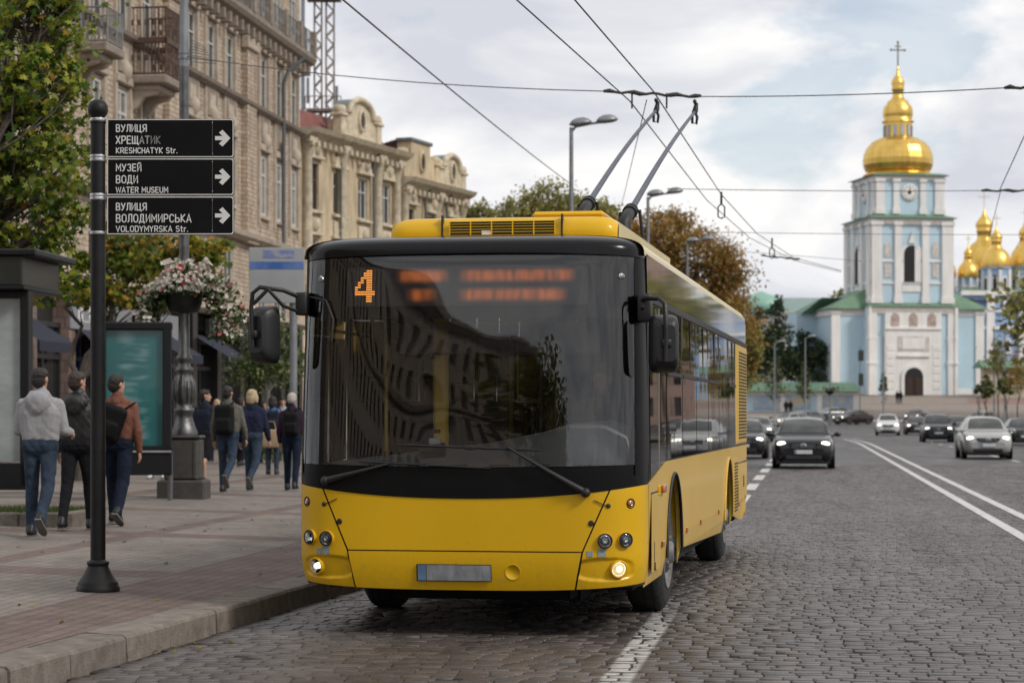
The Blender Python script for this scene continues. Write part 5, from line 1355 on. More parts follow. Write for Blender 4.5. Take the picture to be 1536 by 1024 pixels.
for i in range(n):
    xc = xo + (i + .5) * pitch
    if i % 4 == 3: continue
    for sx in (-1, 1):
        p.box((xc + sx * .80, -.05, 12.9), (.22, .1, 7.2), STONE_L)
    p.box((xc, -.06, 13.2), (1.36, .12, 1.1), STONE_D); p.box((xc, -.10, 13.2), (.8, .06, .6), STONE_L, .03); p.box((xc, -.09, 12.42), (1.7, .18, .3), STONE_L, .04)
    p.lathe([(.05, 0), (.22, .2), (.26, .5), (.1, .75)], STONE_L, 8, (xc, -.12, 12.3))
    p.box((xc, -.08, 16.38), (1.8, .16, .26), STONE_L, .04)
    p.box((xc, -.07, 9.6), (1.7, .14, .16), STONE_L, .03)
x = .2
while x < L1_ - .2:
    p.box((x, -.28, 16.55), (.22, .5, .42), STONE_D, .03); x += .9
p.build('wall', b1)
p = MB()
cornice(p, -.1, L1_ + .25, 16.7, [(.3, 0), (.45, .12), (.6, .2), (.7, .35), (.7, .5)], STONE_D)
cornice(p, -.05, L1_ + .1, 13.72, [(.15, 0), (.3, .1), (.35, .22)], STONE_D)
cornice(p, -.05, L1_ + .1, 8.4, [(.25, 0), (.45, .12), (.5, .3)], STONE_L)
cornice(p, -.05, L1_ + .1, 20.7, [(.2, 0), (.4, .15), (.5, .3)], STONE_D)
cornice(p, -.1, L1_ + .3, 24.4, [(.3, 0), (.5, .2), (.7, .6)], STONE_D)
p.build('cornice', b1)
wm = [window_mesh(1.35, 2.45, WHT, WGC, fw=.12), window_mesh(1.35, 2.15, WHT, WG), window_mesh(1.35, 2.3, WHT, WGC), window_mesh(1.35, 2.0, WHT, WG)]
wm_t = window_mesh(1.35, 3.45, WHT, WG); wm_l = window_mesh(1.3, 2.1, WHT, WG)
nwin = 0
for k, (xc, z, h, fi) in enumerate(wins):
    if nwin >= 96: break
    s_ = xc + S0
    if s_ < 57: continue
    me = wm_l if fi == 9 else (wm_t if h > 3 else wm[fi]); share('window', me, b1, (xc, .07, z)); nwin += 1
# the gallery rail along the main cornice
p = MB(); railing(p, [(-.05, -.6), (L1_ + .15, -.6)], 1.0, RAILG, .2, 17.22)
for i in range(n + 1): p.box((xo + i * pitch, -.6, 17.75), (.28, .28, 1.1), STONE_D, .03)
p.build('gallery_rail', b1)
def balcony(px0, px1, z, deck, m, label=None, tiers=1, br=True):
    x0, x1 = lx(px0), lx(px1); w_ = x1 - x0; out = 1.25; xc = (x0 + x1) / 2
    p = MB(); p.box((xc, -out / 2, z - .15), (w_ + .2, out + .1, .3), STONE_D, .05); p.box((xc, -out / 2 + .1, z - .38), (w_ - .2, out - .3, .2), STONE_L, .04)
    if br:
        for sx in (-1, 1): p.prism([(0, 0), (-.95, 0), (-.85, -.15), (-.45, -.25), (-.2, -.6), (0, -.7)], -.12, .12, STONE_L, Matrix.Translation((xc + sx * (w_ / 2 - .3), 0, z - .45)) @ Matrix.Rotation(PI / 2, 4, 'Z'))
    o = p.build('balcony', b1, label=label)
    r_ = MB(); path = [(x0, -.05), (x0, -out), (x1, -out), (x1, -.05)]
    zz = z
    for t_ in range(tiers):
        railing(r_, path, 1.05, m, .11, zz); zz += 1.15
        if t_ < tiers - 1:
            for a, b in zip(path, path[1:]): r_.box(((a[0] + b[0]) / 2, (a[1] + b[1]) / 2, zz - .03), (abs(a[0] - b[0]) + .08, abs(a[1] - b[1]) + .08, .16), RAIL)
    r_.build('railing', o)
balcony(193, 221, 12.7, None, RAIL, 'rusty double railed balcony', 2)
balcony(100, 124, 12.75, None, RAILG, 'pale grey railed balcony', 1)
balcony(30, 62, 12.7, None, RAILG, None, 1)
# drainpipe
p = MB(); xx = lx(415); p.tube([(xx + .4, -1.2, 16.6), (xx, -.5, 16.0), (xx, -.3, 15.4), (xx, -.3, 5)], .08, pm('pipe_grey', (.10, .11, .12), .6, var=.2), 8); p.build('drainpipe', b1)
# ground floor shops
M_SHOPG = pm('shop_glass', (.018, .019, .02), .06, var=.4, scale=.7, spec=.7)
M_SHOPF = pm('shop_frame', (.02, .02, .022), .4, var=.2)
M_PIER = brickmat('pink_granite', (.20, .135, .115), (.26, .18, .15), (.10, .075, .065), .5, .32, .6, .4, .015, .3)
M_PIERD = pm('dark_polished_stone', (.022, .020, .019), .35, var=.4, scale=6)
M_SIGNL = pm('shop_sign_grey', (.21, .215, .23), .5, var=.12)
M_AWN = pm('navy_awning', (.010, .014, .030), .8, var=.25, scale=5)
M_BLUF = pm('blue_shop_frame', (.012, .03, .11), .4, var=.2)
p = MB()
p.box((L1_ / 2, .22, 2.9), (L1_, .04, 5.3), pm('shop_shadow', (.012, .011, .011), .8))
i = 0; x = .3
while x < L1_ - .6:
    p.box((x + .3, -.06, 2.75), (.62, .5, 5.6), M_PIER if x < lx(150) else M_PIERD); x += 3.4
cornice(p, 0, L1_, 5.3, [(.3, 0), (.5, .15), (.5, .35)], STONE_L)
p.build('ground_floor', b1)
x = .3; k = 0
while x < L1_ - 3.2:
    q = MB(); xc = x + .6 + 1.4
    fm = M_BLUF if abs(x + S0 - fac_s(112)[0]) < 3 else M_SHOPF
    q.box((xc, .05, 2.3), (2.74, .05, 4.0), M_SHOPG)
    for sx in (-1.3, -.2, 1.3): q.box((xc + sx, 0, 2.3), (.12, .14, 4.0), fm)
    q.box((xc, 0, 3.3), (2.7, .16, .14), fm); q.box((xc, 0, .55), (2.7, .2, .6), fm); q.box((xc, 0, 4.25), (2.7, .16, .14), fm)
    q.build('shop_window', b1)
    if k % 2 == 0 or fm is M_BLUF:
        a = MB(); w_ = 2.9
        if fm is M_BLUF:   # domed awning
            a.grid(lambda u, v: (xc + (u - .5) * w_, -1.0 * math.sin(v * PI / 2), 3.15 + 1.1 * math.cos(v * PI / 2)), 8, 8, M_AWN)
        else: a.grid(lambda u, v: (xc + (u - .5) * w_, -.1 - 1.5 * v, 4.5 - .9 * v), 8, 2, M_AWN); 
        if fm is not M_BLUF: a.grid(lambda u, v: (xc + (u - .5) * w_, -1.6, 3.6 - .28 * v), 12, 1, M_AWN)
        a.build('awning', b1)
    x += 3.4; k += 1
def sign_box(x0, x1, z0, z1, m, marks):
    q = MB(); q.box(((x0 + x1) / 2, -.28, (z0 + z1) / 2), (x1 - x0, .2, z1 - z0), m, .02)
    if marks:
        w_ = x1 - x0; rs = random.Random(4)
        q.box((x0 + w_ * .52, -.386, (z0 + z1) / 2 + .02), (w_ * .2, .008, (z1 - z0) * .55), pm('sign_pale_patch', (.5, .5, .5), .6, var=.5, scale=9))
        q.box((x0 + w_ * .38, -.386, z0 + (z1 - z0) * .25), (w_ * .5, .008, .06), pm('sign_pale_line', (.42, .42, .42), .6, var=.3, scale=12))
        q.box((x0 + w_ * .22, -.386, (z0 + z1) / 2 - .04), (w_ * .12, .008, (z1 - z0) * .34), MATS['sign_pale_patch'])
    q.build('shop_sign', b1)
sign_box(lx(88), lx(150), 4.15, 5.2, M_SIGNL, True); sign_box(lx(158), lx(262), 4.15, 5.0, M_SIGNL, False); sign_box(lx(300), lx(380), 4.5, 5.1, M_SHOPF, False)
# --- building 2: cream baroque fronts with gables
CRM = pm('cream_stucco', (.47, .38, .255), .88, var=.34, scale=1.6, stretch=(1, 1, .35), bump=.15, bscale=20)
CRL = pm('pale_stucco_trim', (.52, .45, .335), .85, var=.34, scale=2.5, bump=.25, bscale=14)
CRD = pm('shadow_beige_stucco', (.42, .34, .25), .88, var=.25, scale=1.5)
ROOFR = brickmat('red_roof_tiles', (.20, .06, .05), (.26, .085, .07), (.12, .04, .035), .3, .18, .8, .4, .02, .3)
SLATE = pm('grey_tin_roof', (.14, .165, .165), .5, .3, var=.25)
WOODF = pm('dark_window_wood', (.10, .05, .035), .6, var=.2)
w2a = window_mesh(1.3, 2.1, WOODF, WG, 1, .65); w2b = window_mesh(1.1, 1.9, WHT, WG); w2c = window_mesh(1.25, 2.0, WHT, WGC)
def orn(mb, xc, z, w_, m):   # window hood with a curved pediment and side scrolls
    mb.box((xc, -.12, z), (w_ + .5, .24, .14), m, .03)
    mb.prism([(-(w_ + .3) / 2, 0)] + [(-(w_ + .3) / 2 * math.cos(PI * k / 8), .5 * math.sin(PI * k / 8)) for k in range(9)] + [((w_ + .3) / 2, 0)], -.2, -.02, m, Matrix.Translation((xc, 0, z + .07)))
    mb.lathe([(.05, 0), (.2, .15), (.24, .4), (.1, .6)], m, 8, (xc, -.18, z + .1))
def colonette(mb, xc, z0, z1, r_, m):
    mb.box((xc, -r_ * .9, z0 + .25), (r_ * 2.6, r_ * 1.9, .5), m, .03)
    mb.lathe([(r_ * 1.15, z0 + .5), (r_, z0 + .65), (r_ * .88, z1 - .9), (r_ * 1.0, z1 - .85), (r_ * 1.35, z1 - .35), (r_ * 1.5, z1 - .3)], m, 12, (xc, -r_ * .6, 0))
    mb.box((xc, -r_ * .9, z1 - .15), (r_ * 3, r_ * 2.2, .3), m, .03)
def gable(mb, xc, w_, z0, h, m, arch=True, oval=True):
    y0 = -.25
    if arch: o = [(-w_ / 2, 0), (-w_ / 2, h * .45), (-w_ * .36, h * .5), (-w_ * .33, h * .62)] + [(-w_ * .33 * math.cos(PI * k / 12), h * .62 + h * .38 * math.sin(PI * k / 12)) for k in range(1, 12)] + [(w_ * .33, h * .62), (w_ * .36, h * .5), (w_ / 2, h * .45), (w_ / 2, 0)]
    else: o = [(-w_ / 2, 0), (-w_ / 2, h * .6), (-w_ * .3, h * .68), (-w_ * .3, h), (w_ * .3, h), (w_ * .3, h * .68), (w_ / 2, h * .6), (w_ / 2, 0)]
    M = Matrix.Translation((xc, 0, z0)); mb.prism(o, y0, .5, m, M)
    if arch:
        pts = [(xc - w_ * .33 * math.cos(PI * k / 14), y0 - .05, z0 + h * .62 + h * .38 * math.sin(PI * k / 14)) for k in range(15)]; mb.tube(pts, .16, m, 6)
        mb.grid(lambda u, v: (xc - w_ * .34 * math.cos(PI * u), lerp(-.3, .6, v), z0 + h * .63 + h * .39 * math.sin(PI * u)), 12, 1, SLATE)
    else: mb.box((xc, .1, z0 + h + .08), (w_ * .66, .9, .18), SLATE, .03); mb.grid(lambda u, v: (xc + (u - .5) * w_ * .66, .5 + 1.2 * v, z0 + h + .1 - .3 * v), 2, 1, SLATE)
    if oval:
        Mo = Matrix.Translation((xc, y0 - .02, z0 + h * .52)) @ Matrix.Rotation(PI / 2, 4, 'X'); mb.lathe([(.30, 0), (.30, .12), (.22, .12)], m, 16, M=Mo @ Matrix.Diagonal((1, 1.9, 1, 1)), caps=False); mb.lathe([(.23, .02), (1e-4, .02)], WG, 16, M=Mo @ Matrix.Diagonal((1, 1.9, 1, 1)))
    for sx in (-1, 1):
        xx = xc + sx * w_ * .5
        mb.box((xx, -.1, z0 + h * .26), (.5, .5, h * .52), m, .05); mb.box((xx, -.1, z0 + h * .54), (.68, .68, .16), m, .04); mb.lathe([(.26, 0), (.34, .1), (.3, .34), (.2, .4)], m, 10, (xx, -.1, z0 + h * .56))
H2 = math.radians(20); A2 = (XP(448, 101), 101.0)
def line_s(px):
    a = (px - CX) / FPX; return (a * A2[1] - A2[0]) / (math.sin(H2) - a * math.cos(H2))
def block2(name, label, px0, px1, zc, gables, cols, tall):
    sA, sB = line_s(px0), line_s(px1); L = sB - sA
    root = thing(name, label, 'building', (A2[0] + sA * math.sin(H2), A2[1] + sA * math.cos(H2), 0), PI / 2 - H2); f = lambda px: line_s(px) - sA
    ops = []; wl = []
    p = MB(); nb = max(3, round(L / 2.9)); pt = L / nb
    gx = [(f(a), f(b)) for a, b, *_ in gables]
    for i in range(nb):
        xc = (i + .5) * pt
        for j, (z0, h, me) in enumerate(((zc - 3.3, 2.1, w2a if i == 0 else w2b), (zc - 6.6, 2.0, w2c), (zc - 10.1, 2.0, w2c))):
            w_ = {id(w2a): 1.3, id(w2b): 1.1, id(w2c): 1.25}[id(me)]; hh = {id(w2a): 2.1, id(w2b): 1.9, id(w2c): 2.0}[id(me)]
            ops.append((xc - w_ / 2, xc + w_ / 2, z0, z0 + hh)); wl.append((xc, z0, me))
            if j == 0: orn(p, xc, z0 + hh + .25, w_, CRL)
            else: p.box((xc, -.1, z0 + hh + .2), (w_ + .4, .2, .14), CRL, .02)
            p.box((xc, -.1, z0 - .1), (w_ + .4, .22, .14), CRL, .02)
            if j < 2: p.box((xc, -.05, z0 - .75), (w_ + .1, .12, .8), CRL, .05); p.lathe([(.1, 0), (.28, .2), (.2, .5)], CRL, 8, (xc, -.1, z0 - 1.0))
    for px in cols: colonette(p, f(px), zc - 7.2, zc - .1, .26, CRL)
    wall_open(p, 0, L, GZ - .3, zc, ops, CRM, CRL)
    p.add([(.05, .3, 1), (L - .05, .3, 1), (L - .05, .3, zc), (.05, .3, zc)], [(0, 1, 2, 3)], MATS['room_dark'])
    for xx, fl in ((0, 0), (L, 1)): p.add([(xx, 0, 0), (xx, 12, 0), (xx, 12, zc), (xx, 0, zc)], [(0, 1, 2, 3)], CRM)
    p.add([(0, 12, 0), (L, 12, 0), (L, 12, zc), (0, 12, zc)], [(3, 2, 1, 0)], CRM)
    p.build('wall', root)
    for xc, z0, me in wl: share('window', me, root, (xc, .14, z0))
    q = MB()
    xa = 0
    cornice(q, -.1, L + .1, zc - .25, [(.25, 0), (.45, .15), (.75, .3), (.9, .5)], CRL)
    for k in range(int(L / .6)): q.box((.3 + k * .6, -.38, zc - .4), (.2, .4, .25), CRL)
    q.build('cornice', root); q = MB(); cornice(q, -.05, L + .05, zc - 7.4, [(.2, 0), (.4, .15), (.45, .35)], CRL); q.build('string_course', root)
    for a, b, h, ar in gables:
        g = MB(); gable(g, (f(a) + f(b)) / 2, f(b) - f(a), zc + .25, h, CRL if ar else CRM, ar); g.build('gable', root)
    rf = MB(); rf.add([(-.1, .2, zc + .2), (L + .1, .2, zc + .2), (L + .1, 1.4, zc + tall), (-.1, 1.4, zc + tall), (-.1, 11.8, zc + .2), (L + .1, 11.8, zc + .2)], [(0, 1, 2, 3), (3, 2, 5, 4), (0, 3, 4), (1, 5, 2)], ROOFR)
    rf.build('roof', root)
    d = MB()
    for xx in (L * .36, L * .7): d.tube([(xx, -.5, zc - .1), (xx, -.2, zc - .6), (xx, -.2, .5)], .07, SLATE, 6)
    d.build('drainpipe', root); return root
block2('baroque_house', 'cream baroque house with an arched gable and red tiled roof under the antenna mast', 449, 596, 14.2, [(506, 560, 2.0, True)], (456, 508, 562, 590), 1.5)
block2('baroque_house', 'second cream house farther off with a flat topped and an arched gable', 597, 692, 13.1, [(600, 648, 1.9, False), (653, 688, 1.75, True)], (602, 651, 688), 1.0)
# antenna mast
ant = thing('antenna_mast', 'rusty lattice antenna mast with side platforms rising behind the red tiled roof', 'antenna mast', (XP(482, 134), 134, 0))
p = MB(); M_LAT = pm('rusty_lattice', (.23, .185, .16), .7, .2, var=.5, scale=1.5)
kx = FPX / 134
for cx_, w_ in ((-5, 11), (13, 12)):
    x0 = (cx_) / kx; hw = w_ / 2 / kx
    for sx in (-1, 1):
        for sy in (-1, 1): p.tube([(x0 + sx * hw, sy * hw, 12), (x0 + sx * hw, sy * hw, 34)], .04, M_LAT, 5)
    z = 12; f_ = 1
    while z < 34:
        for sy in (-1, 1): p.tube([(x0 - f_ * hw, sy * hw, z), (x0 + f_ * hw, sy * hw, z + .5)], .035, M_LAT, 4, False)
        z += .5; f_ = -f_
p.build('lattice', ant)
q = MB()
for zz in (26.2, 19.6, 17.0): q.box((.15, 0, zz), (2.0, 1.2, .14), M_LAT); railing(q, [(-.9, -.6), (1.2, -.6)], .8, M_LAT, .25, zz)
q.build('platform', ant)
q = MB()
for (dx, z0, z1) in ((-1.05, 15, 33), (-.75, 20, 21.5), (.95, 19, 21), (.9, 16.5, 18.2), (-.9, 17, 18.6)): q.tube([(dx, -.5, z0), (dx, -.5, z1)], .09 if z1 - z0 < 5 else .12, M_GALV, 6)
q.build('antenna', ant)
# the street continues behind the viewer: brick front that the windshield mirrors
rb = building_root('brick_terrace', 'dark brick street front mirrored in the trolleybus windshield', -135)
p = MB(); ops = []
for i in range(40):
    xc = 2 + i * 3.4
    for z in (1.0, 5.2, 9.2, 13.2, 17): ops.append((xc - .7, xc + .7, z, z + 2.3))
wall_open(p, 0, 138, -.2, 21, ops, brickmat('brown_brick', (.38, .30, .23), (.48, .39, .30), (.18, .15, .12), .4, .17), STONE_L)
p.add([(0, .3, 0), (138, .3, 0), (138, .3, 21), (0, .3, 21)], [(0, 1, 2, 3)], WG)
p.add([(138, 0, 0), (138, 12, 0), (138, 12, 21), (138, 0, 21)], [(0, 1, 2, 3)], STONE_D); p.add([(0, 0, 21), (138, 0, 21), (138, 12, 21), (0, 12, 21)], [(0, 1, 2, 3)], STONE_D)
cornice(p, 0, 138, 20.6, [(.3, 0), (.9, .3), (1, .6)], STONE_L); cornice(p, 0, 138, 12.4, [(.3, 0), (.5, .3)], STONE_L); p.build('wall', rb)
# houses on the right, mirrored in the bus flank
def far_front(px, Y, L, H, c1, label):
    root = thing('street_house', label, 'building', (XP(px, Y), Y, zr(Y)), math.radians(-14))
    p = MB(); ops = []
    for i in range(int(L / 3.6)):
        z = 1.0
        while z < H - 2.8: ops.append((1.1 + i * 3.6, 2.6 + i * 3.6, z, z + 2.2)); z += 3.6
    m = pm('stucco_' + label[:9].replace(' ', '_'), c1, .88, var=.15, scale=1)
    wall_open(p, 0, L, -.2, H, ops, m, STONE_L); p.add([(0, .3, 0), (L, .3, 0), (L, .3, H), (0, .3, H)], [(0, 1, 2, 3)], WG)
    for xx in (0, L): p.add([(xx, 0, 0), (xx, 12, 0), (xx, 12, H), (xx, 0, H)], [(0, 1, 2, 3)], m)
    p.add([(0, 0, H), (L, 0, H), (L, 12, H), (0, 12, H)], [(0, 1, 2, 3)], SLATE); cornice(p, 0, L, H - .5, [(.3, 0), (.7, .3), (.8, .5)], STONE_L); p.build('wall', root)
far_front(1575, 245, 30, 38, (.46, .32, .26), 'pinkish house mirrored in the upper black band of the bus flank')
far_front(1800, 190, 40, 32, (.42, .36, .29), 'sandy house mirrored in the front side windows of the bus')
# ------------------------------------------------------------------ bell tower, cathedral, monastery wall
T_BLUE = pm('hazy_blue_stucco', (.48, .63, .72), .85, var=.08, scale=.25, bump=.05)  # paler blue, distance haze put into the colour
T_BLUE2 = pm('blue_stucco', (.29, .41, .60), .85, var=.1, scale=.3)
T_WHT = pm('white_stucco', (.76, .745, .725), .85, var=.12, scale=.7, stretch=(1, 1, .3))
T_GRN = pm('hazy_green_copper', (.13, .235, .15), .6, .1, var=.2, scale=.8)  # green lightened, with the haze painted in
T_GOLD = pm('gilded_dome', (.74, .49, .13), .36, 1, var=.22, scale=.9, bump=.2, bscale=1.5, stretch=(1, 1, .3))
T_DARK = pm('opening_dark', (.015, .015, .018), .8)
T_REL = pm('relief_ornament', (.56, .53, .50), .85, var=.3, scale=2.2, bump=.6, bscale=5)
YT = 315.0; kt = FPX / YT
aT = math.radians(9)
gz = 4.35
bt = thing('bell_tower', 'tall sky blue and white bell tower with golden onion dome on the square', 'bell tower', (XP(1356, YT + 1), YT + 6, gz), aT)
bt.scale = (1.02, 1.02, 1.02)
Zt = lambda py: ZP(py, YT) - gz
Xt = lambda px: (px - 1371) / kt
W = 11.4; hw = W / 2
z1, z2, z3 = Zt(462), Zt(331), Zt(268)
p = MB()
p.box((0, 0, z1 / 2), (12.8, 12.0, z1), T_BLUE); p.box((0, .6, z1 / 2 - .15), (21.6, 9.6, z1 - .3), T_BLUE)
p.box((-1.5, 6, z1 / 2 - .3), (24, 5, z1 - .6), T_BLUE)
p.box((0, 0, (z1 + z2) / 2), (W, W, z2 - z1), T_BLUE)
w3 = 9.6
p.box((0, 0, (z2 + z3) / 2), (w3, w3, z3 - z2), T_BLUE)
p.build('tower_wall', bt)
p = MB()
def pil(x, y, w_, d, z0, z1_, m=T_WHT): p.box((x, y, (z0 + z1_) / 2), (w_, d, z1_ - z0), m); p.box((x, y, z1_ - .25), (w_ + .3, d + .3, .4), m); p.box((x, y, z0 + .6), (w_ + .25, d + .25, 1.2), m)
for f in range(4):
    M = Matrix.Rotation(f * PI / 2, 4, 'Z')
    def fp(x, w_, h0, h1, half, m=T_WHT, d=.36):
        p.box((x, -half - d / 2 + .02, (h0 + h1) / 2), (w_, d, h1 - h0), m, M=M); p.box((x, -half - d / 2, h1 - .35), (w_ + .3, d + .25, .5), m, M=M); p.box((x, -half - d / 2, h0 + .4), (w_ + .25, d + .2, .8), m, M=M)
    for x, w_ in ((-5.0, 1.4), (-1.95, .95), (1.95, .95), (5.0, 1.4)): fp(x, w_, z1 + .4, z2 - .5, hw)
    for x, w_ in ((-4.2, 1.15), (-1.9, .8), (1.9, .8), (4.2, 1.15)): fp(x, w_, z2 + .5, z3 - .35, w3 / 2, T_WHT, .3)
    for zz in (z1 + 3.2, z1 + 6.2): p.box((0, -hw - .06, zz), (W, .2, .28), T_WHT, M=M)
    p.box((0, -hw - .12, z2 - .55), (W + .4, .35, .9), T_WHT, M=M); p.box((0, -w3 / 2 - .1, z3 - .35), (w3 + .3, .3, .7), T_WHT, M=M)
    for k in range(26): p.box((-5.4 + k * .43, -hw - .34, z2 - .62), (.2, .16, .5), T_REL, M=M)
    # arched bell opening with a white surround
    ow, oz, oh = 1.2, z1 + 3.35, 5.0
    arch = [(-ow, 0), (-ow, oh - ow)] + [(-ow * math.cos(PI * k / 12), oh - ow + ow * math.sin(PI * k / 12)) for k in range(1, 12)] + [(ow, oh - ow), (ow, 0)]
    p.prism([(x * 1.38, z * 1.06) for x, z in arch], -hw - .16, -hw + .02, T_WHT, M @ Matrix.Translation((0, 0, oz - .2)))
    p.prism([(x * .92, z) for x, z in arch], -hw - .19, -hw - .1, T_DARK, M @ Matrix.Translation((0, 0, oz)))
    p.prism([(ow * .35, 0), (ow * .92, 0), (ow * .92, oh - ow), (ow * .8, oh - ow * .5), (ow * .35, oh - ow * .1)], -hw - .22, -hw - .185, T_WHT, M @ Matrix.Translation((0, 0, oz)))
    p.prism([(-.45, 0), (0, 1.6), (.45, 0)], -hw - .3, -hw, T_WHT, M @ Matrix.Translation((0, 0, oz + oh + .25)))
    p.box((0, -hw - .05, oz - .9), (2.6, .2, .9), T_WHT, M=M)
    for x in (-3.4, 3.4):
        p.prism([(-.5, 0), (-.5, 1.6)] + [(-.5 * math.cos(PI * k / 8), 1.6 + .5 * math.sin(PI * k / 8)) for k in range(1, 8)] + [(.5, 1.6), (.5, 0)], -hw - .1, -hw, T_REL, M @ Matrix.Translation((x, 0, z1 + 6.7)))
        p.box((x, -hw - .05, z1 + 4.9), (.95, .14, 1.9), T_REL, M=M)
    # clock
    Mc = M @ Matrix.Translation((0, -w3 / 2 - .06, (z2 + z3) / 2 + .55)) @ Matrix.Rotation(PI / 2, 4, 'X')
    p.lathe([(1.15, 0), (1.15, .12), (.98, .16), (1e-4, .16)], T_WHT, 24, M=Mc)
    for k in range(12):
        a = PI * k / 6; p.box((.86 * math.cos(a), .86 * math.sin(a), .175), (.26, .1, .03), pm('clock_numeral_gold', (.25, .2, .09), .5), M=Mc @ Matrix.Translation((0, 0, 0)) , rz=a)
    p.box((0, .3, .2), (.1, .75, .03), T_DARK, M=Mc); p.box((-.16, .0, .22), (.5, .1, .03), T_DARK, M=Mc, rz=.3); p.lathe([(.26, .16), (.2, .23), (1e-4, .23)], T_DARK, 12, M=Mc)
    # base storey
    for x, w_ in ((-5.75, 1.4), (5.75, 1.4)):
        p.box((x, -6.0 - .12, z1 / 2), (w_, .3, z1), T_WHT, M=M); p.box((x, -6.15, z1 * .36), (w_ + .3, .4, .35), T_WHT, M=M); p.box((x, -6.15, z1 * .64), (w_ + .2, .3, .3), T_WHT, M=M)
    p.box((0, -6.1, z1 - .5), (13.0, .3, 1.0), T_WHT, M=M)
    for k in range(30): p.box((-5.9 + k * .407, -6.3, z1 - .55), (.2, .14, .55), T_REL, M=M)
p.box((0, .6, z1 - .75), (22.0, 9.9, .9), T_WHT)
for sx in (-1, 1):
    pil(sx * 10.3, -4.2, 1.2, .5, 0, z1 - .5); pil(sx * 10.65, 4.5, .5, 1.5, 0, z1 - .5); p.box((sx * 7.9, -4.22, .5), (3.8, .2, .8), T_WHT)
p.build('white_trim', bt)
# gate front
p = MB()
p.box((0, -6.25, z1 * .46), (8.0, .5, z1 * .92), T_WHT)
p.box((0, -6.55, z1 * .75), (8.1, .3, .3), T_WHT); p.box((0, -6.6, z1 * .44), (4.6, .3, .25), T_WHT); p.box((0, -6.52, z1 * .58), (4.4, .12, 2.0), T_REL); p.box((0, -6.58, z1 * .58), (3.2, .12, 1.5), T_WHT)
for x in (-2.6, 0, 2.6): p.prism([(-.6, 0), (-.6, 1.1)] + [(-.6 * math.cos(PI * k / 8), 1.1 + .7 * math.sin(PI * k / 8)) for k in range(1, 8)] + [(.6, 1.1), (.6, 0)], -6.56, -6.4, pm('faded_icon', (.42, .33, .30), .9, var=.4, scale=1.5), Matrix.Translation((x, 0, z1 * .775)))
for x in (-3.3, 3.3):
    for k in range(6): p.box((x, -6.52, 1.2 + k * 1.05), (1.1, .08, .8), T_WHT, .05)
gw, gh = 1.3, 3.75
arch = lambda s_: [(-gw * s_, 0), (-gw * s_, gh - gw)] + [(-gw * s_ * math.cos(PI * k / 12), gh - gw + gw * s_ * math.sin(PI * k / 12)) for k in range(1, 12)] + [(gw * s_, gh - gw), (gw * s_, 0)]
p.prism(arch(1.35), -6.75, -6.45, T_WHT); p.build('gate_front', bt)
p = MB(); p.prism(arch(1), -6.8, -6.6, T_DARK)
for x in (-.6, .6): p.box((x, -6.83, 1.2), (.9, .06, 2.3), pm('dark_red_door', (.035, .015, .015), .5), .02)
for x in (-1, -.5, 0, .5, 1): p.box((x, -6.86, 1.3), (.05, .04, 2.6), pm('dull_gold_bar', (.12, .08, .02), .5, .4))
p.build('gate_door', bt)
p = MB()
def hip(w0, d0, z0, w1, d1, z1_, cy=0, cx_=0):
    a = [(cx_ - w0 / 2, cy - d0 / 2, z0), (cx_ + w0 / 2, cy - d0 / 2, z0), (cx_ + w0 / 2, cy + d0 / 2, z0), (cx_ - w0 / 2, cy + d0 / 2, z0)]; b = [(cx_ - w1 / 2, -d1 / 2, z1_), (cx_ + w1 / 2, -d1 / 2, z1_), (cx_ + w1 / 2, d1 / 2, z1_), (cx_ - w1 / 2, d1 / 2, z1_)]
    p.add(a + b, [(0, 1, 5, 4), (1, 2, 6, 5), (2, 3, 7, 6), (3, 0, 4, 7), (4, 5, 6, 7), (3, 2, 1, 0)], T_GRN)
hip(22.9, 11.2, z1 - .3, 11, 8, z1 + 2.6, .6); hip(13.2, 13.2, z1 - .02, 11.2, 11.2, z1 + .55)
hip(12.9, 12.9, z2 - .1, 9.6, 9.6, z2 + .45); hip(11.2, 11.2, z3 - .05, 9.2, 9.2, z3 + .3)
hip(26, 7, z1 - .6, 22, .5, z1 + 1.4, 6)
p.build('tower_roof', bt)
def dome(mb, prof, n=16, c=(0, 0, 0), facet=False): mb.lathe(prof, T_GOLD, n, c, None, True, True, facet)
def rx(w_): return w_ / 2 / kt
p = MB()
dome(p, [(rx(104), z3 + .1), (rx(106), z3 + .4), (rx(92), z3 + 1.0), (rx(98), Zt(256)), (rx(104), Zt(248)), (rx(105), Zt(240)), (rx(102), Zt(231)), (rx(94), Zt(222)), (rx(80), Zt(214)), (rx(62), Zt(209)), (rx(46), Zt(206))], 16, facet=True)
dome(p, [(rx(48), Zt(184)), (rx(48), Zt(182)), (rx(40), Zt(181)), (rx(44), Zt(175)), (rx(45), Zt(168)), (rx(42), Zt(161)), (rx(33), Zt(156)), (rx(31), Zt(152.5)), (rx(22), Zt(150)), (rx(16), Zt(145)), (rx(16), Zt(137)), (rx(20), Zt(135)), (rx(17), Zt(132)), (rx(20), Zt(126)), (rx(19), Zt(122)), (rx(13), Zt(117)), (rx(6), Zt(112)), (rx(4), Zt(105)), (rx(2.5), Zt(99)), (1e-3, Zt(98))], 20)
p.build('gold_dome', bt)
p = MB(); p.lathe([(rx(42), Zt(209)), (rx(42), Zt(184))], T_GOLD, 20)
for k in range(12): a = 2 * PI * k / 12; p.box((rx(43) * math.cos(a), rx(43) * math.sin(a), Zt(197)), (.12, .5, 1.5), pm('pale_pane', (.45, .47, .48), .4), rz=a)
p.build('lantern', bt)
T_BRONZE = pm('dark_bronze', (.16, .13, .08), .4, .7)
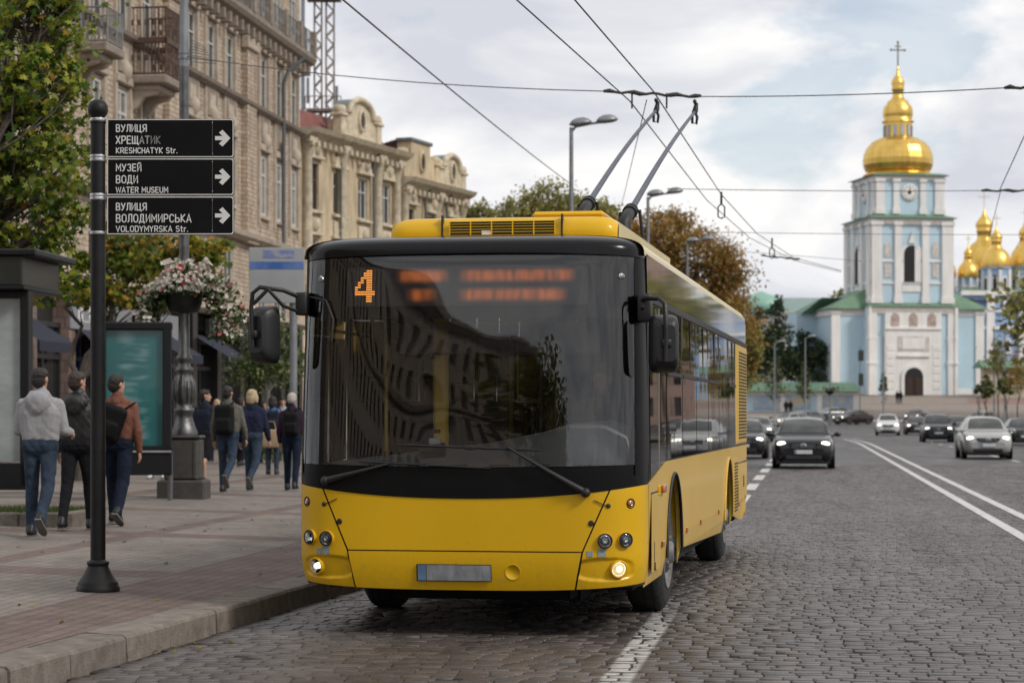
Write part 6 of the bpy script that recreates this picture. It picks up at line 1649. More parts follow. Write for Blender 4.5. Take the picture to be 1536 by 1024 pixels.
p = MB(); zc = Zt(99); p.box((0, 0, zc + 1.6), (.16, .14, 3.4), T_BRONZE); p.box((0, 0, zc + 2.2), (2.0, .12, .16), T_BRONZE); p.box((0, 0, zc + 2.7), (.9, .12, .14), T_BRONZE)
for x, z in ((-1, 2.2), (1, 2.2), (0, 3.3)): p.ball((x, 0, zc + z), .17, T_BRONZE, 8)
p.build('cross', bt)
# cathedral behind
YC = 392.0; kc = FPX / YC
cg = 4.4
cth = thing('cathedral', 'blue and white cathedral with clustered golden domes behind the bell tower on the right', 'cathedral', (XP(1500, YC), YC, cg), math.radians(4))
Zc = lambda py: ZP(py, YC) - cg; Xc = lambda px: (px - 1500) / kc
def drum(px, y, w_, pyb, pyt, name='drum'):
    p = MB(); r_ = w_ / 2 / kc
    p.lathe([(r_, Zc(pyb)), (r_, Zc(pyt)), (r_ * 1.1, Zc(pyt) + .1), (r_ * 1.1, Zc(pyt) + .4)], T_BLUE2, 8, (Xc(px), y, 0), None, False, True, True)
    for k in range(8):
        a = 2 * PI * (k + .5) / 8; q = r_ * math.cos(PI / 8)
        M = Matrix.Translation((Xc(px), y, 0)) @ Matrix.Rotation(a + PI / 2, 4, 'Z')
        h = Zc(pyt) - Zc(pyb)
        p.prism([(-.5, .2), (-.5, h * .6)] + [(-.5 * math.cos(PI * j / 6), h * .6 + .5 * math.sin(PI * j / 6)) for j in range(1, 6)] + [(.5, h * .6), (.5, .2)], -q - .08, -q + .02, T_WHT, M @ Matrix.Translation((0, 0, Zc(pyb))))
        p.prism([(-.3, .3), (-.3, h * .58), (0, h * .66), (.3, h * .58), (.3, .3)], -q - .14, -q - .02, T_DARK, M @ Matrix.Translation((0, 0, Zc(pyb))))
        M2 = Matrix.Translation((Xc(px), y, 0)) @ Matrix.Rotation(2 * PI * k / 8, 4, 'Z'); p.box((r_, 0, (Zc(pyb) + Zc(pyt)) / 2), (.35, .5, h), T_WHT, M=M2)
    p.build(name, cth)
def onion(px, y, w_, pyb, pyt):
    """gold onion dome: bulb, narrow lantern, small bulb, cross"""
    p = MB(); r_ = w_ / 2 / kc * .95; zb, zt_ = Zc(pyb), Zc(pyt); H = (zt_ - zb) * .93; zt_ = zb + H
    pr = [(1.0, 0), (1.04, .06), (1.05, .14), (1.0, .24), (.88, .34), (.66, .43), (.42, .49), (.36, .52), (.34, .62), (.42, .64), (.36, .66), (.42, .72), (.42, .76), (.3, .82), (.14, .88), (.06, .95), (.02, 1.0)]
    p.lathe([(a * r_, zb + b * H) for a, b in pr], T_GOLD, 20, (Xc(px), y, 0))
    cz = zt_; s_ = r_ * .5
    p.box((Xc(px), y, cz + s_ * .8), (.1, .1, s_ * 2), T_GOLD); p.box((Xc(px), y, cz + s_ * 1.1), (s_ * 1.2, .1, .1), T_GOLD)
    p.build('gold_dome', cth)
p = MB()
p.box((Xc(1520), 6, Zc(436) / 2), ((1600 - 1440) / kc, 14, Zc(436)), T_BLUE2); p.box((Xc(1445), 10, Zc(448) / 2), (60 / kc, 10, Zc(448)), T_BLUE2)
p.build('wall', cth)
p = MB()
for px in (1482, 1532, 1570): p.box((Xc(px), -1.3, Zc(436) / 2), (12 / kc, .7, Zc(436)), T_WHT)
p.box((Xc(1520), -1.25, Zc(440)), (164 / kc, .6, .8), T_WHT); p.box((Xc(1520), -1.2, Zc(492)), (164 / kc, .5, .5), T_WHT)
for px, py, w_ in ((1508, 462, 11), (1552, 462, 11), (1508, 520, 11), (1552, 520, 11)):
    a = w_ / 2 / kc; z = Zc(py); o_ = [(-a, -1.2), (-a, .8)] + [(-a * math.cos(PI * k / 8), .8 + a * math.sin(PI * k / 8)) for k in range(1, 8)] + [(a, .8), (a, -1.2)]
    p.prism(o_, -1.25, -.9, T_WHT, Matrix.Translation((Xc(px), 0, z))); p.prism([(x * .55, zz * .7) for x, zz in o_], -1.32, -1.2, T_DARK, Matrix.Translation((Xc(px), 0, z)))
p.prism([(-4.2, 0), (0, 3.2), (4.2, 0)], -1.4, 4, T_BLUE2, Matrix.Translation((Xc(1462), 0, Zc(480)))); p.box((Xc(1462), 1.2, Zc(535)), (7.5, 4.5, Zc(480) - Zc(590)), T_BLUE2)
for sx in (-1, 1): p.box((Xc(1462) + sx * 2.2, -1.5, Zc(480) + 1.5), (5.4, .3, .35), T_WHT, M=None, rz=0)
p.build('white_trim', cth)
p = MB(); p.add([(Xc(1435), -2, Zc(452)), (Xc(1482), -2, Zc(452)), (Xc(1482), 5, Zc(437)), (Xc(1450), 5, Zc(437))], [(0, 1, 2, 3)], pm('slate_blue_roof', (.05, .07, .12), .6)); p.add([(Xc(1440), -1.5, Zc(436)), (Xc(1600), -1.5, Zc(436)), (Xc(1600), 6, Zc(428)), (Xc(1440), 6, Zc(428))], [(0, 1, 2, 3)], T_GRN); p.build('roof', cth)
drum(1438, 8, 26, 452, 414); onion(1438, 8, 27, 414, 355)
drum(1473, 9, 30, 450, 413); onion(1473, 9, 34, 413, 357)
drum(1500, 12, 60, 440, 402); onion(1515, 16, 66, 400, 292)
drum(1497, 1, 42, 440, 404); onion(1497, 1, 44, 404, 333)
drum(1548, 4, 42, 440, 400); onion(1548, 4, 44, 400, 322)
# monastery wall with murals
MUR = None
def mural_mat():
    m, nt, b = newmat('faded_mural')
    tc = N(nt, 'ShaderNodeTexCoord'); n1 = N(nt, 'ShaderNodeTexNoise', inp={'Scale': .55, 'Detail': 5, 'Roughness': .65}); LK(nt, tc.outputs['Object'], n1.inputs['Vector'])
    r_ = ramp(nt, n1.outputs['Fac'], [(.28, (.45, .30, .28)), (.38, (.55, .46, .24)), (.47, (.50, .50, .48)), (.55, (.28, .42, .55)), (.64, (.46, .42, .50)), (.74, (.55, .5, .34))])
    LK(nt, r_.outputs[0], b.inputs['Base Color']); b.inputs['Roughness'].default_value = .85; return m
MUR = mural_mat()
YW = 272.0; kw = FPX / YW; zwb = 1.9
mw = thing('monastery_wall', 'low white and blue wall with faded murals and a green roof left of the bell tower', 'wall', (XP(1200, YW), YW, zwb), math.radians(5))
Zw = lambda py: ZP(py, YW) - zwb; Xw = lambda px: (px - 1200) / kw
p = MB(); p.box((Xw(1180), 0, Zw(590) / 2 - .3), ((1286 - 1075) / kw, 1.2, Zw(588) + .8), T_BLUE); p.build('wall', mw)
p = MB()
for px in (1228, 1283, 1172): p.box((Xw(px), -.65, Zw(590) / 2), (8 / kw, .3, Zw(590)), T_WHT)
p.box((Xw(1180), -.62, Zw(589)), (214 / kw, .4, .5), T_WHT); p.build('white_trim', mw)
p = MB()
for a, b in ((1233, 1254), (1257, 1279), (1176, 1214), (1128, 1168)): p.box((Xw((a + b) / 2), -.66, (Zw(594) + .4) / 2), ((b - a) / kw, .1, Zw(594) - .4), MUR)
p.build('mural', mw)
p = MB(); p.add([(Xw(1070), -1.4, Zw(587)), (Xw(1290), -1.4, Zw(587)), (Xw(1286), .8, Zw(573)), (Xw(1074), .8, Zw(573)), (Xw(1290), 3, Zw(587)), (Xw(1070), 3, Zw(587))], [(0, 1, 2, 3), (3, 2, 4, 5), (1, 4, 2), (0, 3, 5)], T_GRN); p.build('roof', mw)
mw2 = thing('monastery_wall', 'low cream wall with a green roof behind the saplings right of the bell tower', 'wall', (XP(1512, 305), 308, 3.9), math.radians(8))
p = MB(); p.box((1.5, 0, 2), (9, 1.2, 4.4), pm('cream_wall', (.42, .37, .28), .85, var=.15, scale=.5)); p.build('wall', mw2)
p = MB(); p.add([(-3.4, -1.4, 4.1), (6.6, -1.4, 4.1), (6.4, .8, 5.2), (-3.2, .8, 5.2), (6.6, 3, 4.1), (-3.4, 3, 4.1)], [(0, 1, 2, 3), (3, 2, 4, 5), (1, 4, 2), (0, 3, 5)], T_GRN); p.build('roof', mw2)
# white house with a green domed roof left of the tower
YH = 345.0; kh = FPX / YH
wh = thing('white_house', 'white monastery house with green roof rising over the dark trees beside the tower', 'building', (XP(1185, YH), YH, 4.4), math.radians(6))
Zh = lambda py: ZP(py, YH) - 4.4; Xh = lambda px: (px - 1185) / kh
p = MB(); p.box((Xh(1190), 0, Zh(476) / 2), ((1216 - 1164) / kh, 8, Zh(476)), T_WHT); p.box((Xh(1150), 3, Zh(468) / 2), (70 / kh, 8, Zh(468)), T_WHT); p.box((Xh(1255), 4, Zh(492) / 2), (84 / kh, 6, Zh(492)), T_BLUE)
p.box((Xh(1192), -.5, (Zh(472) + Zh(449)) / 2), ((1217 - 1160) / kh, 8.4, Zh(449) - Zh(472)), pm('pale_green_tin', (.40, .52, .50), .5, var=.1, scale=.4)); p.box((Xh(1192), -.6, Zh(473)), (60 / kh, 8.8, .4), STONE_L); p.build('wall', wh)
p = MB()
p.lathe([(3.6, Zh(470)), (3.9, Zh(462)), (3.6, Zh(452)), (2.6, Zh(444)), (1.2, Zh(440)), (.3, Zh(436))], pm('verdigris_dome', (.24, .42, .34), .5, .2, var=.15), 16, (Xh(1145), 2, 0)); p.box((Xh(1150), 3, Zh(466)), (60 / kh, 8.4, .5), MATS['verdigris_dome'])
p.add([(Xh(1213), 0, Zh(490)), (Xh(1300), 0, Zh(490)), (Xh(1300), 5, Zh(449)), (Xh(1215), 5, Zh(449))], [(0, 1, 2, 3)], T_GRN)
p.build('roof', wh)
# ------------------------------------------------------------------ trees
BARK = pm('bark', (.075, .06, .048), .95, var=.4, scale=5, bump=1, bscale=12, stretch=(3, 3, .6))
LG_ = leafmat('maple_leaves', [(.022, .060, .008), (.060, .125, .016), (.13, .21, .026), (.25, .30, .036), (.36, .35, .045), (.045, .10, .014)], .4)
LGO = leafmat('maple_turning', [(0.0565, 0.132, 0.0189), (0.1697, 0.2074, 0.0282), (0.377, 0.2828, 0.0377), (0.4524, 0.2074, 0.0339), (0.1131, 0.1697, 0.0264), (0.2451, 0.2262, 0.0339)], .4)
LOR = leafmat('orange_leaves', [(.27, .17, .055), (.36, .21, .06), (.40, .23, .06), (.30, .20, .06), (.36, .19, .05), (.24, .17, .055)], .3)
LFG = leafmat('far_green_leaves', [(.24, .24, .085), (.32, .31, .10), (.36, .32, .11), (.20, .22, .08)], .3)
LDK = leafmat('dark_green_leaves', [(0.017, 0.0374, 0.017), (0.034, 0.0612, 0.0272), (0.0544, 0.085, 0.034), (0.0272, 0.0476, 0.0221)], .2)
LSH = leafmat('shrub_leaves', [(0.028, 0.063, 0.0168), (0.07, 0.119, 0.028), (0.154, 0.196, 0.07), (0.28, 0.308, 0.168)], .3)
MAPLE = []
for a_, r_ in ((-90, .12), (-52, .5), (-30, .35), (-8, .85), (14, .45), (40, .92), (62, .5), (90, 1.0), (118, .5), (140, .92), (166, .45), (188, .85), (210, .35), (232, .5)):
    MAPLE.append((r_ * math.cos(math.radians(a_)), r_ * math.sin(math.radians(a_))))
def leaf_maple(mb, c, s_, m, rg, droop=.5):
    n = Vector((rg.gauss(0, .8), rg.gauss(-.35, .8), rg.gauss(.7, .6))).normalized()
    d = Vector((rg.gauss(0, 1), rg.gauss(0, 1), rg.gauss(-droop, .7))); v = (d - n * d.dot(n))
    v = v.normalized() if v.length > 1e-3 else n.orthogonal(); u = v.cross(n)
    f = .22 * s_
    vs = [c + u * x * s_ + v * y * s_ - n * f * abs(x) for x, y in MAPLE]
    mb.add(vs, [(0, 1, 2, 3, 4, 5, 6, 7), (0, 7, 8, 9, 10, 11, 12, 13)], m)
def limb(mb, a, b, r0, r1, rg, m=None, n=5, wob=.08):
    L = (b - a).length; pts = [a + (b - a) * (k / n) + (Vector((rg.gauss(0, 1), rg.gauss(0, 1), rg.gauss(0, .5))) * wob * L * math.sin(PI * k / n) if 0 < k < n else Vector((0, 0, 0))) for k in range(n + 1)]
    mb.tube(pts, [lerp(r0, r1, k / n) for k in range(n + 1)], m or BARK, 7, False); return pts
def tree(name, label, group, X, Y, z, H, tr, blobs, nl, ls, m, seed, kind='quad', fork=.35, sub=9, spread=.30, m2=None, m2f=0, cat='tree', bark=None):
    """blobs: (dx, dy, z above ground, rx, ry, rz); each is filled with leafy sprays on twigs"""
    rg = random.Random(seed); t_ = thing(name, label, cat, (X, Y, z), 0, group)
    wd = MB(); fk = Vector((0, 0, H * fork)); bk_ = bark or BARK
    top = Vector((blobs[0][0] * .6, blobs[0][1] * .6, H * .8))
    wd.tube([(0, 0, -.1), (tr * .1, 0, H * .02), fk * .5 + Vector((tr * .4, 0, 0)), fk], [tr * 1.5, tr * 1.1, tr * .92, tr * .8], bk_, 10)
    lf = MB(); vol = [b[3] * b[4] * b[5] for b in blobs]; tv = sum(v ** .75 for v in vol)
    for bi, b in enumerate(blobs):
        c = Vector(b[:3]); R = Vector(b[3:])
        pts = limb(wd, fk, c, tr * .55, tr * .18, rg, bk_)
        nn = int(nl * vol[bi] ** .75 / tv); nsp = max(3, int(sub * (vol[bi] ** .33) * 3))
        for k in range(nsp):
            dv = Vector((rg.gauss(0, 1), rg.gauss(0, 1), rg.gauss(.1, 1))).normalized(); q = rg.uniform(.35, 1.05) ** .6
            e = c + Vector((dv.x * R.x, dv.y * R.y, dv.z * R.z)) * q
            if k % 2 == 0: limb(wd, pts[rg.randint(2, 5)], e, tr * .13, tr * .04, rg, bk_, 3)
            sp_ = spread * min(R) * rg.uniform(.6, 1.4)
            for _ in range(max(1, nn // nsp)):
                w_ = Vector((rg.gauss(0, 1), rg.gauss(0, 1), rg.gauss(0, .62))) * sp_
                p_ = e + w_; mm = m2 if (m2 and rg.random() < m2f * (1.6 if p_.z < c.z else .6)) else m
                s_ = ls * rg.uniform(.6, 1.25)
                if kind == 'maple': leaf_maple(lf, p_, s_, mm, rg)
                else: leaf4(lf, p_, s_, mm, rg, .6)
    wd.build('trunk', t_); lf.build('crown', t_); return t_
YT1 = 31.0; kx = FPX / YT1
def bl(px, py, rx, ry, rz, Y, X0, z0, dy=0): return (XP(px, Y) - X0, dy, ZP(py, Y) - z0, rx, ry, rz)
X0 = XP(-70, YT1); z0 = pave_z(X0, YT1)
B = lambda px, py, rx, ry, rz, dy=0: bl(px, py, rx, ry, rz, YT1, X0, z0, dy)
tree('maple_tree', 'large green maple with leaves hanging over the bus shelter at the left edge', None, X0, YT1, z0, 8.2, .17,
     [B(20, 40, .85, 1.0, .75), B(75, 130, .50, .8, .45, -.2), B(10, 190, .9, 1, .6, .3), B(60, 260, .62, .9, .6), B(-70, 120, .9, 1, 1.2), B(95, 330, .36, .6, .36, -.1), B(20, 360, .7, .9, .45, .4), B(70, 20, .42, .6, .5, .2), B(105, 410, .30, .5, .34), B(40, 420, .5, .7, .35, .1), B(60, -60, .6, .8, .6), B(-60, 300, .7, .9, .8)],
     10500, .085, LG_, 21, 'maple', m2=LGO, m2f=.06, spread=.23, sub=15)
YT2 = 44.0; X0 = XP(120, YT2); z0 = pave_z(X0, YT2)
B = lambda px, py, rx, ry, rz, dy=0: bl(px, py, rx, ry, rz, YT2, X0, z0, dy)
tree('maple_tree', 'smaller maple turning orange behind the signboards and the flower basket', None, X0, YT2, z0, 5.6, .12,
     [B(215, 385, .75, .8, .55), B(185, 440, .5, .6, .34), B(285, 385, .55, .7, .40), B(325, 385, .30, .5, .36), B(245, 430, .45, .5, .35), B(180, 375, .5, .6, .5), B(110, 440, .45, .5, .3)],
     4200, .092, LGO, 22, 'maple', m2=LG_, m2f=.42, spread=.36, sub=11)
# birch-like sapling and shrubs behind the walkers
YT3 = 58.0; X0 = XP(402, YT3); z0 = pave_z(X0, YT3)
B = lambda px, py, rx, ry, rz, dy=0: bl(px, py, rx, ry, rz, YT3, X0, z0, dy)
tree('young_tree', 'young pale trunked tree with light green leaves left of the trolleybus mirror', None, X0, YT3, z0, 3.8, .07,
     [B(395, 530, .7, .7, .6), B(420, 560, .55, .6, .5), B(375, 560, .5, .6, .5), B(405, 495, .5, .6, .45), B(440, 530, .5, .5, .6)], 3800, .055, LSH, 23, bark=pm('pale_bark', (.3, .28, .25), .9, var=.3, scale=8), fork=.5)
for i, (px, py, Y, r_, lb) in enumerate(((372, 655, 60, .75, 'low green shrub behind the walkers, beside the lamp post base'), (420, 660, 64, .9, 'low green shrub behind the walkers, next to the trolleybus corner'))):
    X = XP(px, Y); zz = pave_z(X, Y)
    tree('shrub', lb, 'shrubs behind the walkers', X, Y, zz, .8, .04, [(0, 0, .55, r_, .6, .45), (.4, 0, .4, .5, .5, .35), (-.45, 0, .42, .5, .5, .35)], 1500, .05, LSH, 40 + i, cat='shrub', fork=.2)
# far street trees
def far_tree(name, label, group, px, Y, blobs, nl, ls, m, seed, tr=.2, fork=.3, **kw):
    X = XP(px, Y); z0 = pave_z(X, Y) if X < kerb_x(Y) else zr(Y)
    bb = [bl(a, b_, rx_, ry_, rz_, Y, X, z0, dy) for a, b_, rx_, ry_, rz_, dy in blobs]
    H = max(b_[2] + b_[5] * .5 for b_ in bb); return tree(name, label, group, X, Y, z0, H, tr, bb, nl, ls, m, seed, fork=fork, **kw)
SG = 'trees down the left side of the street'
far_tree('street_tree', 'yellow green tree rising behind the trolleybus roof left of the lamp', SG, 815, 118, [(815, 300, 1.3, 1.5, .9, 0), (775, 322, 1.2, 1.4, .7, 0), (850, 315, 1.2, 1.5, .9, .5), (825, 345, 2.2, 2, 1.1, 0), (890, 318, 1.1, 1.3, .8, .5), (760, 350, 1.3, 1.5, .9, 0)], 9000, .11, LFG, 31, spread=.36)
far_tree('street_tree', 'small dark green tree top beside the end of the cream houses', SG, 716, 150, [(716, 318, .8, 1, .7, 0), (705, 335, 1, 1, .9, 0), (735, 335, .9, 1, .8, 0)], 1500, .15, LFG, 32, tr=.15)
far_tree('street_tree', 'tall orange autumn tree directly behind the trolleybus windows', SG, 1035, 112, [(1000, 355, 1.5, 1.8, 1.2, 0), (1050, 378, 1.5, 1.8, 1.3, 0), (985, 410, 1.6, 1.8, 1.3, .5), (1085, 410, 1.1, 1.6, 1.0, 0), (960, 370, 1.0, 1.4, 1.0, .6), (1040, 440, 1.9, 2, 1.2, .5), (1095, 450, 1.0, 1.4, 1.1, 0), (1020, 335, .7, .9, .5, 0), (935, 355, .8, 1, .8, 0), (1085, 490, 1.3, 1.5, 1.2, 0)], 30000, .088, LOR, 33, tr=.26, spread=.34, m2=LFG, m2f=.12)
far_tree('street_tree', 'orange green tree beyond, low behind the rear corner of the trolleybus', SG, 1105, 150, [(1100, 490, 1.6, 1.8, 1.6, 0), (1125, 520, .9, 1.4, 1.3, 0), (1085, 540, 1.6, 1.8, 1.4, 0), (1118, 560, 1.0, 1.2, 1.2, 0)], 6000, .15, LOR, 34, m2=LFG, m2f=.6)
far_tree('street_tree', 'muted orange tree showing between the raised trolley poles', SG, 905, 140, [(905, 330, 1.4, 1.5, .9, 0), (880, 345, 1.3, 1.5, .9, 0), (930, 345, 1.2, 1.4, .8, 0)], 2600, .15, LOR, 35, m2=LFG, m2f=.5)
# dark evergreens behind the wall
DG = 'dark trees behind the mural wall'
for i, (px, Y, bl_, n_, lb) in enumerate((
    (1165, 318, [(1165, 470, 1.2, 1.2, 1.5, 0), (1170, 500, 2, 2, 1.6, 0), (1160, 530, 2.8, 2, 2, 0), (1168, 450, .6, .7, .8, 0), (1185, 545, 2.4, 2, 2, 0)], 3200, 'tall dark conifer with a pointed top left of the white house'),
    (1140, 316, [(1140, 480, 1.2, 1.2, 1.6, 0), (1140, 520, 2.2, 2, 2.4, 0), (1148, 556, 2.6, 2, 1.6, 0)], 2400, 'dark conifer just right of the trolleybus rear corner'),
    (1205, 320, [(1205, 535, 2.6, 2, 1.6, 0), (1195, 555, 2.6, 2, 1.6, 0), (1215, 515, 1.4, 1.4, 1.3, 0), (1205, 505, .9, 1, 1, 0)], 2600, 'round dark tree behind the green wall roof under the white house'),
    (1250, 318, [(1250, 538, 2.6, 2, 1.7, 0), (1270, 545, 2.0, 2, 1.4, 0), (1235, 530, 1.8, 1.6, 1.7, 0), (1250, 562, 3, 2, 1.2, 0)], 2800, 'broad dark tree touching the left corner of the bell tower'),
    (1258, 345, [(1258, 452, 1.3, 1.3, 1.2, 0), (1248, 462, 1.4, 1.3, 1, 0), (1263, 440, .6, .8, .7, 0)], 1100, 'green tree top above the green roof against the tower'))):
    far_tree('evergreen_tree', lb, DG, px, Y, bl_, n_, .26, LDK if i < 4 else LFG, 50 + i, tr=.25, fork=.3)
# saplings on the square
PG = 'saplings along the square'
for i, (px, pt, pb, Y, w_, lb) in enumerate(((1162, 533, 600, 214, .95, 'cone shaped sapling nearest the trolleybus in front of the mural wall'), (1207, 538, 600, 216, .75, 'cone shaped sapling below the pale lamp in front of the mural wall'), (1325, 556, 588, 232, .36, 'thin sapling on a stake in front of the tower gate'),
    (1480, 560, 600, 190, .55, 'bushy sapling leftmost of the row behind the silver car'), (1497, 500, 560, 200, .9, 'taller sapling with a sparse crown above the silver car'), (1510, 556, 596, 184, .7, 'dark sapling behind the silver car mirror'), (1526, 520, 590, 178, .8, 'brown leaved sapling at the right edge before the cathedral'), (1468, 575, 592, 205, .4, 'small sapling beside the bell tower right corner'))):
    h = (pb - pt) / (FPX / Y); c = (pt + pb) / 2
    far_tree('sapling', lb, PG, px, Y, [(px, pb - (pb - pt) * .25, w_, w_, h * .22, 0), (px, c, w_ * .8, w_ * .8, h * .24, 0), (px, pt + (pb - pt) * .22, w_ * .45, w_ * .45, h * .2, 0)], 900, .12, LFG if i in (4,) else (LOR if i == 6 else LDK), 60 + i, tr=.06, fork=.35, m2=LFG, m2f=.3)
# trees mirrored in the bus flank
for i, (px, Y) in enumerate(((1585, 135), (1640, 150), (1700, 128), (1760, 140))):
    x, y = XP(px, Y), Y; tree('boulevard_tree', 'green boulevard tree mirrored in the dark side glass of the bus', 'boulevard trees mirrored in the bus flank', x, y, zr(y) + .14, 9, .2, [(0, 0, 7, 3, 3, 2.6), (1.4, .5, 8.8, 2, 2, 1.8), (-1.4, 0, 8, 2, 2, 1.8)], 1800, .28, LFG, 80 + i)
for i, (dx, Y) in enumerate(((-2.4, -20), (-2.2, -36), (-2.6, -54))):
    x = kerb_x(Y) + dx; tree('kerbside_tree', 'kerbside tree mirrored as a ragged dark shape in the windshield', 'kerbside trees mirrored in the windshield', x, Y, .25, 9, .2, [(0, 0, 6, 2, 2, 2.2), (.8, .5, 7.8, 1.4, 1.4, 1.6), (-.8, 0, 7, 1.3, 1.3, 1.5)], 1100, .22, LFG, 90 + i)
# fallen leaves along the kerb and on the paving
fl_ = MB(); rg = random.Random(77)
for _ in range(230):
    Y = rg.uniform(12.5, 34); d = rg.choice((rg.uniform(-.35, -.02), rg.uniform(.4, 5), rg.uniform(.4, 7))); x = kerb_x(Y) - d
    z = (.008 if d < 0 else pave_z(x, Y) + .006); s_ = rg.uniform(.018, .04); a = rg.uniform(0, 2 * PI)
    u = Vector((math.cos(a), math.sin(a), rg.uniform(-.1, .3))); v = Vector((-math.sin(a), math.cos(a), rg.uniform(-.1, .3))); c = Vector((x, Y, z))
    fl_.add([c - u * s_, c + v * s_ * .6, c + u * s_ + Vector((0, 0, .012)), c - v * s_ * .6], [(0, 1, 2, 3)], LGO)
fl_.build('fallen_leaves', kind='stuff')
# posts with baskets and lamps on the square
def square_post(px, Y, pt, label, basket=None, boxes=()):
    X = XP(px, Y); z = zr(Y); t_ = thing('square_post', label, 'post', (X, Y, z), 0, 'posts on the square')
    p = MB(); h = ZP(pt, Y) - z; p.lathe([(.16, 0), (.14, 1), (.08, 1.4), (.06, h)], M_GALV, 8); p.build('pole', t_)
    if basket:
        q = MB(); zb = ZP(basket, Y) - z; rg = random.Random(int(px)); q.lathe([(.1, zb - .4), (.45, zb - .15), (.5, zb)], MATS['bowl_black'], 10)
        for _ in range(160): leaf4(q, Vector((rg.gauss(0, .4), rg.gauss(0, .3), zb + rg.uniform(-.1, .35))), .13, M_FOL if rg.random() < .7 else M_FW, rg)
        q.build('basket', t_)
    for (pa, pb, w_) in boxes:
        q = MB(); za, zb = ZP(pa, Y) - z, ZP(pb, Y) - z; q.box((.1, 0, (za + zb) / 2), (w_, .3, za - zb), pm('dark_green_box', (.03, .04, .032), .6, var=.3, scale=2), .03); q.build('display_box', t_)
square_post(1245, 222, 515, 'grey post with a flower basket in front of the mural panels', 586)
square_post(1290, 236, 520, 'post with two dark display boxes before the blue tower flank', None, ((525, 541, .55), (560, 578, .5)))
square_post(1325, 226, 505, 'tall thin post in front of the bell tower gate front')
square_post(1491, 200, 490, 'tall grey post among the saplings behind the silver car')
square_post(1507, 196, 486, 'grey post right of centre among the saplings near the cathedral')
# ------------------------------------------------------------------ cars
C_GLASS = pm('car_glass', (.052, .058, .056), .1, var=.45, scale=2.2, spec=.4)
C_LIT = pm('lit_headlamp', (1, .93, .80), .3, emit=3.2, var=.05)
C_LENS = pm('headlamp_lens', (.42, .43, .44), .12, .3, var=.2, scale=9, coat=1)
C_RED = pm('red_tail_lamp', (.30, .01, .012), .2, var=.1, coat=1)
C_TRIM = pm('car_black_trim', (.012, .012, .013), .5, var=.2)
C_RIM = pm('alloy_rim', (.32, .33, .34), .3, .8, var=.15)
C_PLATE = pm('car_plate_white', (.56, .57, .58), .5, var=.12, scale=14)
def carpaint(name, c, met=.3): return pm('car_paint_' + name, c, .3, met * .5, var=.06, scale=2, coat=.5, spec=.3)
def car_wheels():
    M = Matrix.Rotation(PI / 2, 4, 'Y'); p = MB(); w_, R = .2, .315
    p.lathe([(.2, -w_ / 2), (R * .9, -w_ / 2), (R, -w_ / 2 + .035), (R, w_ / 2 - .035), (R * .9, w_ / 2), (.2, w_ / 2)], B_TYRE, 24, M=M, caps=False); a = p.mesh('car_tyre')
    p = MB(); p.lathe([(.205, -w_ / 2 + .02), (.21, w_ / 2), (.18, w_ / 2 - .02), (.06, w_ / 2 - .01), (1e-4, w_ / 2)], C_RIM, 20, M=M)
    for k in range(5): a_ = 2 * PI * k / 5; p.tube([(w_ / 2, .04 * math.cos(a_), .04 * math.sin(a_)), (w_ / 2 - .005, .19 * math.cos(a_), .19 * math.sin(a_))], .022, C_RIM, 5)
    return a, p.mesh('car_rim')
CW_T, CW_R = car_wheels()
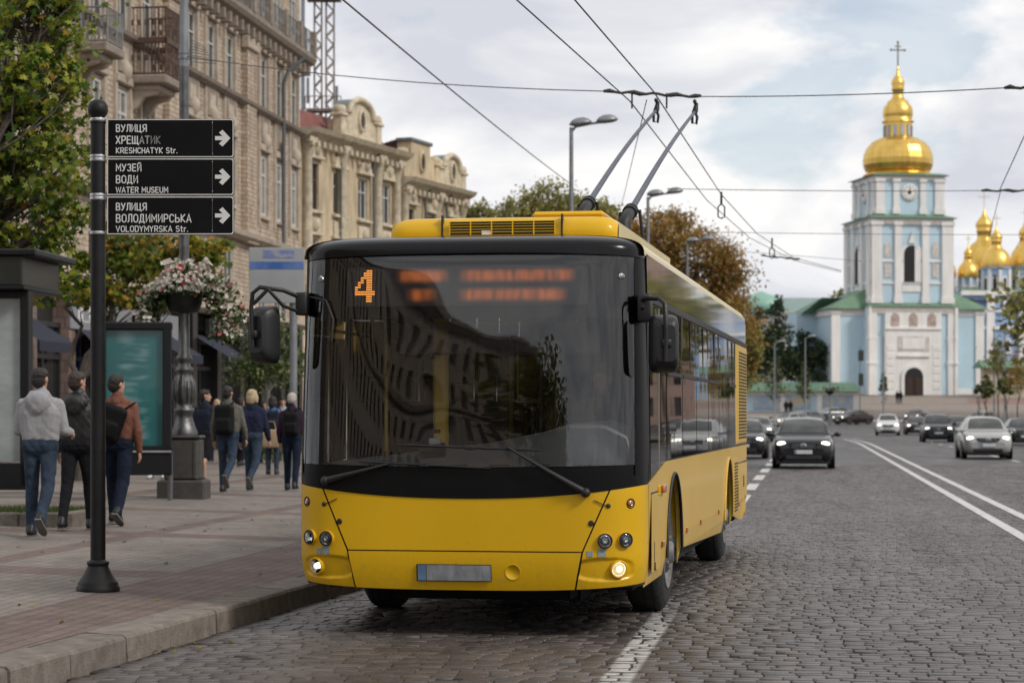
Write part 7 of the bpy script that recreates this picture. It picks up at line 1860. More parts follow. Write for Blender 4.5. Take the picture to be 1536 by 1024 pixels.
def car(label, group, X, Y, heading, paint, L=4.3, W=1.76, H=1.46, lit=True, kind='hatch', name='car', detail=True):
    """heading: direction the tail points to, degrees clockwise from +Y (nose towards the viewer at 7.5)"""
    t_ = thing(name, label, 'car', (X, Y, zr(Y)), -math.radians(heading), group)
    w = W / 2
    st = [  # y, half width, bottom, belt/top height
        (0.00, .66, .36, .58), (.03, .78, .26, .69), (.10, .87, .21, .77), (.25, .94, .18, .825), (.55, .985, .17, .885), (.95, 1.0, .17, .95), (1.25, 1.0, .17, .99), (2.0, 1.0, .17, 1.0), (3.0, 1.0, .17, 1.01), (3.6, .99, .2, 1.02), (4.0, .96, .24, 1.0), (4.22, .90, .30, .95), (4.30, .80, .40, .85)]
    sc = L / 4.3; hs = H / 1.46
    def ring(y, f, b, t):
        x = f * w; b *= hs; t *= hs
        h = t - b
        half = [(0, b), (x * .8, b), (x * .95, b + h * .12), (x * .995, b + h * .35), (x, b + h * .55), (x * .985, b + h * .75), (x * .955, b + h * .9), (x * .88, b + h * .985), (x * .6, t + .012), (0, t + .02)]
        return [(a, y * sc, z) for a, z in half] + [(-a, y * sc, z) for a, z in half[-2:0:-1]]
    p = MB(); R = [ring(*s_) for s_ in st]; n = len(R[0]); vs = [v for r_ in R for v in r_]
    fs = [(i * n + j, i * n + (j + 1) % n, (i + 1) * n + (j + 1) % n, (i + 1) * n + j) for i in range(len(R) - 1) for j in range(n)]
    p.add(vs, fs, paint, True); p.add(R[0], [tuple(range(n))[::-1]], paint); p.add(R[-1], [tuple(range(n))], paint)
    # greenhouse shell
    yA, yB, yC, yD = 1.08, 1.85, (3.3 if kind != 'sedan' else 2.95), (4.12 if kind != 'sedan' else 3.72)
    if kind == 'suv': yC, yD = 3.6, 4.2
    zb, zt = .98 * hs, H
    wa, wt_ = w * .88, w * .60
    def gh(u, v, off=0):
        """u across 0..1, v along 0..1 front to rear"""
        k = v
        ys_ = [yA, lerp(yA, yB, .5), yB, (yB + yC) / 2, yC, lerp(yC, yD, .5), yD]; zs_ = [zb, lerp(zb, zt, .54), zt - .05, zt, zt - .03, lerp(zb, zt, .52), zb + .04]
        ws_ = [wa * .92, lerp(wa, wt_, .5), wt_, wt_ * 1.01, wt_ * .98, lerp(wa, wt_, .5), wa * .88]
        q = k * 6; i = min(5, int(q)); f = q - i
        y, z, hw_ = (lerp(a[i], a[i + 1], f) for a in (ys_, zs_, ws_))
        c = 2 * u - 1
        return (c * (hw_ + off), y * sc - .10 * (1 - c * c) * (1 - k * 2) * (.6 if k < .5 else .6), z - .035 * c * c * (1 if .3 < k < .7 else .3) + off)
    p.grid(lambda u, v: gh(u, v), 12, 18, paint)
    for sg in (0, 1):   # flanks of the cabin
        def fl_(u, v, sg=sg):
            a = gh(sg, v); return (lerp(a[0], (1 if sg else -1) * w * .965, u), a[1], lerp(a[2], .97 * hs, u))
        p.grid(fl_, 2, 18, paint, flip=not sg)
    # arches
    for yw in (.82, 3.42):
        for sg in (-1, 1):
            M = Matrix.Translation((sg * (w - .01), yw * sc, .315)); p.lathe([(.365, -.02), (.365, .022)], C_TRIM, 24, M=M @ Matrix.Rotation(PI / 2, 4, 'Y'))
    p.box((0, 2.1 * sc, .26), (W * .86, 3.9 * sc, .22), C_TRIM)
    p.build('body', t_)
    def band(name_, v0, v1, u0, u1):
        q = MB(); q.grid(lambda u, v: gh(lerp(u0, u1, u), lerp(v0, v1, v), .006), 10, 6, C_GLASS); return q.build(name_, t_)
    band('windshield', .03, .315, .06, .94); band('rear_window', .70, .95, .08, .92)
    for sg in (0, 1):
        q = MB()
        for (a, b_) in ((.16, .48), (.51, .80)):
            q.grid(lambda u, v: (lambda c, k: (lerp(c[0], (1 if sg else -1) * w * .965, k) + (.006 if sg else -.006), c[1], lerp(c[2], .97 * hs, k)))(gh(sg, lerp(a, b_, v)), lerp(.16, .86, u)), 2, 8, C_GLASS, flip=not sg)
        q.build('side_window', t_)
    # face
    wf = lambda y: interp([(s_[0] * sc, s_[1] * w) for s_ in st], y)
    for sg in (-1, 1):
        q = MB()
        q.grid(lambda u, v: (sg * lerp(.46 * w, .94 * w, u), lerp(.045, .30, u ** 1.4) * sc - .012 + .05 * v, (lerp(.60, .655, u) + v * lerp(.13, .19, u)) * hs), 8, 3, C_LENS, flip=sg < 0)
        if lit: q.ball((sg * .69 * w, .095 * sc, .71 * hs), (.145, .065, .068), C_LIT, 10)
        q.build('headlight', t_)
        q = MB(); q.box((sg * .72 * w, 4.24 * sc, .74 * hs), (.34, .1, .16), C_RED, .03, rz=-sg * .3); q.build('tail_light', t_)
        q = MB(); q.ball((sg * (w + .10), 1.38 * sc, .97 * hs), (.11, .07, .075), paint, 12); q.tube([(sg * (w - .06), 1.36 * sc, .93 * hs), (sg * (w + .06), 1.38 * sc, .95 * hs)], .025, C_TRIM, 6); q.build('mirror', t_)
    q = MB(); q.grid(lambda u, v: (lerp(-.36, .36, u) * w * (1.1 + .25 * v), .012 - .012 * v - .03 * (1 - (2 * u - 1) ** 2), lerp(.57, .72, v) * hs), 8, 3, C_TRIM)
    for k in range(3): q.tube([(-.38 * w, -.03, (.60 + k * .04) * hs), (0, -.055, (.60 + k * .04) * hs), (.38 * w, -.03, (.60 + k * .04) * hs)], .007, C_RIM, 5)
    q.lathe([(.085, 0), (.075, .014), (.03, .01)], C_RIM, 18, M=Matrix.Translation((0, -.06, .66 * hs)) @ Matrix.Rotation(PI / 2, 4, 'X') @ Matrix.Diagonal((1.2, .8, 1, 1)), caps=False)
    q.build('grille', t_)
    q = MB(); q.box((0, .03, .31 * hs), (W * .58, .12, .13), C_TRIM, .03)
    for sg in (-1, 1): q.box((sg * .68 * w, .085 * sc, .33 * hs), (.22, .06, .10), C_TRIM, .02, rz=sg * .35)
    q.box((0, .05, .225), (W * .66, .14, .045), C_TRIM, .01)
    q.build('lower_intake', t_)
    q = MB(); q.box((0, -.03, .48 * hs), (.52, .02, .115), C_PLATE, .004); q.box((-.225, -.043, .48 * hs), (.06, .008, .10), B_BLUE); q.build('licence_plate', t_)
    for yw in (.82, 3.42):
        for sg in (-1, 1):
            a = share('wheel', CW_T, t_, (sg * (w - .105), yw * sc, .315)); share('rim', CW_R, a, rz=0 if sg > 0 else PI)
    return t_
K_BLK = carpaint('black', (.005, .006, .008), .1); K_SIL = carpaint('silver', (.36, .36, .35), .55); K_WHT = carpaint('white', (.60, .60, .59), 0)
K_NAVY = carpaint('navy', (.012, .014, .022), .3); K_RED = carpaint('dark_maroon', (.026, .013, .014), .2); K_GRY = carpaint('grey', (.16, .165, .17), .5); K_BEI = carpaint('beige_silver', (.28, .265, .24), .5)
CG = 'cars on the street'
def cpos(px, py):  # where a car's wheels meet the street
    Y = FPX * EYE / (py - HY)
    for _ in range(30): Y = Y * .5 + .5 * FPX * (EYE - zr(Y)) / max(.5, (py - HY))
    return XP(px, Y), Y
def put(px, py, label, heading, paint, **kw):
    X, Y = cpos(px, py); return car(label, CG, X, Y, heading, paint, **kw)
put(1205, 703, 'black hatchback with lit headlights driving nearest, just right of the trolleybus', 7.6, K_BLK, H=1.53, W=1.84)
put(1113, 688, 'black car half hidden behind the rear of the trolleybus', 7.5, K_BLK, W=1.8)
X, Y = cpos(1138, 662); car('light grey car behind the half hidden black car', CG, X, Y, 7.5, K_GRY, H=1.5)
put(1332, 653, 'small white car with lit headlights beyond the start of the double line', 8.5, K_WHT, W=1.78, L=4.0, H=1.62)
put(1408, 663, 'dark blue car just left of the silver car in the oncoming lanes', 7.2, K_NAVY, H=1.66, W=1.82, kind='suv')
X, Y = XP(1478, 82), 81.5; car('silver hatchback with lit headlights, largest car on the right side', CG, X, Y, 7.0, K_SIL, H=1.55, W=1.80)
put(1376, 652, 'dark maroon car peeking out left of the dark blue car', 7.2, K_RED)
def far_car(px, Y, label, heading, paint, **kw): return car(label, CG, XP(px, Y), Y, heading, paint, **kw)
far_car(1256, 226, 'dark maroon car turning across the street far beyond the black hatchback', 55, K_RED, kind='sedan', lit=True)
far_car(1367, 236, 'small dark maroon car far off, above the white and dark blue cars', 28, K_RED, kind='sedan')
far_car(1178, 218, 'grey parked car far off above the black hatchback roof', 60, K_GRY, lit=False)
far_car(1160, 205, 'silver parked car far off right behind the trolleybus corner', 50, K_BEI, lit=True)
far_car(1222, 248, 'distant grey parked car beneath the mural wall sapling', 70, K_GRY, lit=False)
far_car(1436, 178, 'small dark car far off between the dark blue and silver cars', 10, K_NAVY, lit=False)
far_car(1455, 215, 'pale parked car far off above the silver car roof', 40, K_BEI, lit=False)
far_car(1538, 118, 'dark car cut by the right edge of the photo', 7, K_BLK)
for i, (px, Y, pt) in enumerate(((1506, 168, K_NAVY), (1520, 176, K_GRY), (1534, 182, K_BLK))):
    car(('dark blue parked car right of the silver car mirror', 'grey parked car in the row at the right edge', 'black parked car last in the row at the right edge')[i], 'cars parked by the saplings', XP(px, Y), Y, 75, pt, lit=False)
# verge on the right
x, y = XP(1535, 140), 140
p = MB()
p.grid(lambda u, v: (lambda q: (q[0], q[1], zr(q[1]) + .16))(road(lerp(RIGHT_T + .4, RIGHT_T + 5, u), lerp(95, 165, v))), 2, 8, pm('verge_grass', (.055, .085, .02), .95, var=.35, scale=1.5, bump=.5, bscale=8))
o = p.build('grass_verge', kind='stuff'); o['label'] = 'green grass verge at the right edge of the street'; o['category'] = 'grass'
# ------------------------------------------------------------------ people
def capsule(mb, p0, p1, r0, r1, n=14, fl=None, m=None):
    """tapered capsule; fl flattens it along a given axis: (axis vector, factor)"""
    p0, p1 = Vector(p0), Vector(p1); d = p1 - p0; L = d.length
    d = d.normalized() if L > 1e-6 else Vector((0, 0, 1))
    q = d.to_track_quat('Z', 'Y').to_matrix().to_4x4(); M = Matrix.Translation(p0) @ q
    prof = [(max(1e-4, r0 * math.sin(PI / 2 * k / 4)), -r0 * math.cos(PI / 2 * k / 4)) for k in range(5)] + [(max(1e-4, r1 * math.cos(PI / 2 * k / 4)), L + r1 * math.sin(PI / 2 * k / 4)) for k in range(5)]
    tmp = MB(); tmp.lathe(prof, m, n, M=M, caps=False)
    if fl:
        ax, f = Vector(fl[0]).normalized(), fl[1]; c = (p0 + p1) / 2
        tmp.v = [tuple(Vector(v) - ax * ((Vector(v) - c).dot(ax)) * (1 - f)) for v in tmp.v]
    o = len(mb.v); mb.add(tmp.v, tmp.f, m, True)
def ell(mb, c, r, m, n=14): mb.ball(c, r, m, n)
def fuse(mb, voxel, smooth, name, fold=0, fsc=9, seed=0):
    """melt overlapping volumes into one continuous skin"""
    me = mb.mesh('tmp_' + name); o = bpy.data.objects.new('tmp', me); COL.objects.link(o)
    r_ = o.modifiers.new('r', 'REMESH'); r_.mode = 'VOXEL'; r_.voxel_size = voxel; r_.use_smooth_shade = True
    s_ = o.modifiers.new('s', 'SMOOTH'); s_.factor = .5; s_.iterations = smooth
    dg = bpy.context.evaluated_depsgraph_get(); e = o.evaluated_get(dg); out = bpy.data.meshes.new_from_object(e)
    mats = mb.mats; bpy.data.objects.remove(o); bpy.data.meshes.remove(me); out.name = name
    if fold:
        nrm = [v.normal.copy() for v in out.vertices]; off = Vector((seed * 3.1, seed * 1.7, 0))
        for v, nn in zip(out.vertices, nrm):
            p_ = v.co; a = noise.noise(Vector((p_.x * fsc * 1.1 + p_.z * 4, p_.y * fsc * .9, p_.z * fsc * .95 + p_.x * 5)) + off); b_ = noise.noise(Vector((p_.x * fsc * 2.2 + p_.z * 9, p_.y * fsc * 2, p_.z * fsc * 2.2)) + off)
            v.co = p_ + nn * (fold * (abs(a) * 1.6 - .5) + fold * .35 * b_)
    out.materials.clear()
    for m in mats: out.materials.append(m)
    for p_ in out.polygons: p_.use_smooth = True
    return out
SKIN = pm('skin', (.42, .24, .17), .5, var=.12, scale=9, spec=.35)
def cloth(name, c, rough=.85, sheen=.0, bump=1.0, bs=17, var=.14, sc=7): return pm(name, c, rough, 0, spec=.18, var=var, scale=sc, bump=bump, bscale=bs, sheen=sheen)
H_DK = pm('hair_dark', (.016, .012, .010), .6, var=.5, scale=60, stretch=(1, 1, .2), bump=.6, bscale=90)
H_BR = pm('hair_brown', (.035, .022, .015), .6, var=.5, scale=60, stretch=(1, 1, .2), bump=.6, bscale=90)
H_BL = pm('hair_blond', (.42, .32, .19), .55, var=.35, scale=50, stretch=(1, 1, .2), bump=.6, bscale=80)
H_GR = pm('hair_pale', (.40, .37, .33), .6, var=.3, scale=60, bump=.5, bscale=90)
JEAN = cloth('blue_denim', (.030, .046, .072), .9, var=.5, sc=4); JEAN2 = cloth('dark_denim', (.010, .016, .032), .9, var=.25); BLKT = cloth('black_trousers', (.010, .010, .013), .85)
SOLE = pm('pale_sole', (.13, .125, .12), .7, var=.2); SHOE = pm('black_shoe', (.012, .012, .013), .5, var=.3, scale=20); SHOEB = pm('brown_shoe', (.03, .025, .022), .5, var=.3)
def person(label, X, Y, face, height, top, legs_m, hair_m, pose, hairstyle='short', kind='jacket', shoe=SHOE, sole=SOLE, vox=.010, shorts=False, group='people walking on the pavement', z=None, turn=0, seat=False, seed=1, build=1.0, hood=False, arms=None, loc=None, rib=None):
    """face: heading of the walk, degrees clockwise from +Y. pose: (left thigh, left knee, right thigh, right knee) degrees; arms: (left swing, left elbow, right swing, right elbow)"""
    k = height / 1.75; bd = build
    la, lk, ra, rk = pose; arms = arms or (-la * .6, 18, -ra * .6, 18)
    def leg(sx, a, kn):
        hip = Vector((sx * .088, 0, .93)); a_ = math.radians(a); k_ = math.radians(a - kn)
        kne = hip + Vector((sx * .012, math.sin(a_) * .43, -math.cos(a_) * .43)); ank = kne + Vector((sx * .006, math.sin(k_) * .41, -math.cos(k_) * .41))
        pitch = max(-.1, -(k_) * .9) if kn > 25 else 0.0   # heel lifts when the shank leans back
        if seat: pitch = 0
        f = Vector((sx * .05, math.cos(pitch), -math.sin(pitch))).normalized(); up = Vector((0, math.sin(pitch), math.cos(pitch)))
        return hip, kne, ank, f, up
    LGS = [leg(-1, la, lk), leg(1, ra, rk)]
    zmin = min(min((l[2] - l[4] * .085 + l[3] * .19).z, (l[2] - l[4] * .085 - l[3] * .07).z) for l in LGS)
    dz = -zmin
    up_ = Vector((0, 0, dz))
    lean = .02
    def arm(sx, a, el):
        sh = Vector((sx * .176 * bd, .0, 1.388)); a_ = math.radians(a); e_ = math.radians(a + el)
        elb = sh + Vector((sx * .055, math.sin(a_) * .28, -math.cos(a_) * .28)); wr = elb + Vector((sx * .012, math.sin(e_) * .245, -math.cos(e_) * .245)); return sh, elb, wr
    ARM = [arm(-1, arms[0], arms[1]), arm(1, arms[2], arms[3])]
    z0 = z if z is not None else pave_z(X, Y)
    hc = Vector((0, .02, 1.635)); tz = Matrix.Translation(hc) @ Matrix.Rotation(math.radians(turn), 4, 'Z') @ Matrix.Translation(-hc)
    def HT(v): return tz @ Vector(v)
    # body
    b = MB(); m = SKIN
    for (hip, kne, ank, f, u) in LGS:
        capsule(b, hip, kne, .072, .048, m=m); capsule(b, kne, kne.lerp(ank, .35), .048, .052, m=m); capsule(b, kne.lerp(ank, .35), ank, .052, .032, m=m); capsule(b, ank - u * .04 - f * .02, ank - u * .055 + f * .15, .034, .026, m=m)
    capsule(b, (-.06, 0, .95), (.06, 0, .95), .105, .105, fl=((0, 1, 0), .8), m=m); capsule(b, (0, 0, .95), (0, .0, 1.2), .12, .12, fl=((0, 1, 0), .72), m=m); capsule(b, (-.07, 0, 1.3), (.07, 0, 1.3), .115, .115, fl=((0, 1, 0), .75), m=m)
    capsule(b, (-.12, 0, 1.375), (.12, 0, 1.375), .05, .05, m=m); capsule(b, (0, -.01, 1.38), (0, .012, 1.55), .058, .052, m=m)
    hd = MB()
    ell(hd, (0, -.012, 1.655), (.075, .092, .092), m); ell(hd, (0, .03, 1.60), (.058, .066, .085), m); ell(hd, (0, .075, 1.555), (.032, .028, .026), m)
    capsule(hd, (0, .092, 1.645), (0, .110, 1.605), .010, .016, m=m); capsule(hd, (-.02, .088, 1.572), (.02, .088, 1.572), .009, .009, m=m)
    capsule(hd, (-.035, .078, 1.672), (.035, .078, 1.672), .014, .014, m=m)
    for sx in (-1, 1): ell(hd, (sx * .080, -.005, 1.63), (.012, .022, .034), m, 10)
    b.add([HT(v) for v in hd.v], hd.f, m, True)
    for sx, (sh, elb, wr) in zip((-1, 1), ARM):
        capsule(b, sh - Vector((sx * .02, 0, .02)), elb, .044, .038, m=m); capsule(b, elb, wr, .040, .027, m=m)
        d = (wr - elb).normalized(); d = (d + Vector((0, 0, -.35))).normalized(); side = Vector((0, 1, 0)) - d * d.y; side.normalize(); inn = d.cross(side) * (1 if sx < 0 else -1)
        inn = inn if inn.x * sx < 0 else -inn
        capsule(b, wr, wr + d * .075, .028, .036, fl=(inn, .55), m=m)
        kn = wr + d * .085
        for fi, (o_, ln) in enumerate(((.028, .068), (.010, .076), (-.009, .071), (-.027, .056))):
            r0 = kn + side * o_; j1 = r0 + d * ln * .5 + inn * .006; j2 = j1 + d * ln * .35 + inn * ln * .35
            capsule(b, r0, j1, .0098, .0092, 8, m=m); capsule(b, j1, j2, .0092, .0082, 8, m=m)
        th = wr + d * .03 + side * .026; t1 = th + d * .035 + side * .022 + inn * .012; t2 = t1 + d * .03 + inn * .010
        capsule(b, th, t1, .012, .011, 8, m=m); capsule(b, t1, t2, .011, .009, 8, m=m)
    if seat: pass
    bm_ = fuse(b, min(vox, .0085), 3, 'body_mesh')
    S = Matrix.Scale(k, 4) @ Matrix.Translation(up_)
    def place(me): me.transform(S); return me
    place(bm_)
    root = bpy.data.objects.new('person', bm_); COL.objects.link(root)
    root.location = loc if loc is not None else (X, Y, z0); root.rotation_euler = (0, 0, -math.radians(face)); tag(root, label, 'person', group)
    def child(name, me, lab=None):
        o = bpy.data.objects.new(name, me); COL.objects.link(o); o.parent = root
        if lab: o['label'] = lab
        return o
    # eyes
    e = MB()
    for sx in (-1, 1): e.ball(tuple(HT((sx * .031, .082, 1.648))), (.012, .009, .008), pm('eye_white', (.6, .58, .55), .3), 10); e.ball(tuple(HT((sx * .031, .089, 1.648))), (.005, .004, .005), pm('iris_dark', (.02, .015, .012), .2), 8)
    child('eyes', place(e.mesh('eyes_mesh')))
    # hair
    h = MB()
    if hairstyle == 'short':
        for c, r_ in (((0, -.022, 1.678), (.084, .096, .084)), ((0, -.046, 1.635), (.078, .068, .094)), ((0, .03, 1.718), (.064, .058, .036)), ((0, .0, 1.69), (.086, .083, .058))): ell(h, tuple(HT(c)), r_, hair_m)
    elif hairstyle == 'bob':
        for c, r_ in (((0, -.02, 1.68), (.092, .102, .088)), ((0, -.05, 1.61), (.098, .075, .105)), ((-.075, -.0, 1.60), (.03, .06, .085)), ((.075, -.0, 1.60), (.03, .06, .085)), ((0, -.07, 1.56), (.075, .045, .06))): ell(h, tuple(HT(c)), r_, hair_m)
    else:
        for c, r_ in (((0, -.02, 1.68), (.086, .097, .084)), ((0, -.05, 1.635), (.08, .07, .085))): ell(h, tuple(HT(c)), r_, hair_m)
        if hairstyle == 'bun': ell(h, tuple(HT((0, -.11, 1.72))), (.042, .042, .04), hair_m)
    child('hair', place(fuse(h, .008, 3, 'hair_mesh', .006, 34, seed)))
    # trousers
    t = MB(); wl = 1.0
    for (hip, kne, ank, f, u) in LGS:
        if shorts:
            capsule(t, hip, hip.lerp(kne, .95), .100, .088, m=legs_m)
        else:
            capsule(t, hip, kne, .098, .069, m=legs_m); capsule(t, kne, ank + u * .02, .070, .053, m=legs_m); capsule(t, ank + u * .015, ank - u * .03, .055, .058, m=legs_m)
    capsule(t, (-.075, -.02, .955), (.075, -.02, .955), .118 * bd, .118 * bd, fl=((0, 1, 0), .9), m=legs_m); capsule(t, (-.05, 0, 1.0), (.05, 0, 1.0), .115 * bd, .115 * bd, fl=((0, 1, 0), .82), m=legs_m)
    child('trousers', place(fuse(t, vox, 4, 'trousers_mesh', .006, 7, seed)))
    # jacket
    j = MB(); hem = .94 if kind != 'coat' else .86
    for sx in (-1, 1):
        capsule(j, (sx * .066 * bd, -.005, hem + .10), (sx * .088 * bd, -.012, 1.29), .122 * bd, .128 * bd, fl=((0, 1, 0), .9), m=top)
    capsule(j, (0, -.005, hem + .10), (0, -.012, 1.30), .118 * bd, .125 * bd, fl=((0, 1, 0), .9), m=top)
    capsule(j, (-.130 * bd, -.005, 1.385), (.130 * bd, -.005, 1.385), .072, .072, m=top); capsule(j, (-.06, -.005, 1.44), (.06, -.005, 1.44), .065, .065, m=top)
    capsule(j, (0, -.012, 1.43), (0, .0, 1.515), .082, .069, m=top)
    for (sh, elb, wr) in ARM:
        capsule(j, sh - Vector((0, 0, .01)), elb, .067, .057, m=top); capsule(j, elb, elb.lerp(wr, .5), .059, .055, m=top); capsule(j, elb.lerp(wr, .5), elb.lerp(wr, .96), .055, .042, m=top)
    if kind == 'coat': capsule(j, (-.08, 0, .86), (.08, 0, .86), .125, .125, fl=((0, 1, 0), .9), m=top)
    if hood:
        ell(j, (0, -.112, 1.405), (.145, .058, .105), top); ell(j, (0, -.125, 1.36), (.09, .045, .09), top); capsule(j, (-.085, -.06, 1.475), (-.055, .05, 1.50), .034, .028, m=top); capsule(j, (.085, -.06, 1.475), (.055, .05, 1.50), .034, .028, m=top); capsule(j, (-.075, -.085, 1.49), (.075, -.085, 1.49), .032, .032, m=top)
    jm = fuse(j, vox, 4, 'jacket_mesh', .007, 7, seed + 3)
    jo = child('jacket', place(jm))
    if rib is not None:   # ribbed hem band
        q = MB(); n_ = 28
        pts = [((.135 * bd + .075 * bd) * math.copysign(abs(math.cos(2 * PI * i / n_)) ** .8, math.cos(2 * PI * i / n_)), .122 * bd * math.copysign(abs(math.sin(2 * PI * i / n_)) ** .9, math.sin(2 * PI * i / n_)) - .005, hem + .012) for i in range(n_ + 1)]
        q.tube(pts, .026, rib, 8, False, flat=1.0); q_ = q.mesh('hem_mesh'); q_.transform(S); o = bpy.data.objects.new('hem', q_); COL.objects.link(o); o.parent = jo
    # shoes
    for (hip, kne, ank, f, u) in LGS:
        s_ = MB(); side = f.cross(u).normalized(); base = ank - u * .085
        M = Matrix((side, f, u)).transposed().to_4x4(); M.translation = base
        out = [(-.036, -.075), (-.03, -.088), (.03, -.088), (.036, -.075), (.040, 0), (.047, .09), (.042, .15), (.02, .188), (-.015, .19), (-.038, .155), (-.046, .09), (-.038, 0)]
        n_ = len(out); vs = [(x, y, 0) for x, y in out] + [(x * 1.02, y, .019) for x, y in out]
        s_.add(vs, [tuple(range(n_))[::-1], tuple(range(n_, 2 * n_))] + [(i, (i + 1) % n_, (i + 1) % n_ + n_, i + n_) for i in range(n_)], sole, False, M)
        u_ = MB(); capsule(u_, (0, -.04, .05), (0, .06, .048), .042, .040, m=shoe); capsule(u_, (0, .06, .045), (0, .148, .036), .041, .032, fl=((0, 0, 1), .9), m=shoe); capsule(u_, (0, -.04, .06), (0, -.015, .105), .040, .044, m=shoe)
        me = fuse(u_, .008, 3, 'shoe_upper'); s_.add([v.co for v in me.vertices], [tuple(p_.vertices) for p_ in me.polygons], shoe, True, M @ Matrix.Translation((0, 0, .004)))
        sm_ = s_.mesh('shoe_mesh'); sm_.transform(S); child('shoe', sm_)
    root['_k'] = k; root['_dz'] = dz
    return root
def pack(owner, label, m, c, dim, straps=True, name='backpack', cat='backpack', tilt=0, strap_side=None, group=None):
    k, dz = owner['_k'], owner['_dz']
    b = MB(); x, y, z = dim
    b.box((0, 0, 0), (x, y * .8, z), m, min(x, y) * .36, seg=4); b.box((0, -y * .25, -z * .18), (x * .78, y * .6, z * .46), m, y * .22, seg=3)
    me = fuse(b, .012, 3, 'pack_mesh', .003, 9, 5)
    o = bpy.data.objects.new(name, me); COL.objects.link(o); tag(o, label, cat, group)
    off = Vector((c[0], c[1], c[2] + dz)) * k
    M = Matrix.Translation(owner.location) @ Matrix.Rotation(owner.rotation_euler.z, 4, 'Z') @ Matrix.Translation(off)
    o.location = M.translation; o.rotation_euler = (0, math.radians(tilt), owner.rotation_euler.z)
    if straps:
        s_ = MB()
        xs = (-.07, .07) if strap_side is None else (strap_side,)
        for sx in xs:
            if strap_side is None: path = [(sx, .06, .16), (sx * 1.25, .075, .26), (sx * 1.45, .15, .285), (sx * 1.6, .26, .2), (sx * 1.7, .275, .0)]
            else: path = [(-sx * .6, .03, -.22), (0, .03, 0), (sx * .7, .05, .20), (sx * 1.2, .10, .30), (sx * 1.1, .2, .30)]
            s_.tube(path, [.028] * len(path), m, 6, flat=.35)
        s_.tube([(-x * .3, -y * .48, -.02), (0, -y * .53, -.03), (x * .3, -y * .48, -.02)], .006, MATS['car_black_trim'], 5)
        s_.build('strap', o)
    return o
J_GREY = cloth('grey_marl_fleece', (.29, .29, .305), .95, .2, .5, 8, .10, 30); J_LEA = pm('black_leather', (.013, .013, .014), .38, var=.3, scale=9, bump=.4, bscale=60)
J_RUST = cloth('rust_jacket', (.17, .072, .048), .7, 0, 1.0, 18); J_NAVY = cloth('navy_jacket', (.013, .017, .030), .75); J_OLIV = cloth('grey_green_jacket', (.12, .112, .095), .85); J_NAV2 = cloth('navy_coat', (.016, .020, .045), .85)
J_PURP = cloth('plum_jacket', (.030, .014, .032), .8); J_BLUE = cloth('blue_shirt', (.07, .14, .30), .85); PK_BLK = cloth('black_nylon', (.005, .005, .006), .6, 0, .4, 120)
P1 = person('person in a light grey hoodie and blue jeans walking away, leftmost of the men', XP(61, 24.6), 24.6, 3, 1.84, J_GREY, JEAN, H_DK, (5, 6, -14, 30), hood=True, build=1.05, turn=-14, vox=.009, arms=(8, 78, 4, 82), seed=2)
P2 = person('person in a black leather jacket and black trousers walking away behind the signpost', XP(117, 26.0), 26.0, 6, 1.84, J_LEA, BLKT, H_BR, (-10, 12, 12, 6), hood=True, build=1.1, turn=-28, vox=.009, arms=(4, 20, -4, 20), seed=5)
P3 = person('person in a rust brown jacket with a dark sling bag, right of the signpost', XP(176, 27.2), 27.2, 8, 1.81, J_RUST, JEAN2, H_DK, (16, 8, -10, 26), build=1.06, turn=-30, vox=.009, arms=(14, 20, -4, 16), seed=7)
B3 = pack(P3, 'black sling bag worn across the back of the rust jacket', PK_BLK, (-.03, -.185, 1.20), (.34, .16, .44), True, 'sling_bag', 'bag', 20, .14)
P4 = person('person in a navy jacket and dark shorts turned to the right beside the lamp post', XP(308, 41.5), 41.5, 30, 1.76, J_NAVY, BLKT, H_DK, (10, 6, -14, 34), shorts=True, turn=-45, vox=.012, seed=9)
P5 = person('person in a grey green jacket and jeans with a large black backpack', XP(342, 37.7), 37.7, 10, 1.78, J_OLIV, JEAN, H_DK, (6, 5, -16, 40), build=1.06, turn=-10, vox=.011, seed=11)
pack(P5, 'large black backpack on the grey green jacket', PK_BLK, (0, -.205, 1.20), (.34, .20, .52), group=None)
P6 = person('person with blond bobbed hair in a navy coat and jeans', XP(379, 38.6), 38.6, 14, 1.74, J_NAV2, JEAN, H_BL, (10, 6, -14, 36), 'bob', turn=-6, vox=.012, seed=13)
P7 = person('person with short pale hair and plum jacket at the trolleybus corner', XP(438, 39.2), 39.2, 10, 1.70, J_PURP, JEAN2, H_GR, (8, 6, -8, 12), 'bun2', turn=5, vox=.012, seed=15, build=.95)
pack(P7, 'small black backpack on the plum jacket', PK_BLK, (.04, -.19, 1.20), (.28, .17, .42))
P8 = person('person in a blue shirt walking with a tan shopping bag', XP(409, 48.5), 48.5, 6, 1.68, J_BLUE, JEAN, H_DK, (4, 4, -4, 6), 'bob', vox=.014, seed=17)
pack(P8, 'dark blue backpack on the blue shirt', J_NAVY, (.05, -.18, 1.22), (.28, .16, .42))
tb = MB(); tb.box((0, 0, -.2), (.42, .16, .40), pm('tan_bag', (.30, .22, .13), .8, var=.25, scale=6, bump=.3, bscale=20), .04, seg=2)
for sy in (-.05, .05): tb.tube([(-.12, sy, -.01), (-.08, sy, .16), (.08, sy, .16), (.12, sy, -.01)], .012, MATS['tan_bag'], 6)
o = tb.build('shopping_bag', label='tan shopping bag held low by the person in the blue shirt', cat='bag'); o.location = (P8.location.x - .02, P8.location.y - .22, P8.location.z + .98)
P9 = person('person in dark clothes far behind the blond walker', XP(362, 56), 56, 20, 1.72, J_NAVY, BLKT, H_BR, (8, 6, -8, 12), vox=.014, seed=19)
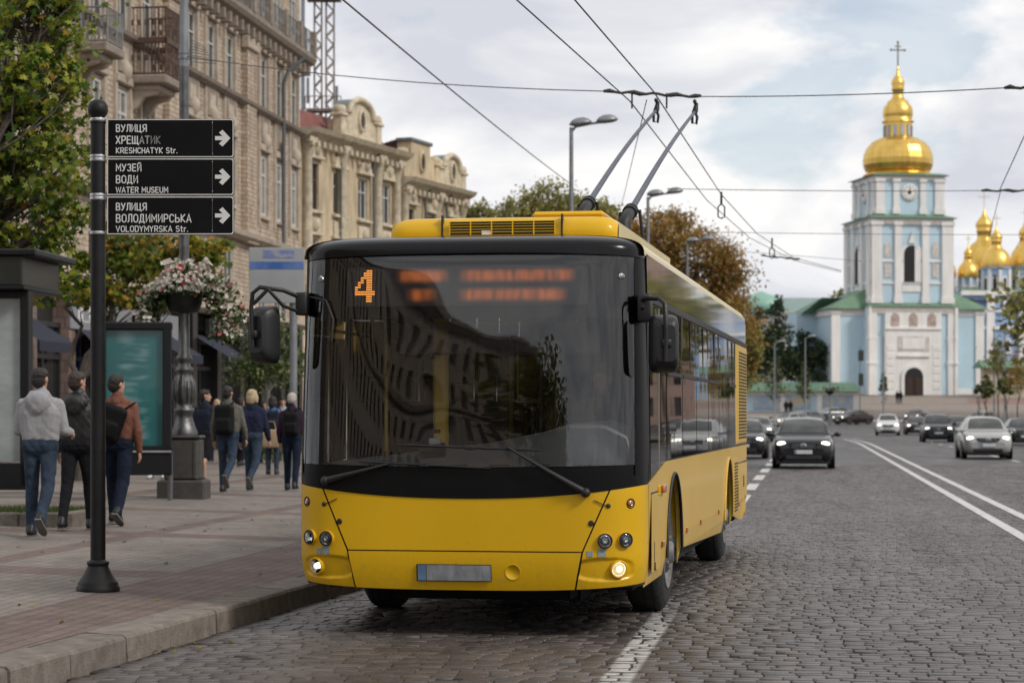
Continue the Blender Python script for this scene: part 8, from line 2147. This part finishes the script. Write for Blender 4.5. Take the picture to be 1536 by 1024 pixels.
P10 = person('person in a red top and white sneakers behind the teal poster panel', XP(236, 45.5), 45.5, 190, 1.70, cloth('dull_red_top', (.22, .05, .05)), cloth('grey_trousers', (.10, .10, .10)), H_BR, (-6, 5, 8, 6), shoe=pm('white_sneaker', (.5, .5, .5), .6), vox=.014, seed=21)
P11 = person('person in a dusty pink top walking towards the viewer behind the tan bag', XP(398, 60), 60, 185, 1.66, cloth('dusty_pink_top', (.30, .16, .16)), cloth('grey_trousers', (.10, .10, .10)), H_BR, (-8, 6, 10, 8), 'bob', vox=.016, seed=23)
P12 = person('person in a pale shirt and dark trousers coming closer far behind the walkers', XP(424, 64), 64, 170, 1.78, cloth('pale_shirt', (.36, .36, .37)), BLKT, H_DK, (10, 6, -10, 10), vox=.016, seed=24)
P13 = person('person in a dark green coat far off between the navy jacket and the backpack', XP(325, 62), 62, 195, 1.72, cloth('dark_green_coat', (.02, .035, .025)), JEAN2, H_BL, (-6, 5, 12, 10), 'bob', kind='coat', vox=.016, seed=26)
# far figures on the square
for i, (px, Y, f_, lb) in enumerate(((1346, 290, 180, 'tiny distant person left of the pair on the square before the tower gate'), (1351, 290, 0, 'tiny distant person right of the pair on the square before the tower gate'), (1179, 262, 180, 'tiny distant person in dark clothes below the mural wall'), (1186, 262, 10, 'tiny distant person nearest the second sapling below the mural wall'))):
    person(lb, XP(px, Y), Y, f_, 1.75, J_NAVY if i % 2 else BLKT, BLKT, H_DK, (8, 6, -8, 10), vox=.03, z=zr(Y) + .03, group='distant people on the square', seed=30 + i)
# driver at the wheel
dl_ = Matrix.Translation((-.316, 16.508, 0)) @ Matrix.Rotation(-math.radians(BUS_Y), 4, 'Z') @ Vector((.80, 1.42, 0))
DRV = person('driver in a dark jacket sitting behind the trolleybus steering wheel', 0, 0, 180 + BUS_Y, 1.76, J_NAVY, BLKT, H_DK, (82, 84, 80, 82), vox=.012, group=None, seat=True, arms=(28, 62, 28, 62), seed=25, loc=(dl_.x, dl_.y, .60))
p = MB(); p.box((0, 0, .48), (.5, .5, .12), MATS['seat_cloth'], .04, seg=2); p.box((0, .26, .9), (.5, .12, .8), MATS['seat_cloth'], .04, seg=2); p.box((0, 0, .2), (.25, .25, .44), B_DARK, .02)
o = p.build('driver_seat', bus); o.location = (.80, 1.46, .56)
for _o in SC.objects:
    for _k in ("_k", "_dz"):
        if _k in _o: del _o[_k]
